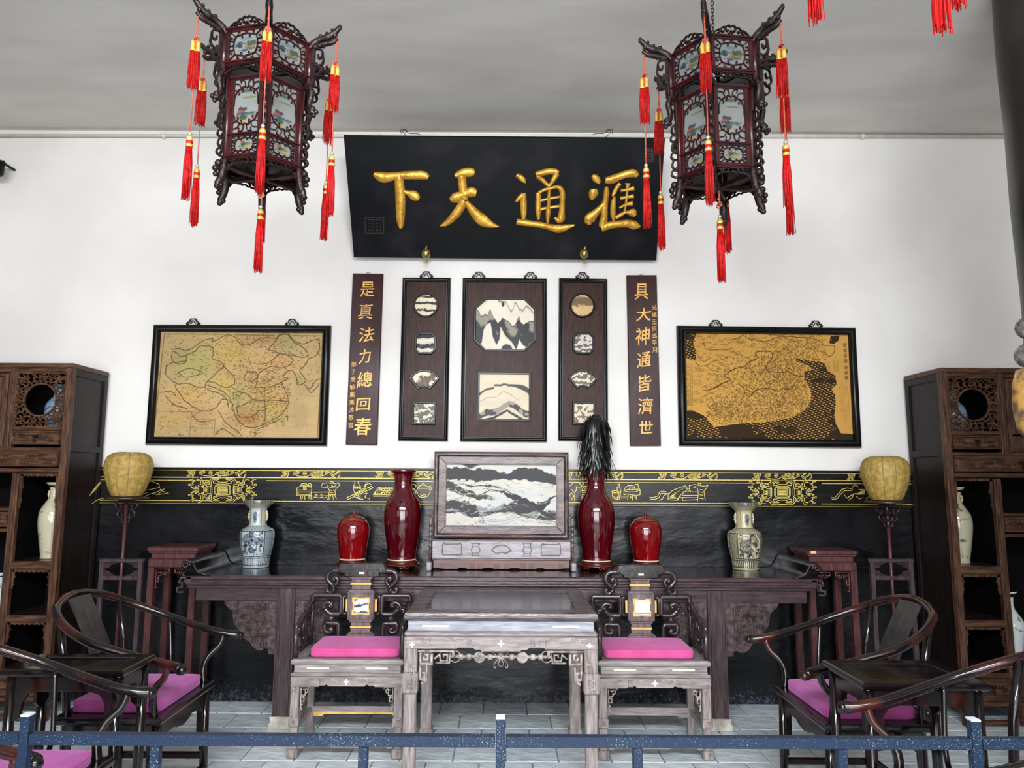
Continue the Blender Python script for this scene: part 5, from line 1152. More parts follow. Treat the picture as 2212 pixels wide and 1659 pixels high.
    b.sweep([q(*p) for p in ((728, 586), (1108, 586), (1108, 988), (728, 988))], .006, F5, 0, .003, 'bev', closed=True)
    b.build('medallion_block', SPLT, o)
    MB().prism([q(*p) for p in ((790, 655), (860, 655), (870, 668), (970, 668), (980, 655), (1058, 655), (1062, 730), (1050, 740), (1050, 840), (1062, 850), (1060, 925), (980, 925), (970, 912), (870, 912), (860, 925), (790, 925), (790, 850), (802, 840), (802, 740), (790, 730))], F5, 0, .004).build('boxwood_border', AMBER, o)
    a, c2 = q(825, 890), q(1040, 682)
    pgrid('marble_slab', 50, 50, flat(F5.p(a[0], a[1], .0055), F5.U, F5.V, c2[0]-a[0], c2[1]-a[1]), marblef, MARB, o)
    return o
armchair(-.862, 'carved armchair left of the square table, its back stone showing dark streaks', marble(1, 5, 1.6, .30, .5, dark=(70, 74, 84), lite=(236, 234, 226), mid=(170, 160, 130), jag=.1))
armchair(.862, 'carved armchair right of the square table, its back stone almost plain white', lambda U, V: mixc(base(U, rgb(238, 235, 224)), rgb(96, 100, 96), sm(.1, .02, np.abs(V-.08-.05*(fbm(U*8, V*8, 3)-.5)))*.8+.6*sm(.05, 0, np.abs(V-.93+.12*(1-U)))))
def cushion(name, c, w_, d_, h_, mt, label, group, rot=0):
    b = MB(); n = 10
    # soft box: superellipse rings
    ring = lambda k, z: [(math.copysign(abs(math.cos(a))**.13, math.cos(a))*(w_/2-k), math.copysign(abs(math.sin(a))**.13, math.sin(a))*(d_/2-k), z) for a in np.linspace(0, 6.2832, 49)[:-1]]
    R = [ring(.008, 0), ring(.001, .004), ring(0, .010), ring(.0, h_-.007), ring(.002, h_-.002), ring(.007, h_), ring(.04, h_+.0015)]
    m = 48; vs = [p for r in R for p in r]+[(0, 0, h_+.004)]
    fs = [(j*m+i, j*m+(i+1) % m, (j+1)*m+(i+1) % m, (j+1)*m+i) for j in range(len(R)-1) for i in range(m)]
    b.add(vs, fs, True); o0 = len(R)-1
    b.f += [(o0*m+i, o0*m+(i+1) % m, len(R)*m) for i in range(m)]; b.s += [True]*m; b.m += [0]*m
    b.f.append(tuple(range(m))[::-1]); b.s.append(False); b.m.append(0)
    o = b.build(name, mt); o.location = c; o.rotation_euler = (0, 0, rot)
    pi_ = MB().sweep([(p[0], p[1]) for p in ring(0, 0)], .004, Fr((0, 0, h_-.012), (1, 0, 0), (0, 1, 0)), -.002, .002, 'full', closed=True).build('piping', mt); pi_.parent = o
    return tag(o, label, 'cushion', group)
cushion('seat_cushion', (-.832, 4.395, .529), .505, .33, .048, PINK, 'pink velvet cushion on the carved armchair left of the square table', 'pink seat cushions')
cushion('seat_cushion', (.845, 4.395, .529), .505, .33, .048, PINK, 'pink velvet cushion on the carved armchair right of the square table', 'pink seat cushions')

# ------------------------------------------------------------------ horseshoe-back chairs (built facing +x at the origin)
def round_chair():
    o = empty('horseshoe_chair'); ZS = .5
    b = hframe(-.24, .24, -.30, .30, ZS-.035, ZS, .065)
    b.build('seat_frame', LACQ, o)
    MB().box(-.178, .178, -.238, .238, ZS-.02, ZS-.004).build('seat_panel', LACQ, o)
    path = [(.335, -.345, .715), (.30, -.325, .722), (.22, -.318, .738), (.08, -.33, .775), (-.08, -.335, .825), (-.22, -.29, .885), (-.32, -.19, .945), (-.355, 0, .975)]
    P = path+[(x, -y, z) for x, y, z in path[-2::-1]]
    P = cr(P, 6); n = len(P); R = [.0195+.006*math.exp(-((min(i, n-1-i))/4.0)**2) for i in range(n)]
    R[0] = R[-1] = .012
    b = MB().tube(P, R, 12)
    for s in (-1, 1): b.ball((.338, s*.347, .713), .021, 12)
    b.build('arm_rail', LACQR, o)
    for s in (-1, 1):
        MB().tube(cr([(.195, s*.262, ZS-.01), (.185, s*.268, .56), (.20, s*.285, .62), (.245, s*.308, .67), (.262, s*.32, .722)], 5), [.017]*8+[.015]*13, 10).build('front_post', LACQR, o)
        MB().tube(cr([(.0, s*.268, ZS-.01), (.012, s*.275, .58), (-.005, s*.30, .68), (-.03, s*.33, .80)], 5), [.010]*16, 8).build('side_post', LACQ, o)
        MB().tube([(-.205, s*.245, 0), (-.205, s*.245, .50), (-.225, s*.255, .70), (-.262, s*.252, .905)], .0165, 10).build('rear_leg', LACQ, o)
        MB().tube([(.205, s*.262, ZS-.03), (.215, s*.268, 0)], .021, 10).build('front_leg', LACQ, o)
        Fs = Fr((0, s*.262, 0), (1, 0, 0), (0, 0, 1))
        MB().prism([(-.19, ZS-.035), (.19, ZS-.035), (.19, .22), (.172, .22), (.168, .37), (.14, .40), (.07, .405), (.05, .39), (0, .382), (-.05, .39), (-.07, .405), (-.14, .40), (-.168, .37), (-.172, .22), (-.19, .22)], Fs, -.008, .008, b=.002).build('side_apron', LACQ, o)
        MB().box(-.2, .2, s*.262-.012, s*.262+.012, .13, .16, b=.004).build('side_stretcher', LACQ, o)
    Ff = Fr((.205, 0, 0), (0, 1, 0), (0, 0, 1))
    MB().prism([(-.25, ZS-.035), (.25, ZS-.035), (.25, .18), (.232, .18), (.226, .36), (.19, .395), (.09, .40), (.06, .385), (0, .375), (-.06, .385), (-.09, .40), (-.19, .395), (-.226, .36), (-.232, .18), (-.25, .18)], Ff, -.008, .008, b=.002).build('front_apron', LACQ, o)
    MB().box(.195, .235, -.25, .25, .07, .10, b=.004).build('foot_rail', LACQ, o)
    MB().box(-.215, -.195, -.235, .235, ZS-.10, ZS-.035, b=.003).build('rear_apron', LACQ, o)
    MB().box(-.215, -.195, -.235, .235, .16, .185, b=.003).build('rear_stretcher', LACQ, o)
    b = MB(); nn = 10; vs = []
    prf = cr([(-.195, ZS-.01), (-.185, .60), (-.215, .72), (-.275, .85), (-.335, .965)], 3)
    for x, z in prf:
        for y, dx in ((-.085, 0), (.085, 0), (.085, .012), (-.085, .012)): vs.append((x+dx, y, z))
    fs = [(i*4+k, i*4+(k+1) % 4, (i+1)*4+(k+1) % 4, (i+1)*4+k) for i in range(len(prf)-1) for k in range(4)]
    b.add(vs, fs, False); b.build('back_splat', mat('dark_back_splat', rgb(30, 26, 28), rgb(52, 46, 48), rough=.4, scale=10, stretch=(3, 3, 1)) if 'dark_back_splat' not in bpy.data.materials else bpy.data.materials['dark_back_splat'], o)
    return o
RC = round_chair()
HC_ = [(-1.715, 3.58, 0, 'glossy black horseshoe-back chair behind the left tea table'), (-1.69, 2.56, 0, 'glossy black horseshoe-back chair nearest the left corner, half behind the railing'),
       (1.635, 3.545, math.pi, 'glossy black horseshoe-back chair behind the right tea table'), (1.60, 2.43, math.pi, 'glossy black horseshoe-back chair nearest the right corner, half behind the railing')]
for i, (x, y, r, lb) in enumerate(HC_):
    c = RC if i == 0 else copy_tree(RC)
    c.location = (x, y, 0); c.rotation_euler = (0, 0, r); tag(c, lb, 'chair', 'black horseshoe-back chairs')
CL = ['magenta cushion on the horseshoe-back chair behind the left tea table', 'magenta cushion low in the left corner behind the railing post', 'magenta cushion on the horseshoe-back chair behind the right tea table', 'magenta cushion low in the right corner behind the railing']
for (x, y, r, _), lb in zip(HC_, CL):
    cushion('seat_cushion', (x-.0*math.cos(r), y, .498), .40, .46, .05, PURP, lb, 'magenta seat cushions')

# ------------------------------------------------------------------ tea tables
def tea_table(x0, x1, y0, y1, label):
    cx, cy = (x0+x1)/2, (y0+y1)/2; o = empty('tea_table', (cx, cy, 0), label, 'table', 'black tea tables between the horseshoe chairs'); Z = .79
    e = .065; b = hframe(x0, x1, y0, y1, Z-.03, Z, e); b.build('top_frame', LACQ, o); MB().box(x0+e, x1-e, y0+e, y1-e, Z-.025, Z-.008, b=.001).build('top_panel', BLKT, o)
    for x in (x0+.035, x1-.035):
        for y in (y0+.033, y1-.033): MB().tube([(x, y, Z-.03), (x, y, 0)], .0195, 10).build('leg', LACQ, o)
    hw = (x1-x0)/2-.035
    for y in (y0+.033, y1-.033):
        MB().prism([(-hw, Z-.03), (hw, Z-.03), (hw, Z-.20), (hw-.02, Z-.205), (hw-.045, Z-.185), (hw-.05, Z-.13), (hw-.07, Z-.10), (hw-.11, Z-.088), (-hw+.11, Z-.088), (-hw+.07, Z-.10), (-hw+.05, Z-.13), (-hw+.045, Z-.185), (-hw+.02, Z-.205), (-hw, Z-.20)], Fr((cx, y, 0), (1, 0, 0), (0, 0, 1)), -.007, .007, b=.002).build('apron', LACQR, o)
        MB().box(x0+.04, x1-.04, y-.01, y+.01, .12, .145, b=.003).build('stretcher', LACQ, o)
    hw = (y1-y0)/2-.033
    for x in (x0+.035, x1-.035):
        MB().prism([(-hw, Z-.03), (hw, Z-.03), (hw, Z-.20), (hw-.02, Z-.205), (hw-.05, Z-.18), (hw-.05, Z-.12), (hw-.08, Z-.088), (-hw+.08, Z-.088), (-hw+.05, Z-.12), (-hw+.05, Z-.18), (-hw+.02, Z-.205), (-hw, Z-.20)], Fr((x, cy, 0), (0, 1, 0), (0, 0, 1)), -.007, .007, b=.002).build('apron', LACQ, o)
        MB().box(x-.01, x+.01, y0+.04, y1-.04, .12, .145, b=.003).build('stretcher', LACQ, o)
tea_table(-1.965, -1.475, 2.93, 3.20, 'small black lacquered tea table between the two left horseshoe chairs')
tea_table(1.355, 1.835, 2.805, 3.16, 'small black lacquered tea table between the two right horseshoe chairs')

# ------------------------------------------------------------------ square flower stands
def flower_stand(cx, label, sticker=False):
    s = -1 if cx < 0 else 1; o = empty('flower_stand', (cx, 5.03, 0), label, 'stand', 'reddish-brown flower stands at the ends of the altar table')
    Z = 1.072; w_ = .17; Y0, Y1 = 4.87, 5.17
    b = MB(); b.box(cx-w_, cx+w_, Y0, Y1, Z-.026, Z, b=.004); b.box(cx-w_+.01, cx+w_-.01, Y0+.01, Y1-.01, Z-.038, Z-.026); b.box(cx-w_+.022, cx+w_-.022, Y0+.02, Y1-.02, Z-.075, Z-.038, b=.004); b.build('top', REDW, o)
    b = MB(); b.box(cx-w_+.006, cx+w_-.006, Y0+.006, Y1-.006, Z-.135, Z-.075, b=.008); b.build('apron', REDW, o)
    for sx in (-1, 1):
        for y in (Y0+.03, Y1-.03): MB().box(cx+sx*(w_-.03)-.022, cx+sx*(w_-.03)+.022, y-.022, y+.022, 0, Z-.13, b=.004).build('leg', REDW, o)
        b = MB(); F = Fr((cx, Y0+.025, 0), (1, 0, 0), (0, 0, 1)); X0 = w_-.052; zt_ = Z-.135
        q = lambda L: [(sx*(X0-x), zt_-z) for x, z in L]
        for L in ([(0, .008), (.10, .008), (.10, .03), (.07, .03), (.07, .018)], [(.012, .012), (.012, .09), (.03, .09), (.03, .06), (.018, .06)], [(.018, .03), (.045, .03), (.045, .05), (.025, .05)], [(.05, .018), (.06, .04), (.085, .042)], [(.012, .09), (.012, .13), (.028, .13)]):
            b.sweep(q(L), .009, F, 0, .016, 'full')
        b.build('corner_fret', REDW, o)
    for y in (Y0+.03, Y1-.03): MB().box(cx-w_+.05, cx+w_-.05, y-.012, y+.012, .14, .17, b=.003).build('stretcher', REDW, o)
    for sx in (-1, 1): MB().box(cx+sx*(w_-.03)-.012, cx+sx*(w_-.03)+.012, Y0+.05, Y1-.05, .14, .17, b=.003).build('stretcher', REDW, o)
    if sticker:
        q = at(1757, 1193, Y0); MB().box(q.x-.018, q.x+.018, Y0-.0015, Y0, q.z-.009, q.z+.009).build('sticker', STICK, o)
flower_stand(-2.185, 'reddish-brown square flower stand beside the left end of the altar table')
flower_stand(2.20, 'reddish-brown square flower stand with an orange sticker beside the right end of the altar table', True)

# ------------------------------------------------------------------ standing lanterns
def floor_lamp(cx, label, lean=0):
    Y = 4.93; o = empty('floor_lantern', (cx, Y, 0), label, 'lamp', 'silk-shaded standing lanterns')
    Z0, Z1 = 1.405, 1.70; n = 12
    rib = lambda a, z: 1-.035*abs(math.cos(a*n/2))**6 if 0 else .965+.035*abs(math.sin(a*n/2+.3))**.5
    H = Z1-Z0; pr = [(.085, 0), (.095, .004), (.118, .05), (.142, .12), (.154, .18), (.152, .225), (.138, .262), (.11, .285), (.07, .295), (.03, .295), (0, .294)]
    pr = [(r, z/.295*H) for r, z in cr(pr, 3)]
    MB().lathe([(0, .0)]+pr, (cx, Y, Z0), 96, rib=rib).build('silk_shade', SILK, o)
    b = MB()
    for k in range(n):
        a = (6.283185*k/n)*1.0-.6/n
        b.tube([(cx+(r*.972)*math.cos(a), Y+(r*.972)*math.sin(a), Z0+z) for r, z in pr[:-3:2]], .0028, 5)
    b.build('shade_ribs', SILKR, o)
    MB().lathe([(0, -.012), (.12, -.012), (.14, -.006), (.14, .004), (.10, .008), (0, .008)], (cx, Y, Z0-.012), 36).build('disc', ROSE, o)
    MB().tube([(cx, Y, Z0-.02), (cx, Y, .25)], .0115, 10).build('pole', REDW, o)
    b = MB()
    for a in (0, 2.094, 4.189):
        F = Fr((cx, Y, Z0-.025), (math.cos(a), math.sin(a), 0), (0, 0, 1))
        b.sweep(cr([(.012, -.005), (.05, -.005), (.078, -.03), (.06, -.06), (.035, -.05), (.045, -.032)], 5), .010, F, -.008, .008, 'full')
        b.sweep(cr([(.012, -.06), (.04, -.065), (.062, -.09), (.045, -.115), (.025, -.105), (.033, -.088)], 5), .009, F, -.008, .008, 'full')
        b.sweep(cr([(.012, -.11), (.03, -.125), (.022, -.15), (.012, -.155)], 4), .009, F, -.008, .008, 'full')
    b.build('scroll_brackets', ROSE, o)
    zt_ = at(cx/Y*1580+1085, 1200, Y).z-.02; b = MB()
    for sx in (-1, 1): MB().box(cx+sx*.13-.015, cx+sx*.13+.015, Y-.015, Y+.015, .05, zt_-.02, b=.003).build('stand_post', ROSEV, o)
    MB().box(cx-.15, cx+.15, Y-.017, Y+.017, zt_-.026, zt_, b=.005).build('stand_rail', ROSEV, o)
    for z_ in (zt_-.14, .22): MB().box(cx-.117, cx+.117, Y-.012, Y+.012, z_, z_+.027, b=.003).build('stand_rail', ROSEV, o)
    F = Fr((cx, Y+.006, zt_-.07), (1, 0, 0), (0, 0, 1)); b = MB()
    for sx in (-1, 1):
        b = MB()
        for sy in (-1, 1):
            b.prism([(sx*.115, sy*.044), (sx*.03, sy*.044), (sx*.05, sy*.034), (sx*.075, sy*.026), (sx*.082, sy*.012), (sx*.1, sy*.008), (sx*.115, sy*.004)], F, 0, .01)
        b.build('pierced_panel', ROSE, o)
    MB().box(cx-.17, cx+.17, Y-.02, Y+.02, 0, .05, b=.006).box(cx-.15, cx-.11, Y-.16, Y+.16, 0, .045, b=.008).box(cx+.11, cx+.15, Y-.16, Y+.16, 0, .045, b=.008).build('base', ROSE, o)
    return o
L1 = floor_lamp(-2.545, 'standing lantern with a golden silk shade beside the left cabinet')
F = Fr((-2.545, 4.80, 0), (1, 0, 0), (0, 0, 1))
MB().tube(cr([(-2.69, 4.86, 1.50), (-2.71, 4.83, 1.45), (-2.735, 4.82, 1.41)], 4), [.006, .008, .009, .009, .009, .007, .005, .003, .002], 6, sx=.25).build('silk_streamer', SILK, L1)
MB().tube(cr([(-2.62, 4.84, 1.395), (-2.68, 4.83, 1.385), (-2.72, 4.82, 1.355)], 4), .0025, 5).build('silk_streamer', SILK, L1)
floor_lamp(2.615, 'standing lantern with a golden silk shade beside the right cabinet')
# ------------------------------------------------------------------ curio cabinets
def cabinet(s, label, grp):
    """s=-1 left, s=+1 right; t measured outward from the inner side"""
    XI = 2.87 if s < 0 else 2.93
    o = empty('curio_cabinet', (s*(XI+.5), 4.98, 0), label, 'cabinet', grp); W, Y0, Y1 = 1.0, 4.75, 5.185; Zt = 2.285
    Z = lambda py: at(1085-985*(1), py+5.1, Y0).z                       # height of a row of the left cabinet
    B_ = lambda b, t0, t1, y0, y1, z0, z1, bb=.003: b.box(s*(XI+t0), s*(XI+t1), y0, y1, z0, z1, b=bb)
    for t0, t1 in ((0, .045), (W-.045, W)):
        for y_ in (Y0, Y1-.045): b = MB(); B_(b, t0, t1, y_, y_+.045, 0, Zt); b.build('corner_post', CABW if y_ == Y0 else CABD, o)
    b = MB(); B_(b, -.004, W+.004, Y0-.004, Y1, Zt-.03, Zt+.004, .006); b.build('top_board', CABH, o)
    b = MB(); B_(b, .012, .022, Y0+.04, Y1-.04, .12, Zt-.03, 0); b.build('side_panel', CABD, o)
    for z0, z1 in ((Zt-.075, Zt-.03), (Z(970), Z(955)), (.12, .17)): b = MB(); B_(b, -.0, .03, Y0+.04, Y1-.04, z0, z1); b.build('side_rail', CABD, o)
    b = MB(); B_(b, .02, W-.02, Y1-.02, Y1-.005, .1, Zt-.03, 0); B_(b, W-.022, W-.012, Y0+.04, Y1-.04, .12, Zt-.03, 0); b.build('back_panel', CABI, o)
    zz = dict(c1=Z(918), d0=Z(955), r2=Z(966), l0=Z(1003), a1=Z(1018), a0=Z(1208), b1=Z(1226), b0=Z(1325), c1b=Z(1340), c0=Z(1440), bt=Z(1449), bb=Z(1495))
    def rail(t0, t1, z, h=.02, dep=.03):
        b = MB(); B_(b, t0, t1, Y0+.006, Y0+dep, z-h/2, z+h/2, .004); B_(b, t0, t1, Y0, Y0+.012, z-h/2+.006, z+h/2-.006, .003); b.build('rail', CABH, o)
    def shelf(t0, t1, z): b = MB(); B_(b, t0, t1, Y0+.02, Y1-.02, z-.016, z, .002); b.build('shelf', CABI if 0 else ROSE, o)
    def stile(t0, t1, z0, z1):
        b = MB(); B_(b, t0, t1, Y0+.004, Y0+.04, z0, z1, .003); B_(b, (t0+t1)/2-.008, (t0+t1)/2+.008, Y0-.002, Y0+.01, z0, z1, .003); b.build('stile', CABW, o)
    A1, A0 = .055, .305
    rail(.04, W-.04, Zt-.045, .03); stile(.375, .425, zz['r2'], Zt-.03)
    rail(.045, .38, zz['c1']-.008, .022); rail(.045, W-.045, zz['r2']+.002, .024); rail(.045, W-.045, (zz['l0']+zz['a1'])/2, .03)
    shelf(.03, W-.03, zz['c1']-.01); shelf(.03, W-.03, zz['a1']+.02)
    # drawers
    def drawer(t0, t1, z0, z1, n):
        b = MB(); B_(b, t0, t1, Y0+.012, Y0+.03, z0, z1, .002); dr = b.build('drawer', CABH, o)
        F = Fr((0, Y0+.012, 0), (1, 0, 0), (0, 0, 1)); xa, xb = sorted((s*(XI+t0), s*(XI+t1)))
        b = MB(); b.sweep([(xa+.006, z0+.006), (xb-.006, z0+.006), (xb-.006, z1-.006), (xa+.006, z1-.006)], .012, F, 0, .012, 'bev', closed=True)
        h = z1-z0-.04; cz = (z0+z1)/2
        for k in range(n):
            x = xa+.03+(xb-xa-.06)*(k+.5)/n; fx = 1 if k % 2 else -1; w_ = (xb-xa-.06)/n*.42
            key(b, F, x-fx*w_, cz-h*.45, w_*1.1, h*.42, .007, .009, fx, 1); key(b, F, x+fx*w_, cz+h*.45, w_*1.1, h*.42, .007, .009, -fx, -1)
            b.sweep([(x-w_, cz), (x+w_, cz)], .007, F, 0, .009, 'bev')
        b.build('fret_carving', CABH, dr)
        b = MB(); xm = (xa+xb)/2
        b.ball((xm, Y0-.002, cz+h*.12), .010, 8); b.ball((xm-.014, Y0-.0, cz+h*.2), .007, 8).ball((xm+.014, Y0, cz+h*.2), .007, 8); b.tube([(xm, Y0-.006, cz+.005), (xm, Y0-.008, cz-h*.42)], .004, 6); b.ball((xm, Y0-.008, cz-h*.45), .007, 8)
        b.build('drop_handle', IRON, dr)
    drawer(.058, .37, zz['d0'], zz['c1']-.022, 3)
    drawer(.058, W-.058, zz['l0'], zz['r2']-.012, 7)
    # round-opening pierced panel
    t0, t1, z0, z1 = .055, .37, zz['c1']+.004, Zt-.062; cx, cz = s*(XI+(t0+t1)/2), (z0+z1)/2; R = (t1-t0)*.345
    F = Fr((cx, Y0+.022, cz), (1, 0, 0), (0, 0, 1)); hw, hh = (t1-t0)/2, (z1-z0)/2
    b = MB(); b.sweep(shape_pts('circle', 2*R, 2*R), .014, F, 0, .016, 'bev', closed=True); b.sweep([(-hw, -hh), (hw, -hh), (hw, hh), (-hw, hh)], .010, F, 0, .014, 'bev', closed=True)
    pc = o; b.build('ring_frame', CABH, o)
    b = MB(); r_ = random.Random(5)
    for a in np.arange(0, 6.28, .262):
        ca, sa = math.cos(a), math.sin(a); lim = min(hw/abs(ca) if abs(ca) > 1e-6 else 9, hh/abs(sa) if abs(sa) > 1e-6 else 9)
        rm = (R+lim)/2; sz = (lim-R)*.42
        if sz < .008: continue
        b.sweep([(rm*ca+x, rm*sa+y) for x, y in spiral(0, 0, sz, a+r_.uniform(-1, 1), 1.1, 10, .25, r_.choice((-1, 1)))], .0075, F, .002, .014, 'bev')
        b.sweep([(R*ca, R*sa), (rm*math.cos(a+.08), rm*math.sin(a+.08)), (lim*.98*ca, lim*.98*sa)], .0075, F, .002, .012, 'bev')
    for sx in (-1, 1):
        for sy in (-1, 1):
            x, y = sx*hw*.76, sy*hh*.76
            for k in range(5): b.sweep(cr([(x, y), (x+.02*math.cos(k*1.26), y+.02*math.sin(k*1.26)), (x+.034*math.cos(k*1.26+.5), y+.034*math.sin(k*1.26+.5))], 3), [.013, .012, .005], F, .004, .018, 'bev')
    b.build('pierced_scrollwork', CABH, o)
    # carved door beyond
    z0, z1 = zz['r2']+.014, Zt-.062
    b = MB(); B_(b, .43, .945, Y0+.02, Y0+.035, z0, z1, .003); dr = b.build('door', CABW, o)
    xa, xb = sorted((s*(XI+.432), s*(XI+.686))); xc, xd = sorted((s*(XI+.69), s*(XI+.943))); F = Fr((0, Y0+.02, 0), (1, 0, 0), (0, 0, 1)); b = MB()
    for p, q in ((xa, xb), (xc, xd)):
        b.sweep([(p+.014, z0+.014), (q-.014, z0+.014), (q-.014, z1-.014), (p+.014, z1-.014)], .026, F, 0, .014, 'bev', closed=True)
        m = (p+q)/2
        b.sweep(cr([(m-.045, z1-.12), (m-.05, z1-.08), (m-.01, z1-.06), (m+.04, z1-.085), (m+.05, z1-.13), (m+.01, z1-.16), (m-.02, z1-.2), (m+.03, z1-.23)], 4), .010, F, 0, .012, 'round')
        b.sweep(cr([(m-.04, z0+.10), (m-.02, z0+.14), (m+.03, z0+.13), (m+.04, z0+.09), (m, z0+.07)], 4), .010, F, 0, .012, 'round')
        for a in range(6): b.sweep([(m+x, (z0+z1)/2+y) for x, y in spiral(.03*math.cos(a), .04*math.sin(a), .014, a, 1.2, 8, .3)], .006, F, 0, .010, 'round')
    b.build('relief_carving', CABW, dr)
    # open compartments
    stile(A0-.002, A0+.045, zz['c0']-.03, zz['a1'])
    for zz_ in (('a0', 'b1'), ('b0', 'c1b')): rail(.045, A0, (zz[zz_[0]]+zz[zz_[1]])/2, abs(zz[zz_[0]]-zz[zz_[1]])*.95); shelf(.03, A0+.02, zz[zz_[0]])
    rail(.045, W-.045, zz['bt']+.01, .03); shelf(.03, W-.03, zz['bt']+.024)
    za, zb_ = Z(1096), Z(1150); rail(A0+.045, W-.045, za, .02); drawer(A0+.05, W-.055, Z(1134), za-.014, 4); rail(A0+.045, W-.045, Z(1141), .022); shelf(A0+.04, W-.03, za+.012)
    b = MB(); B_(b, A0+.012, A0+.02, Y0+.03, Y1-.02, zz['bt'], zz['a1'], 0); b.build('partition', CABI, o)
    # scalloped openwork edging
    b = MB(); F = Fr((0, Y0+.028, 0), (1, 0, 0), (0, 0, 1))
    for (z1, hz) in ((zz['a1']-.004, .22), (zz['b1']-.004, .12), (zz['c1b']-.004, .12)):
        for t, d in ((.052, 1), (A0-.008, -1)):
            x = s*(XI+t); e = s*d
            b.prism([(x-e*.004, z1), (x+e*.012, z1), (x+e*.014, z1-hz*.3), (x+e*.022, z1-hz*.36), (x+e*.012, z1-hz*.45), (x+e*.010, z1-hz*.7), (x+e*.016, z1-hz*.76), (x+e*.006, z1-hz*.9), (x+e*.008, z1-hz), (x-e*.004, z1-hz)], F, 0, .008)
        xa, xb = sorted((s*(XI+.05), s*(XI+A0-.005))); n = 8; P = [(xa, z1+.004)]
        for k in range(n+1): P += [(xa+(xb-xa)*k/n, z1-.010), (xa+(xb-xa)*(k+.5)/n, z1-.016)] if k < n else [(xb, z1-.010)]
        b.prism(P+[(xb, z1+.004)], F, 0, .008)
    b.build('scalloped_edging', CABW, o)
    # base
    drawer(.058, A0+.02, zz['bb']+.012, zz['bt']-.008, 3); drawer(A0+.05, W-.055, zz['bb']+.012, zz['bt']-.008, 5)
    rail(.045, W-.045, zz['bb'], .03)
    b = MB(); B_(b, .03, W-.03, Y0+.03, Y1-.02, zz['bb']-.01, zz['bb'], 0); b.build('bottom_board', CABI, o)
    z = zz['bb']-.015
    for ta, tb_ in ((.045, .34), (.36, .64), (.66, .955)):
        F = Fr((0, Y0+.03, 0), (1, 0, 0), (0, 0, 1)); xa, xb = sorted((s*(XI+ta), s*(XI+tb_)))
        MB().sweep([(xa+.018, .02), (xa+.018, z-.018), (xb-.018, z-.018), (xb-.018, .02)], .034, F, 0, .024, 'bev', closed=True).build('foot_frame', CABH, o)
    return o, XI, zz
cabL, XL, ZZ = cabinet(-1, 'tall brown open-shelved cabinet with round window panel against the left end of the wall', 'pair of curio cabinets')
cabR, XR, _ = cabinet(1, 'tall brown open-shelved cabinet with round window panel against the right end of the wall', 'pair of curio cabinets')

# ------------------------------------------------------------------ vases
def vase(name, c, prof, cf, label, group=None, nu=150, nv=150, ears=None, mt=BLUEV):
    o = empty(name, c, label, 'vase', group); P = np.array(cr(prof, 6)); L = np.r_[0, np.cumsum(np.hypot(*np.diff(P, axis=0).T))]; L /= L[-1]
    def pf(U, V):
        r = np.interp(V, L, P[:, 0]); z = np.interp(V, L, P[:, 1]); a = U*6.283185-math.pi/2-math.pi
        return c[0]+r*np.cos(a), c[1]+r*np.sin(a), c[2]+z
    def cf2(U, V): return cf(U, np.interp(V, L, P[:, 1])/P[-1, 1] if P[-1, 1] > 0 else V)
    pgrid('body', nu, nv, pf, cf2, mt, o)
    m = P[-1]
    MB().lathe([(m[0]-.001, m[1]), (m[0]*.92, m[1]-.008), (m[0]*.50, m[1]-.045), (m[0]*.42, m[1]*.8)], c, 32).build('inner_throat', CABI, o)
    if ears:
        for s in (-1, 1):
            b = MB()
            for z, r in ears: b.ball((c[0]+s*r, c[1], c[2]+z), .009, 8, sz=1.4)
            b.build('ear_handle', mt if 0 else EARM, o)
    return o
EARM = mat('pale_ear_glaze', rgb(170, 150, 110), rgb(200, 190, 160), rough=.25, scale=60)
BW = [(0, 0), (.080, 0), (.088, .006), (.089, .03), (.097, .08), (.110, .14), (.116, .19), (.116, .225), (.107, .252), (.075, .272), (.060, .285), (.057, .31), (.056, .36), (.058, .39), (.070, .405), (.092, .425), (.097, .43), (.098, .455), (.092, .457)]
def petal(U, V, cx, cy, r, n, asp, k=0.0):
    dx, dy = (U-cx)*asp, V-cy; d = np.hypot(dx, dy); a = np.arctan2(dy, dx)
    return sm(r, r*.8, d)*sm(.15, .5, np.abs(np.sin(a*n/2+k))), d
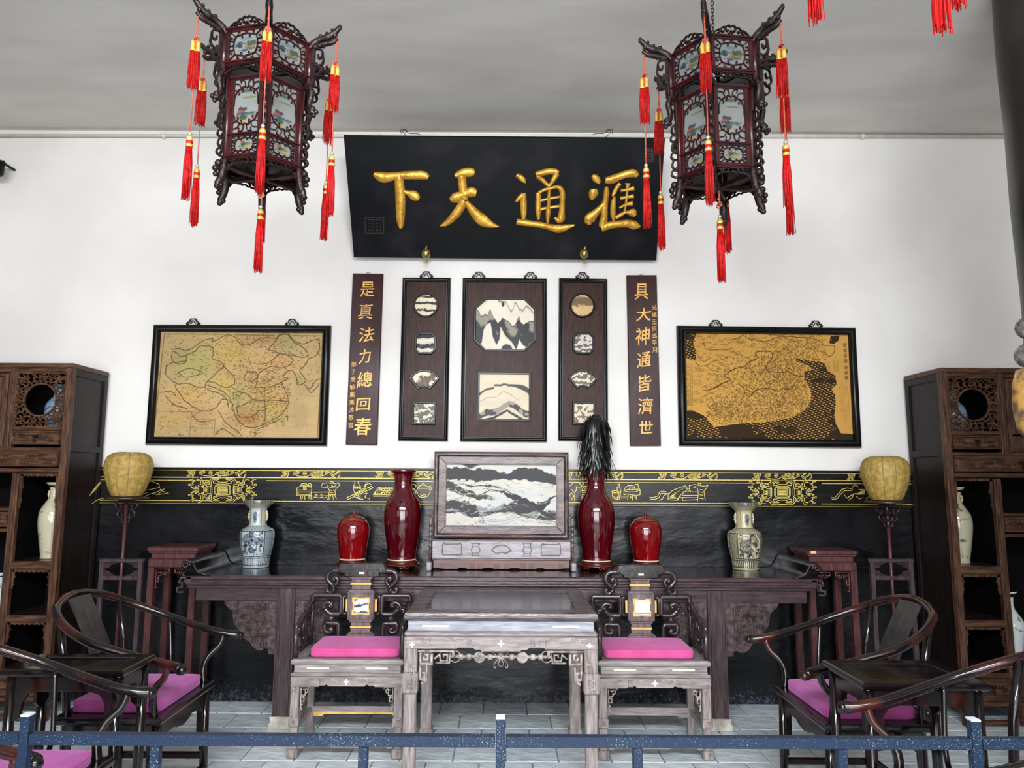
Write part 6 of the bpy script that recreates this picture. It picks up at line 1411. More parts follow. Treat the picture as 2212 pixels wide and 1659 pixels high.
def bluewhite(seed, dark):
    def f(U, Z):
        N = fbm(U*20, Z*18, seed); wh = rgb(*((178, 170, 136) if dark else (170, 178, 172))); bl = rgb(*((16, 24, 44) if dark else (20, 40, 80)))
        A = base(U, wh)*(.9+.2*N)[..., None]; fr = ((U*3) % 1); c = np.abs(fr-.5)     # three cartouches, one facing front
        band = (Z < .035) | ((Z > .145) & (Z < .165)) | ((Z > .54) & (Z < .61))
        pat = (((U*60+Z*40) % 1) > .45) & (((U*60-Z*40) % 1) > .3)
        A = mixc(A, bl, (band & pat)*.85); A = mixc(A, bl, ((np.abs(Z-.04) < .005) | (np.abs(Z-.17) < .006) | (np.abs(Z-.145) < .004) | (np.abs(Z-.54) < .006) | (np.abs(Z-.612) < .005))*.95)
        lap = (Z > .045) & (Z < .14); A = mixc(A, bl, lap*(sm(.45, .55, ((U*44+(Z-.09)**2*60) % 1)))*.9)
        bod = (Z > .17) & (Z < .54); edge = bod & (c > .36); A = mixc(A, bl, edge*(.35+.5*pat)); A = mixc(A, bl, bod*(np.abs(c-.36) < .014)*.9)
        inn = bod & (c < .35)
        for cx, cy, r, n in ((.38, .41, .115, 34), (.66, .40, .07, 18), (.48, .27, .06, 18), (.28, .27, .05, 14), (.56, .49, .05, 14)):
            m, d = petal(fr, Z, cx, cy, r, n, .62, seed); A = mixc(A, bl, inn*m*.8*(d > .012)); A = mixc(A, bl, inn*(d < .008))
        rs = np.random.RandomState(seed)
        for _ in range(80):
            cx, cy, an = rs.uniform(.18, .82), rs.uniform(.19, .54), rs.uniform(0, 3.14)
            if rs.rand() < .5 and cy > .4 and cx < .5: continue
            dx, dy = (fr-cx)*.62, Z-cy; u = dx*math.cos(an)+dy*math.sin(an); v = -dx*math.sin(an)+dy*math.cos(an)
            A = mixc(A, rgb(26, 34, 58), inn*(sm(1.15, .8, (u/.026)**2+(v/.009)**2))*.9)
        nk = (Z > .62) & (Z < .87)
        for cx, cy, r, n in ((.5, .76, .07, 16), (.5, .70, .05, 10)):
            m, d = petal(fr, Z, cx, cy, r, n, .36, 1); A = mixc(A, bl, nk*m*.85)
        A = mixc(A, bl, nk*(np.abs(c-.33) < .02)*.8); A = mixc(A, rgb(160, 140, 92), nk*(c > .35)*.5)
        rim = Z > .935; A = mixc(A, rgb(74, 70, 62), rim*.9); A = mixc(A, rgb(170, 160, 140), rim*(np.abs(((U*26) % 1)-.5) < .05)*.8)
        A = mixc(A, rgb(128, 122, 90), ((Z > .88) & (Z <= .935))*.7)
        return A
    return f
vase('blue_and_white_vase', (-1.695, 5.075, .925), BW, bluewhite(4, 0), 'blue and white flower vase standing on the left part of the altar table', 'blue and white vases on the altar table', 220, 200, ears=[(.32, .058), (.338, .063), (.356, .062), (.372, .058)])
vr = vase('blue_and_white_vase', (1.688, 5.075, .925), BW, bluewhite(11, 1), 'blue and white vase with a blue dab on its rim, right on the altar table', 'blue and white vases on the altar table', 220, 200, ears=[(.32, .058), (.338, .063), (.356, .062), (.372, .058)])
MB().ball((1.688-.03, 5.075-.094, .925+.443), .011, 10, sy=.3, sz=1.2).build('blue_dab', mat('blue_paint_dab', rgb(30, 90, 170), rough=.5), vr)

def stand(c, r, h, label, grp):
    o = empty('round_wooden_stand', c, label, 'stand', grp)
    MB().lathe([(0, h), (r*.86, h), (r*.9, h-.004), (r*.92, h-.010), (r*.88, h-.014), (r*1.02, h-.018), (r*1.10, h-.024), (r*1.08, h-.030), (r*.92, h-.036), (0, h-.036)], c, 44).build('disc', REDST, o)
    b = MB(); n = 5
    for k in range(n):
        a = 6.283*k/n-math.pi/2+.3; x, y = c[0]+r*.88*math.cos(a), c[1]+r*.88*math.sin(a)
        b.tube(cr([(x, y, c[2]+h-.030), (x+.012*math.cos(a), y+.012*math.sin(a), c[2]+(h-.03)*.6), (x+.002*math.cos(a), y, c[2]+.016), (x+.012*math.cos(a), y+.012*math.sin(a), c[2]+.010)], 4), [.012, .010, .008, .010], 8)
        for e in (-1, 1):
            a2 = a+e*.2; b.tube(cr([(c[0]+r*.9*math.cos(a2-e*.12), c[1]+r*.9*math.sin(a2-e*.12), c[2]+h-.036), (c[0]+r*.9*math.cos(a2), c[1]+r*.9*math.sin(a2), c[2]+h-.046), (c[0]+r*.9*math.cos(a2+e*.1), c[1]+r*.9*math.sin(a2+e*.1), c[2]+h-.034)], 3), .006, 6)
    b.build('scalloped_feet', REDST, o); return o
for x, lb in ((-.685, 'left'), (.655, 'right')):
    stand((x, 5.045, .925), .118, .052, 'low round red-brown stand under the tall oxblood vase on the %s' % lb, 'vase stands')
    c = (x, 5.045, .978); o = empty('tall_oxblood_vase', c, 'tall dark red glazed vase %s' % ('left of the table screen' if x < 0 else 'holding a feather duster, right of the table screen'), 'vase', 'tall dark red vases')
    pr = [(0, 0), (.092, 0), (.096, .006), (.096, .018), (.094, .03), (.104, .10), (.120, .20), (.127, .28), (.125, .345), (.110, .40), (.086, .44), (.067, .475), (.059, .515), (.061, .55), (.070, .585), (.084, .600), (.087, .604), (.087, .612), (.080, .613), (.062, .604), (.048, .56)]
    MB().lathe(cr(pr, 4), c, 72).build('body', OXB, o)
    MB().lathe([(.0965, .001), (.0985, .004), (.0985, .008), (.0965, .011)], c, 60).build('pale_foot_rim', RIMW, o)
for x, lb in ((-1.02, 'left'), (.992, 'right')):
    stand((x, 5.03, .925), .098, .055, 'low round red-brown stand under the lidded red jar on the %s' % lb, 'jar stands')
    c = (x, 5.03, .981); o = empty('lidded_red_jar', c, 'bright red glazed lidded jar standing behind the %s carved armchair' % lb, 'jar', 'lidded red jars')
    pr = [(0, 0), (.082, 0), (.084, .006), (.086, .02), (.096, .085), (.106, .15), (.109, .195), (.104, .235), (.088, .262), (.070, .275)]
    MB().lathe(cr(pr, 4), c, 64).build('body', RUBY, o); MB().lathe([(.084, -.0005), (.0868, .002), (.0872, .008), (.0855, .011)], c, 60).build('pale_foot_rim', RIMW, o)
    MB().lathe(cr([(.072, .271), (.078, .274), (.072, .281), (.045, .293), (.012, .299)], 4)+cr([(.010, .299), (.007, .307), (.011, .315), (.012, .322), (.006, .327), (0, .328)], 3), c, 48).build('lid', RUBY, o)
    MB().lathe([(.07, .2775), (.0795, .273), (.079, .2755), (.07, .280)], c, 48).build('lid_rim', mat('dull_lid_rim', rgb(120, 70, 66), rough=.3) if 'dull_lid_rim' not in bpy.data.materials else bpy.data.materials['dull_lid_rim'], o)

# feather duster
cx, cy = .655, 5.045; Zb = .978+.613
fd = empty('feather_duster', (cx, cy, Zb-.15), 'black glossy feather duster standing upright in the right tall red vase', 'duster')
MB().tube([(cx-.01, cy+.01, Zb-.3), (cx+.005, cy, Zb+.30)], .007, 8).build('handle', REDW, fd)
fm = []
for k in range(3):
    b = MB(); n = 5; L = .085+.012*k; vs = []
    for i in range(n+1):
        t = i/n; wd = .0105*math.sin(math.pi*min(1, t*1.02+.06))**.7*(1-.3*t)+.0005; zc = -L*t; yo = -.016*math.sin(t*2.2)-.004*k*t
        vs += [(-wd, yo+.003, zc-.004*t), (0, yo, zc), (wd, yo+.003, zc-.006*t)]
    b.add(vs, [(i*3+j, i*3+j+1, (i+1)*3+j+1, (i+1)*3+j) for i in range(n) for j in (0, 1)], True); fm.append(b.mesh('feather', FEATH))
rr = random.Random(3); NF = 298
for i in range(NF):
    t = i/NF; z = Zb-.015+.355*t; a = i*2.39996+rr.uniform(-.3, .3)
    R = .100-.012*abs(t-.35) if t < .88 else .085*(1-(t-.88)/.12)**.5+.004
    if t < .12: R = .098-.1*t
    R *= rr.uniform(.78, 1.02); sq = rr.uniform(1.0, 1.35)
    inst('feather', rr.choice(fm), fd, (cx+R*math.cos(a)*.92-cx, R*math.sin(a)*.8, z+.06-(Zb-.15)), (rr.uniform(-.28, .12), rr.uniform(-.14, .14), a+math.pi/2), (rr.uniform(.8, 1.25), 1, sq))
MB().lathe(cr([(.02, .02), (.07, .04), (.082, .12), (.08, .24), (.072, .33), (.04, .375), (0, .385)], 3), (cx, cy, Zb), 20).build('feather_core', FEATH, fd)['kind'] = 'stuff'

# ------------------------------------------------------------------ table screen with marble landscape
sc = empty('table_screen', (0, 5.0, .925), 'wooden table screen framing a black and white landscape marble on the altar table', 'screen'); YS = 4.99
Fs, sw, sh, dv = quad_frame((938, 975), (1229, 977), (1229, 1165), (935, 1163), YS)
b = MB(); t = .034; q_ = t/2; b.sweep([(-sw/2+q_, -sh/2+q_), (sw/2-q_, -sh/2+q_), (sw/2-q_, sh/2-q_), (-sw/2+q_, sh/2-q_)], t, Fs, -.02, .03, 'round', closed=True)
b.build('outer_frame', SCRW, sc)
b = MB(); t2 = .05; x, y = sw/2-t, sh/2-t
for q in ([(-x, -y), (x, -y), (x-t2, -y+t2), (-x+t2, -y+t2)], [(-x, y), (x, y), (x-t2, y-t2), (-x+t2, y-t2)], [(-x, -y), (-x+t2, -y+t2), (-x+t2, y-t2), (-x, y)], [(x, -y), (x-t2, -y+t2), (x-t2, y-t2), (x, y)]): b.prism(q, Fs, -.02, .008, b=.003)
b.sweep([(-x+t2, -y+t2), (x-t2, -y+t2), (x-t2, y-t2), (-x+t2, y-t2)], .010, Fs, 0, .014, 'bev', closed=True); b.build('inner_frame', SCRW, sc)
def scr(U, V):
    asp = 1.75; x = U*asp; n1 = fbm(x*2.2, V*3, 101, 4); n2 = fbm(x*12, V*16, 103, 5); n3 = fbm(x*30, V*40, 104, 3)
    A = base(U, rgb(196, 192, 180))*(.84+.26*fbm(x*5, V*14, 6))[..., None]; A = mixc(A, rgb(178, 184, 190), sm(.5, .7, fbm(x*3, V*9, 12))*.6)
    j = .10*(n2-.5)+.035*(n3-.5)
    def band(top, bot, soft=.012): return sm(0, soft, top+j-V)*sm(0, soft, V-(bot+j*.8))
    w1 = .93+.03*np.sin(x*5.5)-.05*np.exp(-((U-.55)/.05)**2)-.04*np.exp(-((U-.22)/.05)**2)-.12*sm(.8, 1, U)
    A = mixc(A, rgb(52, 52, 51), band(w1, .74-.06*sm(.5, 1, U)-.02*np.sin(x*4)))
    A = mixc(A, rgb(60, 58, 60), sm(.97, 1.0, V+.06*np.exp(-((U-.22)/.05)**2)))
    A = mixc(A, rgb(62, 61, 60), band(.74-.8*U*(U < .3)-.24*(U >= .3), .60-.6*U*(U < .3)-.18*(U >= .3))*sm(.46, .36, U+.12*(n2-.5)))
    r = .66-.34*sm(.3, 1.0, U)+.02*np.sin(x*9)+.16*sm(.85, 1.0, U); A = mixc(A, rgb(52, 52, 52), sm(.017, .006, np.abs(V-r-j)))
    m = band(.58-.24*sm(.42, .95, U)+.16*sm(.85, 1, U), .56-.30*sm(.42, .78, U)+.20*sm(.86, 1, U)-.0*U)*sm(.38, .46, U); A = mixc(A, rgb(48, 47, 48), m)
    l2 = .575-.10*np.sin(np.clip((U-.05)/.35, 0, 1)*3.14); A = mixc(A, rgb(58, 56, 56), sm(.014, .004, np.abs(V-l2-j*.6))*(U < .45))
    lo = .37+.06*np.sin(x*6.5+.5)-.05*U; lb = .19-.05*np.sin(x*5)-.05*U+.07*np.exp(-((U-.12)/.06)**2)
    A = mixc(A, rgb(56, 56, 58), band(lo, lb)*(.5+.5*sm(.36, .5, fbm(x*7, V*16, 44))))
    for c, k in ((.33, .55), (.26, .5), (.20, .6)): A = mixc(A, rgb(40, 40, 42), sm(.012, .002, np.abs(V-(c-.10*sm(.5, .9, U)+.03*np.sin(x*7+c*30))-j))*k*(U > .5))
    for c, k in ((.10, .5), (.05, .4), (.14, .4)): A = mixc(A, rgb(80, 84, 92), sm(.014, .002, np.abs(V-(c+.05*np.exp(-((U-.64)/.06)**2)+.03*np.sin(x*6))-j*.7))*k*(U > .3))
    sf = (V*11+.8*np.sin(x*4.2+V*3)+2.6*(n1-.5)+1.5*(n2-.5)) % 1; dk = sm(.10, .0, np.abs(sf-.5))*sm(.42, .60, fbm(x*3.5, V*7, 77))
    A = mixc(A, rgb(50, 48, 48), dk*.8*(V < .72)); A = mixc(A, rgb(196, 190, 176), sm(.09, .02, np.abs(((sf+.37) % 1)-.5))*sm(.5, .62, fbm(x*4+3, V*9, 79))*(V < .66)*.85)
    rr_ = (np.hypot((U-.12)*asp, V+.02)*34+2*n1) % 1; A = mixc(A, rgb(150, 120, 96), sm(.8, .95, rr_)*(V < .14+.12*np.exp(-((U-.12)/.07)**2))*(U < .28)*.6)
    return A
pgrid('marble_slab', 330, 190, flat(Fs.p(-x+t2, -y+t2, .002), Fs.U, Fs.V, 2*(x-t2), 2*(y-t2)), scr, MARB, sc)
MB().box(-sw/2+.02, sw/2-.02, YS+.012, YS+.022, Fs.o.z-sh/2+.02, Fs.o.z+sh/2-.02).build('back_board', ROSE, sc)
zb0 = Fs.o.z-sh/2; z1, z0 = zb0-.003, at(1085, 1208, YS).z
MB().box(-sw/2-.004, sw/2+.004, YS-.02, YS+.02, z0, z1, b=.003).build('lower_panel', SCRL, sc)
for za_, zb_ in ((z1-.012, z1+.001), (z0-.004, z0+.010)): MB().box(-sw/2-.006, sw/2+.006, YS-.028, YS+.02, za_, zb_, b=.004).build('panel_rail', SCRW, sc)
b = MB(); Fp = Fr((0, YS-.020, (z0+z1)/2), (1, 0, 0), (0, 0, 1)); hh = (z1-z0)/2*.62
for s in (-1, 1):
    b.sweep([(s*.335+x_, y_) for x_, y_ in ((-.065, -hh*.7), (-.055, -hh), (-.045, -hh*.9), (.045, -hh*.9), (.055, -hh), (.065, -hh*.7), (.065, hh*.7), (.055, hh), (.045, hh*.85), (-.045, hh*.85), (-.055, hh), (-.065, hh*.7))], .007, Fp, 0, .007, 'bev', closed=True)
    b.sweep([(s*.175+x_, y_) for x_, y_ in ((-.028, hh), (.028, hh), (.018, hh*.45), (.026, hh*.2), (.030, -.004), (.024, -hh*.45), (.018, -hh*.6), (.026, -hh), (-.026, -hh), (-.018, -hh*.6), (-.024, -hh*.45), (-.030, -.004), (-.026, hh*.2), (-.018, hh*.45))], .006, Fp, 0, .007, 'bev', closed=True)
    b.sweep([(s*.175-.018, hh*.45), (s*.175+.018, hh*.45)], .005, Fp, 0, .006, 'bev'); b.sweep([(s*.175-.018, -hh*.6), (s*.175+.018, -hh*.6)], .005, Fp, 0, .006, 'bev')
b.sweep([(x_, y_) for x_, y_ in shape_pts('fan', .135, .06)], .007, Fp, 0, .007, 'bev', closed=True); b.build('cartouche_mouldings', SCRW, sc)
zl = at(1085, 1229, YS).z; xs = sw/2-.004; P = [(-xs, z0-.004), (-xs, zl+.008)]
for k, c_ in enumerate((-.345, -.18, 0, .18, .345)): P += [(c_-.062, zl+.008), (c_-.05, zl), (c_+.05, zl), (c_+.062, zl+.008)]
MB().prism(P+[(xs, zl+.008), (xs, z0-.004)], Fr((0, YS, 0), (1, 0, 0), (0, 0, 1)), 0, .022, b=.002).build('skirt', REDST, sc)
b = MB(); Fk = Fr((0, YS-.022, 0), (1, 0, 0), (0, 0, 1))
for c_ in (-.4, -.2, -.145, -.035, .035, .145, .2, .4):
    key(b, Fk, c_-.018, zl+.006, .036, .026, .004, .004, 1, 1)
b.build('skirt_carving', REDST, sc)
for s in (-1, 1):
    xx = s*(sw/2+.018)
    MB().box(xx-.017, xx+.017, YS-.10, YS+.11, .925, .925+.055, b=.006).build('foot', SCRL, sc)
    b = MB(); b.box(xx-.010, xx+.010, YS-.02, YS+.02, .975, 1.27, b=.004)
    for k in range(7): b.ball((xx-s*.0, YS-.022, 1.0+k*.036), .009, 8)
    b.tube([(xx+s*x_, YS, 1.285+z_) for x_, z_ in spiral(0, 0, .016, 0, 1.2, 10, .3, s)], .006, 6); b.build('side_post', SCRW, sc)
    b = MB(); b.prism([(YS-.09, .975), (YS-.02, 1.06), (YS-.02, .975)], Fr((xx, 0, 0), (0, 1, 0), (0, 0, 1)), -.008, .008); b.build('side_bracket', SCRW, sc)

# vases standing in the cabinets
def floral(seed, cols, bg=(184, 176, 150), n=26, thr=.0):
    def f(U, Z):
        A = base(U, rgb(*bg))*(.92+.14*fbm(U*10, Z*10, seed))[..., None]; rs = np.random.RandomState(seed)
        for _ in range(n):
            cx, cy, an, ln, wd = rs.rand(), rs.uniform(.08, .85), rs.uniform(-.6, .6), rs.uniform(.02, .07), rs.uniform(.006, .02); c = cols[rs.randint(len(cols))]
            for q in (-1, 0, 1):
                dx, dy = (U-cx+q)*.9, Z-cy; u = dx*math.cos(an)+dy*math.sin(an); v = -dx*math.sin(an)+dy*math.cos(an)
                A = mixc(A, rgb(*c), sm(1.2, .7, (u/ln)**2+(v/wd)**2+1.2*(fbm(U*30, Z*30, seed+2)-.5))*.85)
        return A
    return f
TV = [(0, 0), (.052, 0), (.056, .008), (.058, .04), (.074, .14), (.086, .24), (.080, .315), (.054, .365), (.034, .40), (.029, .44), (.034, .475), (.050, .495), (.056, .503), (.052, .505)]
JV = [(0, 0), (.05, 0), (.055, .01), (.075, .07), (.085, .13), (.075, .185), (.045, .225), (.034, .25), (.036, .29), (.05, .31), (.052, .315), (.048, .316)]
PK = [(0, 0), (.046, 0), (.05, .008), (.056, .08), (.070, .19), (.080, .25), (.074, .30), (.048, .345), (.030, .38), (.026, .43), (.032, .465), (.048, .482), (.052, .488), (.048, .49)]
e = [(.41, .036), (.425, .040), (.44, .036)]
vase('cabinet_vase', (-XL-.165, 4.93, ZZ['a0']+.001), TV, floral(21, [(70, 84, 60), (180, 112, 70), (60, 60, 52), (150, 140, 100)]), 'cream vase with sparse painted figures in the upper left cabinet compartment', 'vases in the cabinets', 90, 90, ears=e)
vase('cabinet_vase', (XR+.155, 4.93, ZZ['a0']+.001), TV, floral(25, [(84, 92, 60), (120, 116, 78), (60, 60, 52), (150, 140, 100)], n=40), 'cream vase with green painted leaves in the upper right cabinet compartment', 'vases in the cabinets', 90, 90, ears=e)
bluej = floral(31, [(40, 62, 120), (30, 50, 100), (60, 90, 140), (90, 150, 140)], (120, 140, 160), 90)
vase('cabinet_vase', (-XL-.20, 4.95, ZZ['c1']-.008), JV, bluej, 'dark blue and green vase glimpsed through the left round window panel', 'vases in the cabinets', 70, 70)
vase('cabinet_vase', (XR+.19, 4.95, ZZ['c1']-.008), JV, bluej, 'dark blue and white vase glimpsed through the right round window panel', 'vases in the cabinets', 70, 70)
def peony(U, Z):
    A = base(U, rgb(226, 232, 230)); fr = (U*2) % 1
    A = mixc(A, rgb(140, 160, 96), sm(.14, .09, np.hypot((fr-.42)*.5, Z-.42)+.08*(fbm(U*30, Z*24, 3)-.5))); A = mixc(A, rgb(196, 120, 168), sm(.11, .08, np.hypot((fr-.40)*.5, Z-.52)+.04*(fbm(U*20, Z*20, 5)-.5)))
    A = mixc(A, rgb(90, 100, 70), sm(.62, .7, fbm(U*24, Z*14, 8))*((Z > .5) & (Z < .95))*.8); return A
zbt = ZZ['bt']+.026
vase('cabinet_vase', (XR+.435, 4.90, zbt), PK, peony, 'white vase with a pink peony on the lower shelf of the right cabinet', 'vases in the cabinets', 90, 90)
vase('cabinet_vase', (-XL-.47, 4.90, zbt), [(r*1.15, z*1.18) for r, z in PK], floral(41, [(210, 110, 70), (120, 140, 110), (60, 84, 120)], (206, 222, 222), 24), 'pale vase cut by the left photo edge on the lower left cabinet shelf', 'vases in the cabinets', 90, 90)

# ------------------------------------------------------------------ palace lanterns (built at the origin, top edge of the upper box at z=0)
def lantern_pane(kind):
    rs = np.random.RandomState({'up': 3, 'tall': 8, 'low': 12}[kind])
    def f(U, V):
        A = base(U, rgb(118, 120, 117))*(.95+.08*fbm(U*4, V*4, 5))[..., None]; asp = {'up': 1.4, 'tall': .5, 'low': 1.7}[kind]; N = .5*(fbm(U*16*asp, V*16, 9)-.5)
        B = {'up': [(.30, .55, .13, .10, (58, 86, 74)), (.26, .50, .08, .05, (40, 66, 96)), (.66, .55, .15, .10, (70, 92, 60)), (.5, .44, .08, .05, (184, 120, 64)), (.62, .38, .16, .05, (96, 112, 80)), (.42, .34, .12, .04, (48, 74, 110)), (.72, .45, .06, .04, (190, 90, 60)), (.5, .72, .2, .05, (120, 140, 150))],
             'tall': [(.5, .80, .25, .03, (84, 98, 96)), (.5, .765, .35, .012, (96, 130, 88)), (.62, .66, .26, .015, (110, 140, 80)), (.66, .675, .10, .012, (190, 110, 80)), (.34, .44, .16, .04, (52, 74, 80)), (.25, .40, .14, .025, (190, 80, 72)), (.5, .36, .34, .03, (70, 92, 92)), (.34, .29, .16, .06, (60, 84, 78)), (.66, .33, .2, .015, (120, 130, 110)), (.35, .22, .2, .02, (196, 170, 84))],
             'low': [(.5, .5, .22, .18, (110, 122, 92)), (.42, .55, .12, .16, (60, 84, 70)), (.34, .68, .07, .07, (206, 96, 50)), (.62, .42, .14, .08, (184, 160, 90))]}[kind]
        for cx, cy, rx, ry, c in B: A = mixc(A, rgb(*[int(v*.72) for v in c]), sm(1.25, .8, np.hypot((U-cx)/rx, (V-cy)/ry)+N*3.4)*.95)
        return A
    return f
def hexpt(R, k, z=0): a = k*math.pi/3; return Vector((R*math.sin(a), -R*math.cos(a), z))
def scrolls(b, F, kind, hw, hh, t, d):
    S = lambda pts, w_=t: b.sweep(cr(pts, 4), w_, F, 0, d, 'bev')
    for sx in (-1, 1):
        if kind == 'up' or kind == 'low':
            for sy in (-1, 1):
                S([(0, sy*hh*.80), (sx*hw*.3, sy*hh*.72), (sx*hw*.6, sy*hh*.62), (sx*hw*.72, sy*hh*.25), (sx*hw*.74, 0)])
                S([(sx*hw*.45, sy*hh*.68), (sx*hw*.5, sy*hh*.95), (sx*hw*.36, sy*hh*.9)], t*.8); S([(sx*hw*.62, sy*hh*.6), (sx*hw*.85, sy*hh*.85), (sx*hw*.98, sy*hh*.95)], t*.9)
                S([(sx*hw*.72, sy*hh*.3), (sx*hw*.95, sy*hh*.35), (sx*hw*.9, sy*hh*.55), (sx*hw*.78, sy*hh*.5)], t*.8); S([(0, sy*hh*.8), (sx*hw*.1, sy*hh*.98)], t)
                S([(sx*hw*.25, sy*hh*.74), (sx*hw*.2, sy*hh*.55), (sx*hw*.3, sy*hh*.55)], t*.7)
            S([(sx*hw*.74, 0), (sx*hw, 0)], t)
        elif kind == 'tall':
            for sy in (-1, 1):
                Y = lambda v: sy*(hh-(1-v)*hw*1.5)
                S([(0, Y(.55)), (sx*hw*.25, Y(.62)), (sx*hw*.45, Y(.50)), (sx*hw*.75, Y(.40)), (sx*hw*.96, Y(.05))]); S([(sx*hw*.1, Y(.6)), (sx*hw*.2, Y(.9)), (sx*hw*.5, Y(.95)), (sx*hw*.45, Y(.78))], t*.85)
                S([(sx*hw*.45, Y(.5)), (sx*hw*.6, Y(.75)), (sx*hw*.95, Y(.8))], t*.85); S([(sx*hw*.7, Y(.43)), (sx*hw*.55, Y(.25)), (sx*hw*.68, Y(.22))], t*.8); S([(sx*hw*.3, Y(.6)), (sx*hw*.3, Y(.38)), (sx*hw*.4, Y(.4))], t*.8); S([(sx*hw*.75, Y(.4)), (sx*hw*.97, Y(.5))], t*.8)
            S([(sx*hw*.96, 0), (sx*hw*.93, hh*.3)], t*.6)
        elif kind == 'crest':
            S([(0, hh*1.6), (sx*hw*.12, hh*1.9), (sx*hw*.28, hh*1.5), (sx*hw*.22, hh*.8), (sx*hw*.12, hh*1.0)]); S([(sx*hw*.25, hh*1.5), (sx*hw*.45, hh*1.5), (sx*hw*.55, hh*.9), (sx*hw*.42, hh*.6), (sx*hw*.36, hh*.9)])
            S([(sx*hw*.5, hh*1.1), (sx*hw*.75, hh*.9), (sx*hw*.95, hh*.3), (sx*hw, 0)]); S([(sx*hw*.6, hh*.9), (sx*hw*.62, hh*.4), (sx*hw*.75, hh*.4)], t*.8); S([(0, hh*.9), (sx*hw*.1, hh*.4), (0, 0)], t); S([(-hw*.9*sx, 0), (0, .001)], t)
        elif kind == 'skirt':
            S([(0, -hh*.6), (sx*hw*.2, -hh*.9), (sx*hw*.3, -hh*.4), (sx*hw*.2, -hh*.2)]); S([(sx*hw*.25, -hh*.7), (sx*hw*.5, -hh*.9), (sx*hw*.6, -hh*.3), (sx*hw*.45, -hh*.3)]); S([(sx*hw*.5, -hh*.8), (sx*hw*.8, -hh*1.2), (sx*hw*.97, -hh*1.9), (sx*hw*.98, 0)]); S([(0, -.001), (sx*hw, 0)], t)
            S([(sx*hw*.7, -hh*.9), (sx*hw*.72, -hh*.3), (sx*hw*.85, -hh*.4)], t*.8)
def tassel(b_cord, x, y, z_top, z_knot, z_small, z_big0, z_big1, parent, twin=True):
    o = empty('tassel', (0, 0, 0)); o.parent = parent
    b = MB(); b.tube([(x, y, z_top), (x, y, z_knot)], .0022, 5); b.tube([(x+.002, y, z_top+.012), (x+.004, y, z_knot)], .0018, 5)
    for k in range(6): b.sweep([(x+px_, z_knot+pz) for px_, pz in spiral(.006*math.cos(k), .008*math.sin(k*1.3), .007, k, 1, 7, .9)], .003, Fr((0, y, 0), (1, 0, 0), (0, 0, 1)), -.003, .003)
    b.tube([(x+.001, y, z_knot), (x, y, z_big0+.02)], .0028, 5); b.build('cord', CORD, o)
    r = random.Random(int(abs(x*1000+y*77)))
    def fringe(bx, z0, z1, R, n):
        b = MB()
        for k in range(n):
            a = k*2.4; q = R*math.sqrt((k+.5)/n); e = r.uniform(-.012, .010)
            b.tube([(bx+q*.6*math.cos(a), y+q*.6*math.sin(a), z0), (bx+q*math.cos(a), y+q*math.sin(a), z0+(z1-z0)*.35), (bx+q*1.15*math.cos(a)+r.uniform(-.003, .003), y+q*1.15*math.sin(a)+r.uniform(-.003, .003), z1+e)], [R*.19, R*.17, R*.09], 4)
        b.build('fringe', REDT, o)['kind'] = 'stuff'
    b = MB()
    if twin:
        for e in (-1, 1):
            bx = x+e*.0105; b.lathe([(0, .024), (.006, .022), (.009, .010), (.0095, 0), (.0085, -.012), (.010, -.022), (.0095, -.026)], (bx, y, z_small), 10); fringe(bx, z_small-.018, z_big0+.24 if 0 else z_small-.185, .0115, 26)
    b.lathe([(0, .012), (.010, .010), (.013, .002), (.0135, -.008), (.012, -.010)], (x, y, z_big0), 12); b.lathe([(.012, -.022), (.0145, -.024), (.0145, -.034), (.012, -.036)], (x, y, z_big0), 12); b.build('gold_cap', GOLDC, o)
    MB().lathe([(.0125, -.008), (.0132, -.016), (.0125, -.026)], (x, y, z_big0), 12).build('red_collar', REDT, o); MB().ball((x, y, z_big0+.022), .0085, 10).build('silver_bead', PEARL, o)
    fringe(x, z_big0-.030, z_big1, .0155, 42)
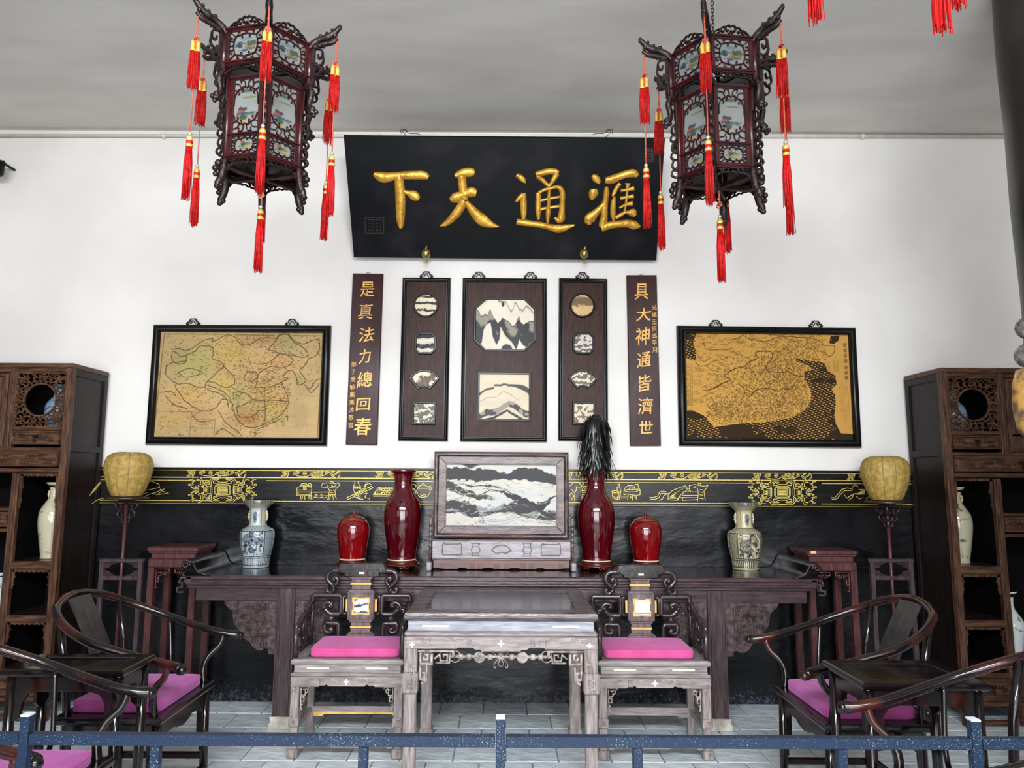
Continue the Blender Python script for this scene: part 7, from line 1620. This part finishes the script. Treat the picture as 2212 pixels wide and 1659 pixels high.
def palace_lantern():
    o = empty('palace_lantern'); R1, R2 = .203, .172; t = .024
    for k in range(6):
        # posts
        p = hexpt(R1, k); MB().tube([(p.x, p.y, .004), (p.x, p.y, -.20)], .0135, 6).build('upper_post', LANT, o)
        p = hexpt(R2, k); MB().tube([(p.x, p.y, -.18), (p.x, p.y, -.60)], .0125, 6).build('lower_post', LANT, o)
        a, c = hexpt(R1, k), hexpt(R1, k+1); m = (a+c)/2; U = (c-a).normalized(); F = Fr(m, U, (0, 0, 1)); out = 1 if F.W.dot(m) > 0 else -1
        w1 = (c-a).length/2-.008
        def HB(F, w_, z0, z1, d=.018): b = MB(); b.box(-w_, w_, z0, z1, -d/2, d/2, b=.003, F=F); return b
        if out < 0: F = Fr(m, -U, (0, 0, 1))
        b = HB(F, w1, -.020, 0); b.box(-w1, w1, -.170, -.150, -.009, .009, b=.003, F=F); b.box(-w1-.004, w1+.004, -.012, -.004, .006, .016, b=.002, F=F); b.box(-w1-.004, w1+.004, -.164, -.156, .006, .016, b=.002, F=F)
        b.box(-w1, -w1+.018, -.15, -.02, -.007, .007, b=.002, F=F); b.box(w1-.018, w1, -.15, -.02, -.007, .007, b=.002, F=F); b.build('upper_frame', LANT, o)
        pw = w1-.018; pn = pgrid('upper_pane', 56, 44, flat(F.p(-pw, -.15, -.002), F.U, F.V, 2*pw, .13), lantern_pane('up'), LGLS, o)
        b = MB(); scrolls(b, Fr(F.p(0, -.085, .002), F.U, F.V), 'up', pw, .065, .0042, .006); b.build('fretwork', LANT, pn)
        b = MB(); scrolls(b, Fr(F.p(0, 0, -.004), F.U, F.V), 'crest', w1*.86, .024, .0075, .009); b.build('crest', LAND, o)
        b = MB(); scrolls(b, Fr(F.p(0, -.170, -.005), F.U, F.V), 'skirt', w1, .018, .006, .008); b.build('valance', LAND, o)
        # lower body
        a, c = hexpt(R2, k), hexpt(R2, k+1); m = (a+c)/2; F = Fr(m, F.U, (0, 0, 1)); w2 = (c-a).length/2-.008
        b = HB(F, w2, -.225, -.205); b.box(-w2, w2, -.480, -.462, -.009, .009, b=.003, F=F); b.box(-w2, w2, -.575, -.555, -.009, .009, b=.003, F=F); b.box(-w2, w2, -.474, -.467, .006, .015, b=.002, F=F); b.box(-w2, w2, -.569, -.561, .006, .015, b=.002, F=F); b.box(-w2, w2, -.22, -.21, .006, .014, b=.002, F=F)
        for s in (-1, 1): b.box(s*w2, s*(w2-.020), -.56, -.21, -.007, .007, b=.002, F=F)
        b.build('lower_frame', LANT, o)
        pw = w2-.020; pn = pgrid('tall_pane', 44, 84, flat(F.p(-pw, -.462, -.002), F.U, F.V, 2*pw, .237), lantern_pane('tall'), LGLS, o); b = MB(); scrolls(b, Fr(F.p(0, -.3435, .002), F.U, F.V), 'tall', pw, .1185, .0042, .006); b.build('fretwork', LANT, pn)
        pn = pgrid('small_pane', 44, 30, flat(F.p(-pw, -.555, -.002), F.U, F.V, 2*pw, .075), lantern_pane('low'), LGLS, o); b = MB(); scrolls(b, Fr(F.p(0, -.5175, .002), F.U, F.V), 'low', pw, .0375, .0038, .006); b.build('fretwork', LANT, pn)
        b = MB(); scrolls(b, Fr(F.p(0, -.575, -.005), F.U, F.V), 'skirt', w2, .024, .007, .009); b.build('skirt', LAND, o)
        # dragon arm, side bracket, wing and foot: in the radial plane
        d = hexpt(1, k); FR_ = Fr((0, 0, 0), (d.x, d.y, 0), (0, 0, 1)); P3 = lambda r, z: FR_.p(r, z, 0)
        b = MB(); b.tube([P3(r, z) for r, z in cr([(.19, -.03), (.215, .0), (.25, .018), (.285, .024), (.315, .040), (.335, .060), (.346, .062)], 4)], [.014, .016, .014, .016, .013, .011, .008], 8)
        b.tube([P3(r, z) for r, z in cr([(.215, -.018), (.27, -.006), (.31, -.002), (.33, .014)], 4)], [.012, .012, .011, .007], 7)
        for r, z, q in ((.25, .034, .010), (.28, .042, .009), (.305, .056, .008), (.34, .068, .009), (.318, .03, .012), (.322, .008, .009)): b.ball(P3(r, z), q, 8)
        b.build('dragon_arm', LAND, o)
        b = MB(); FT = Fr((FR_.W*-.006), FR_.U, FR_.V)
        for L in ([(.215, -.02), (.255, -.03), (.262, -.06), (.245, -.07), (.240, -.05)], [(.262, -.05), (.266, -.09), (.246, -.11), (.234, -.09)], [(.25, -.10), (.258, -.13), (.24, -.15), (.222, -.14)], [(.262, -.02), (.27, -.01)], [(.215, -.01), (.245, -.012), (.268, -.02)], [(.228, -.15), (.224, -.20)]):
            b.sweep(cr(L, 4), .009, FT, 0, .012, 'bev')
        b.prism([(.20, 0), (.228, 0), (.226, -.2), (.214, -.21), (.20, -.2)], FT, 0, .012); b.build('arm_bracket', LAND, o)
        b = MB(); b.tube([P3(r, z) for r, z in cr([(.205, -.19), (.218, -.23), (.210, -.28), (.222, -.315), (.240, -.325)], 4)], [.012, .014, .012, .015, .009], 8); b.ball(P3(.225, -.305), .015, 8).ball(P3(.243, -.32), .011, 8).ball(P3(.232, -.335), .010, 8).ball(P3(.214, -.32), .011, 8)
        b.tube([P3(.17, -.205), P3(.215, -.195)], .010, 6); b.build('hanging_dragon_head', LAND, o)
        b = MB()
        for z0 in (-.37, -.45, -.53):
            b.sweep(cr([(.178, z0+.045), (.200, z0+.04), (.208, z0+.015), (.196, z0), (.186, z0+.012)], 4), .008, FT, 0, .012, 'bev'); b.sweep(cr([(.178, z0-.005), (.204, z0-.005), (.212, z0-.025), (.198, z0-.036), (.180, z0-.036)], 4), .008, FT, 0, .012, 'bev')
        b.sweep([(.18, -.33), (.18, -.58)], .010, FT, 0, .012, 'bev'); b.build('side_wing', LAND, o)
        b = MB(); b.tube([P3(r, z) for r, z in cr([(.172, -.57), (.178, -.62), (.186, -.66), (.198, -.685), (.196, -.705)], 4)], [.014, .018, .016, .014, .009], 8); b.ball(P3(.20, -.60), .016, 8).ball(P3(.212, -.625), .014, 8).ball(P3(.202, -.70), .012, 8).ball(P3(.186, -.69), .012, 8).ball(P3(.21, -.65), .012, 8)
        b.build('dragon_foot', LAND, o)
        r_ = .325; q = P3(r_, 0); tassel(None, q.x, q.y, .012, -.105, -.135, -.54, -.79, o)
    b = MB()
    for k in range(3):
        a, c = hexpt(.165, k, -.60), hexpt(.165, k+3, -.60); b.box(-.165, .165, -.012, .012, -.010, .010, b=.003, F=Fr((0, 0, -.60), (a-c).normalized(), (0, 0, 1)))
        a = hexpt(.2, k, -.01); b.box(-.2, .2, -.010, .010, -.008, .008, b=.003, F=Fr((0, 0, -.012), a.normalized()*1.0 - Vector((0, 0, 0)), (0, 0, 1)) if 0 else Fr((0, 0, -.014), Vector((a.x, a.y, 0)), (0, 0, 1)))
    b.build('cross_braces', LAND, o)
    tassel(None, 0, 0, -.60, -.68, 0, -.755, -1.02, o, twin=False)
    b = MB(); zc = .725; b.tube([(0, 0, -.01), (0, 0, .10)], .004, 6)
    for k in range(14): b.sweep(shape_pts('circle', .012, .026), .003, Fr((0, 0, .11+k*.018), (1, 0, 0) if k % 2 else (0, 1, 0), (0, 0, 1)), -.0015, .0015, closed=True)
    b.tube([(0, 0, .355), (0, 0, zc)], .002, 5); b.build('hanging_chain', IRON, o)
    return o
PL0 = palace_lantern()
for i, (x, y, z, a, lb) in enumerate(((-1.055, 3.0, 3.441, .315, 'red-brown hexagonal palace lantern with red tassels hanging left of the plaque'), (.941, 3.0, 3.408, -.407, 'red-brown hexagonal palace lantern with red tassels hanging right of the plaque'),
                                       (.885, 1.345, 3.47, .349, 'palace lantern above the top right edge, only its red tassel ends showing'))):
    c = PL0 if i == 0 else copy_tree(PL0)
    c.location = (x, y, z); c.rotation_euler = (0, 0, a); tag(c, lb, 'lantern', 'hexagonal palace lanterns')

# ------------------------------------------------------------------ barrier railing in front
YR = 1.9; rl = empty('barrier_railing', (0, YR, 0), 'low blue-black metal barrier with chipped paint across the front', 'railing')
h = .0128; zr = .893; P = [px_ for px_ in (-250, 60, 343, 790, 1085, 1380, 1820, 2110, 2400)]
wx = lambda px_: (px_-1085)*YR/1636
XS = [wx(p) for p in P]
for a, c in ((XS[0]-.2, XS[1]), (XS[1], XS[4]), (XS[4], XS[7]), (XS[7], XS[8]+.2)): MB().box(a+h+.001, c-h-.001, YR-h, YR+h, zr-h, zr+h, b=.0015).build('top_rail', RAILM, rl)
for a, c in ((XS[0]-.2, XS[1]), (XS[1], XS[4]), (XS[4], XS[7]), (XS[7], XS[8]+.2)): MB().box(a+h+.001, c-h-.001, YR-h, YR+h, .12-h, .12+h, b=.0015).build('bottom_rail', RAILM, rl)
for i, x_ in enumerate(XS):
    main = i in (1, 4, 7)
    MB().box(x_-h*.9, x_+h*.9, YR-h*(1 if main else .8), YR+h*(1 if main else .8), 0 if main else .12+h, zr+.058 if main else zr-h-.0005, b=.0015).build('post', RAILM, rl)
    if main: MB().box(x_-h*.92, x_+h*.92, YR-h*1.02, YR+h*1.02, zr+.054, zr+.0595, b=.001).build('post_cap', RAILC, rl); MB().box(x_-.05, x_+.05, YR-.05, YR+.05, 0, .006, b=.001).build('base_plate', RAILM, rl)

# small carved relief and pierced work is too fine to pick apart: one mesh each, marked as such
for o_ in bpy.data.objects:
    if o_.name.split('.')[0] in ('relief_carving', 'fretwork_carving', 'fret_carving', 'skirt_carving', 'cartouche_mouldings', 'scalloped_edging', 'frieze_moulding', 'pierced_scrollwork', 'shade_ribs', 'fretwork', 'scalloped_feet', 'gold_cap', 'cross_braces', 'side_wing', 'lower_beads', 'scroll_brackets'): o_['kind'] = 'stuff'
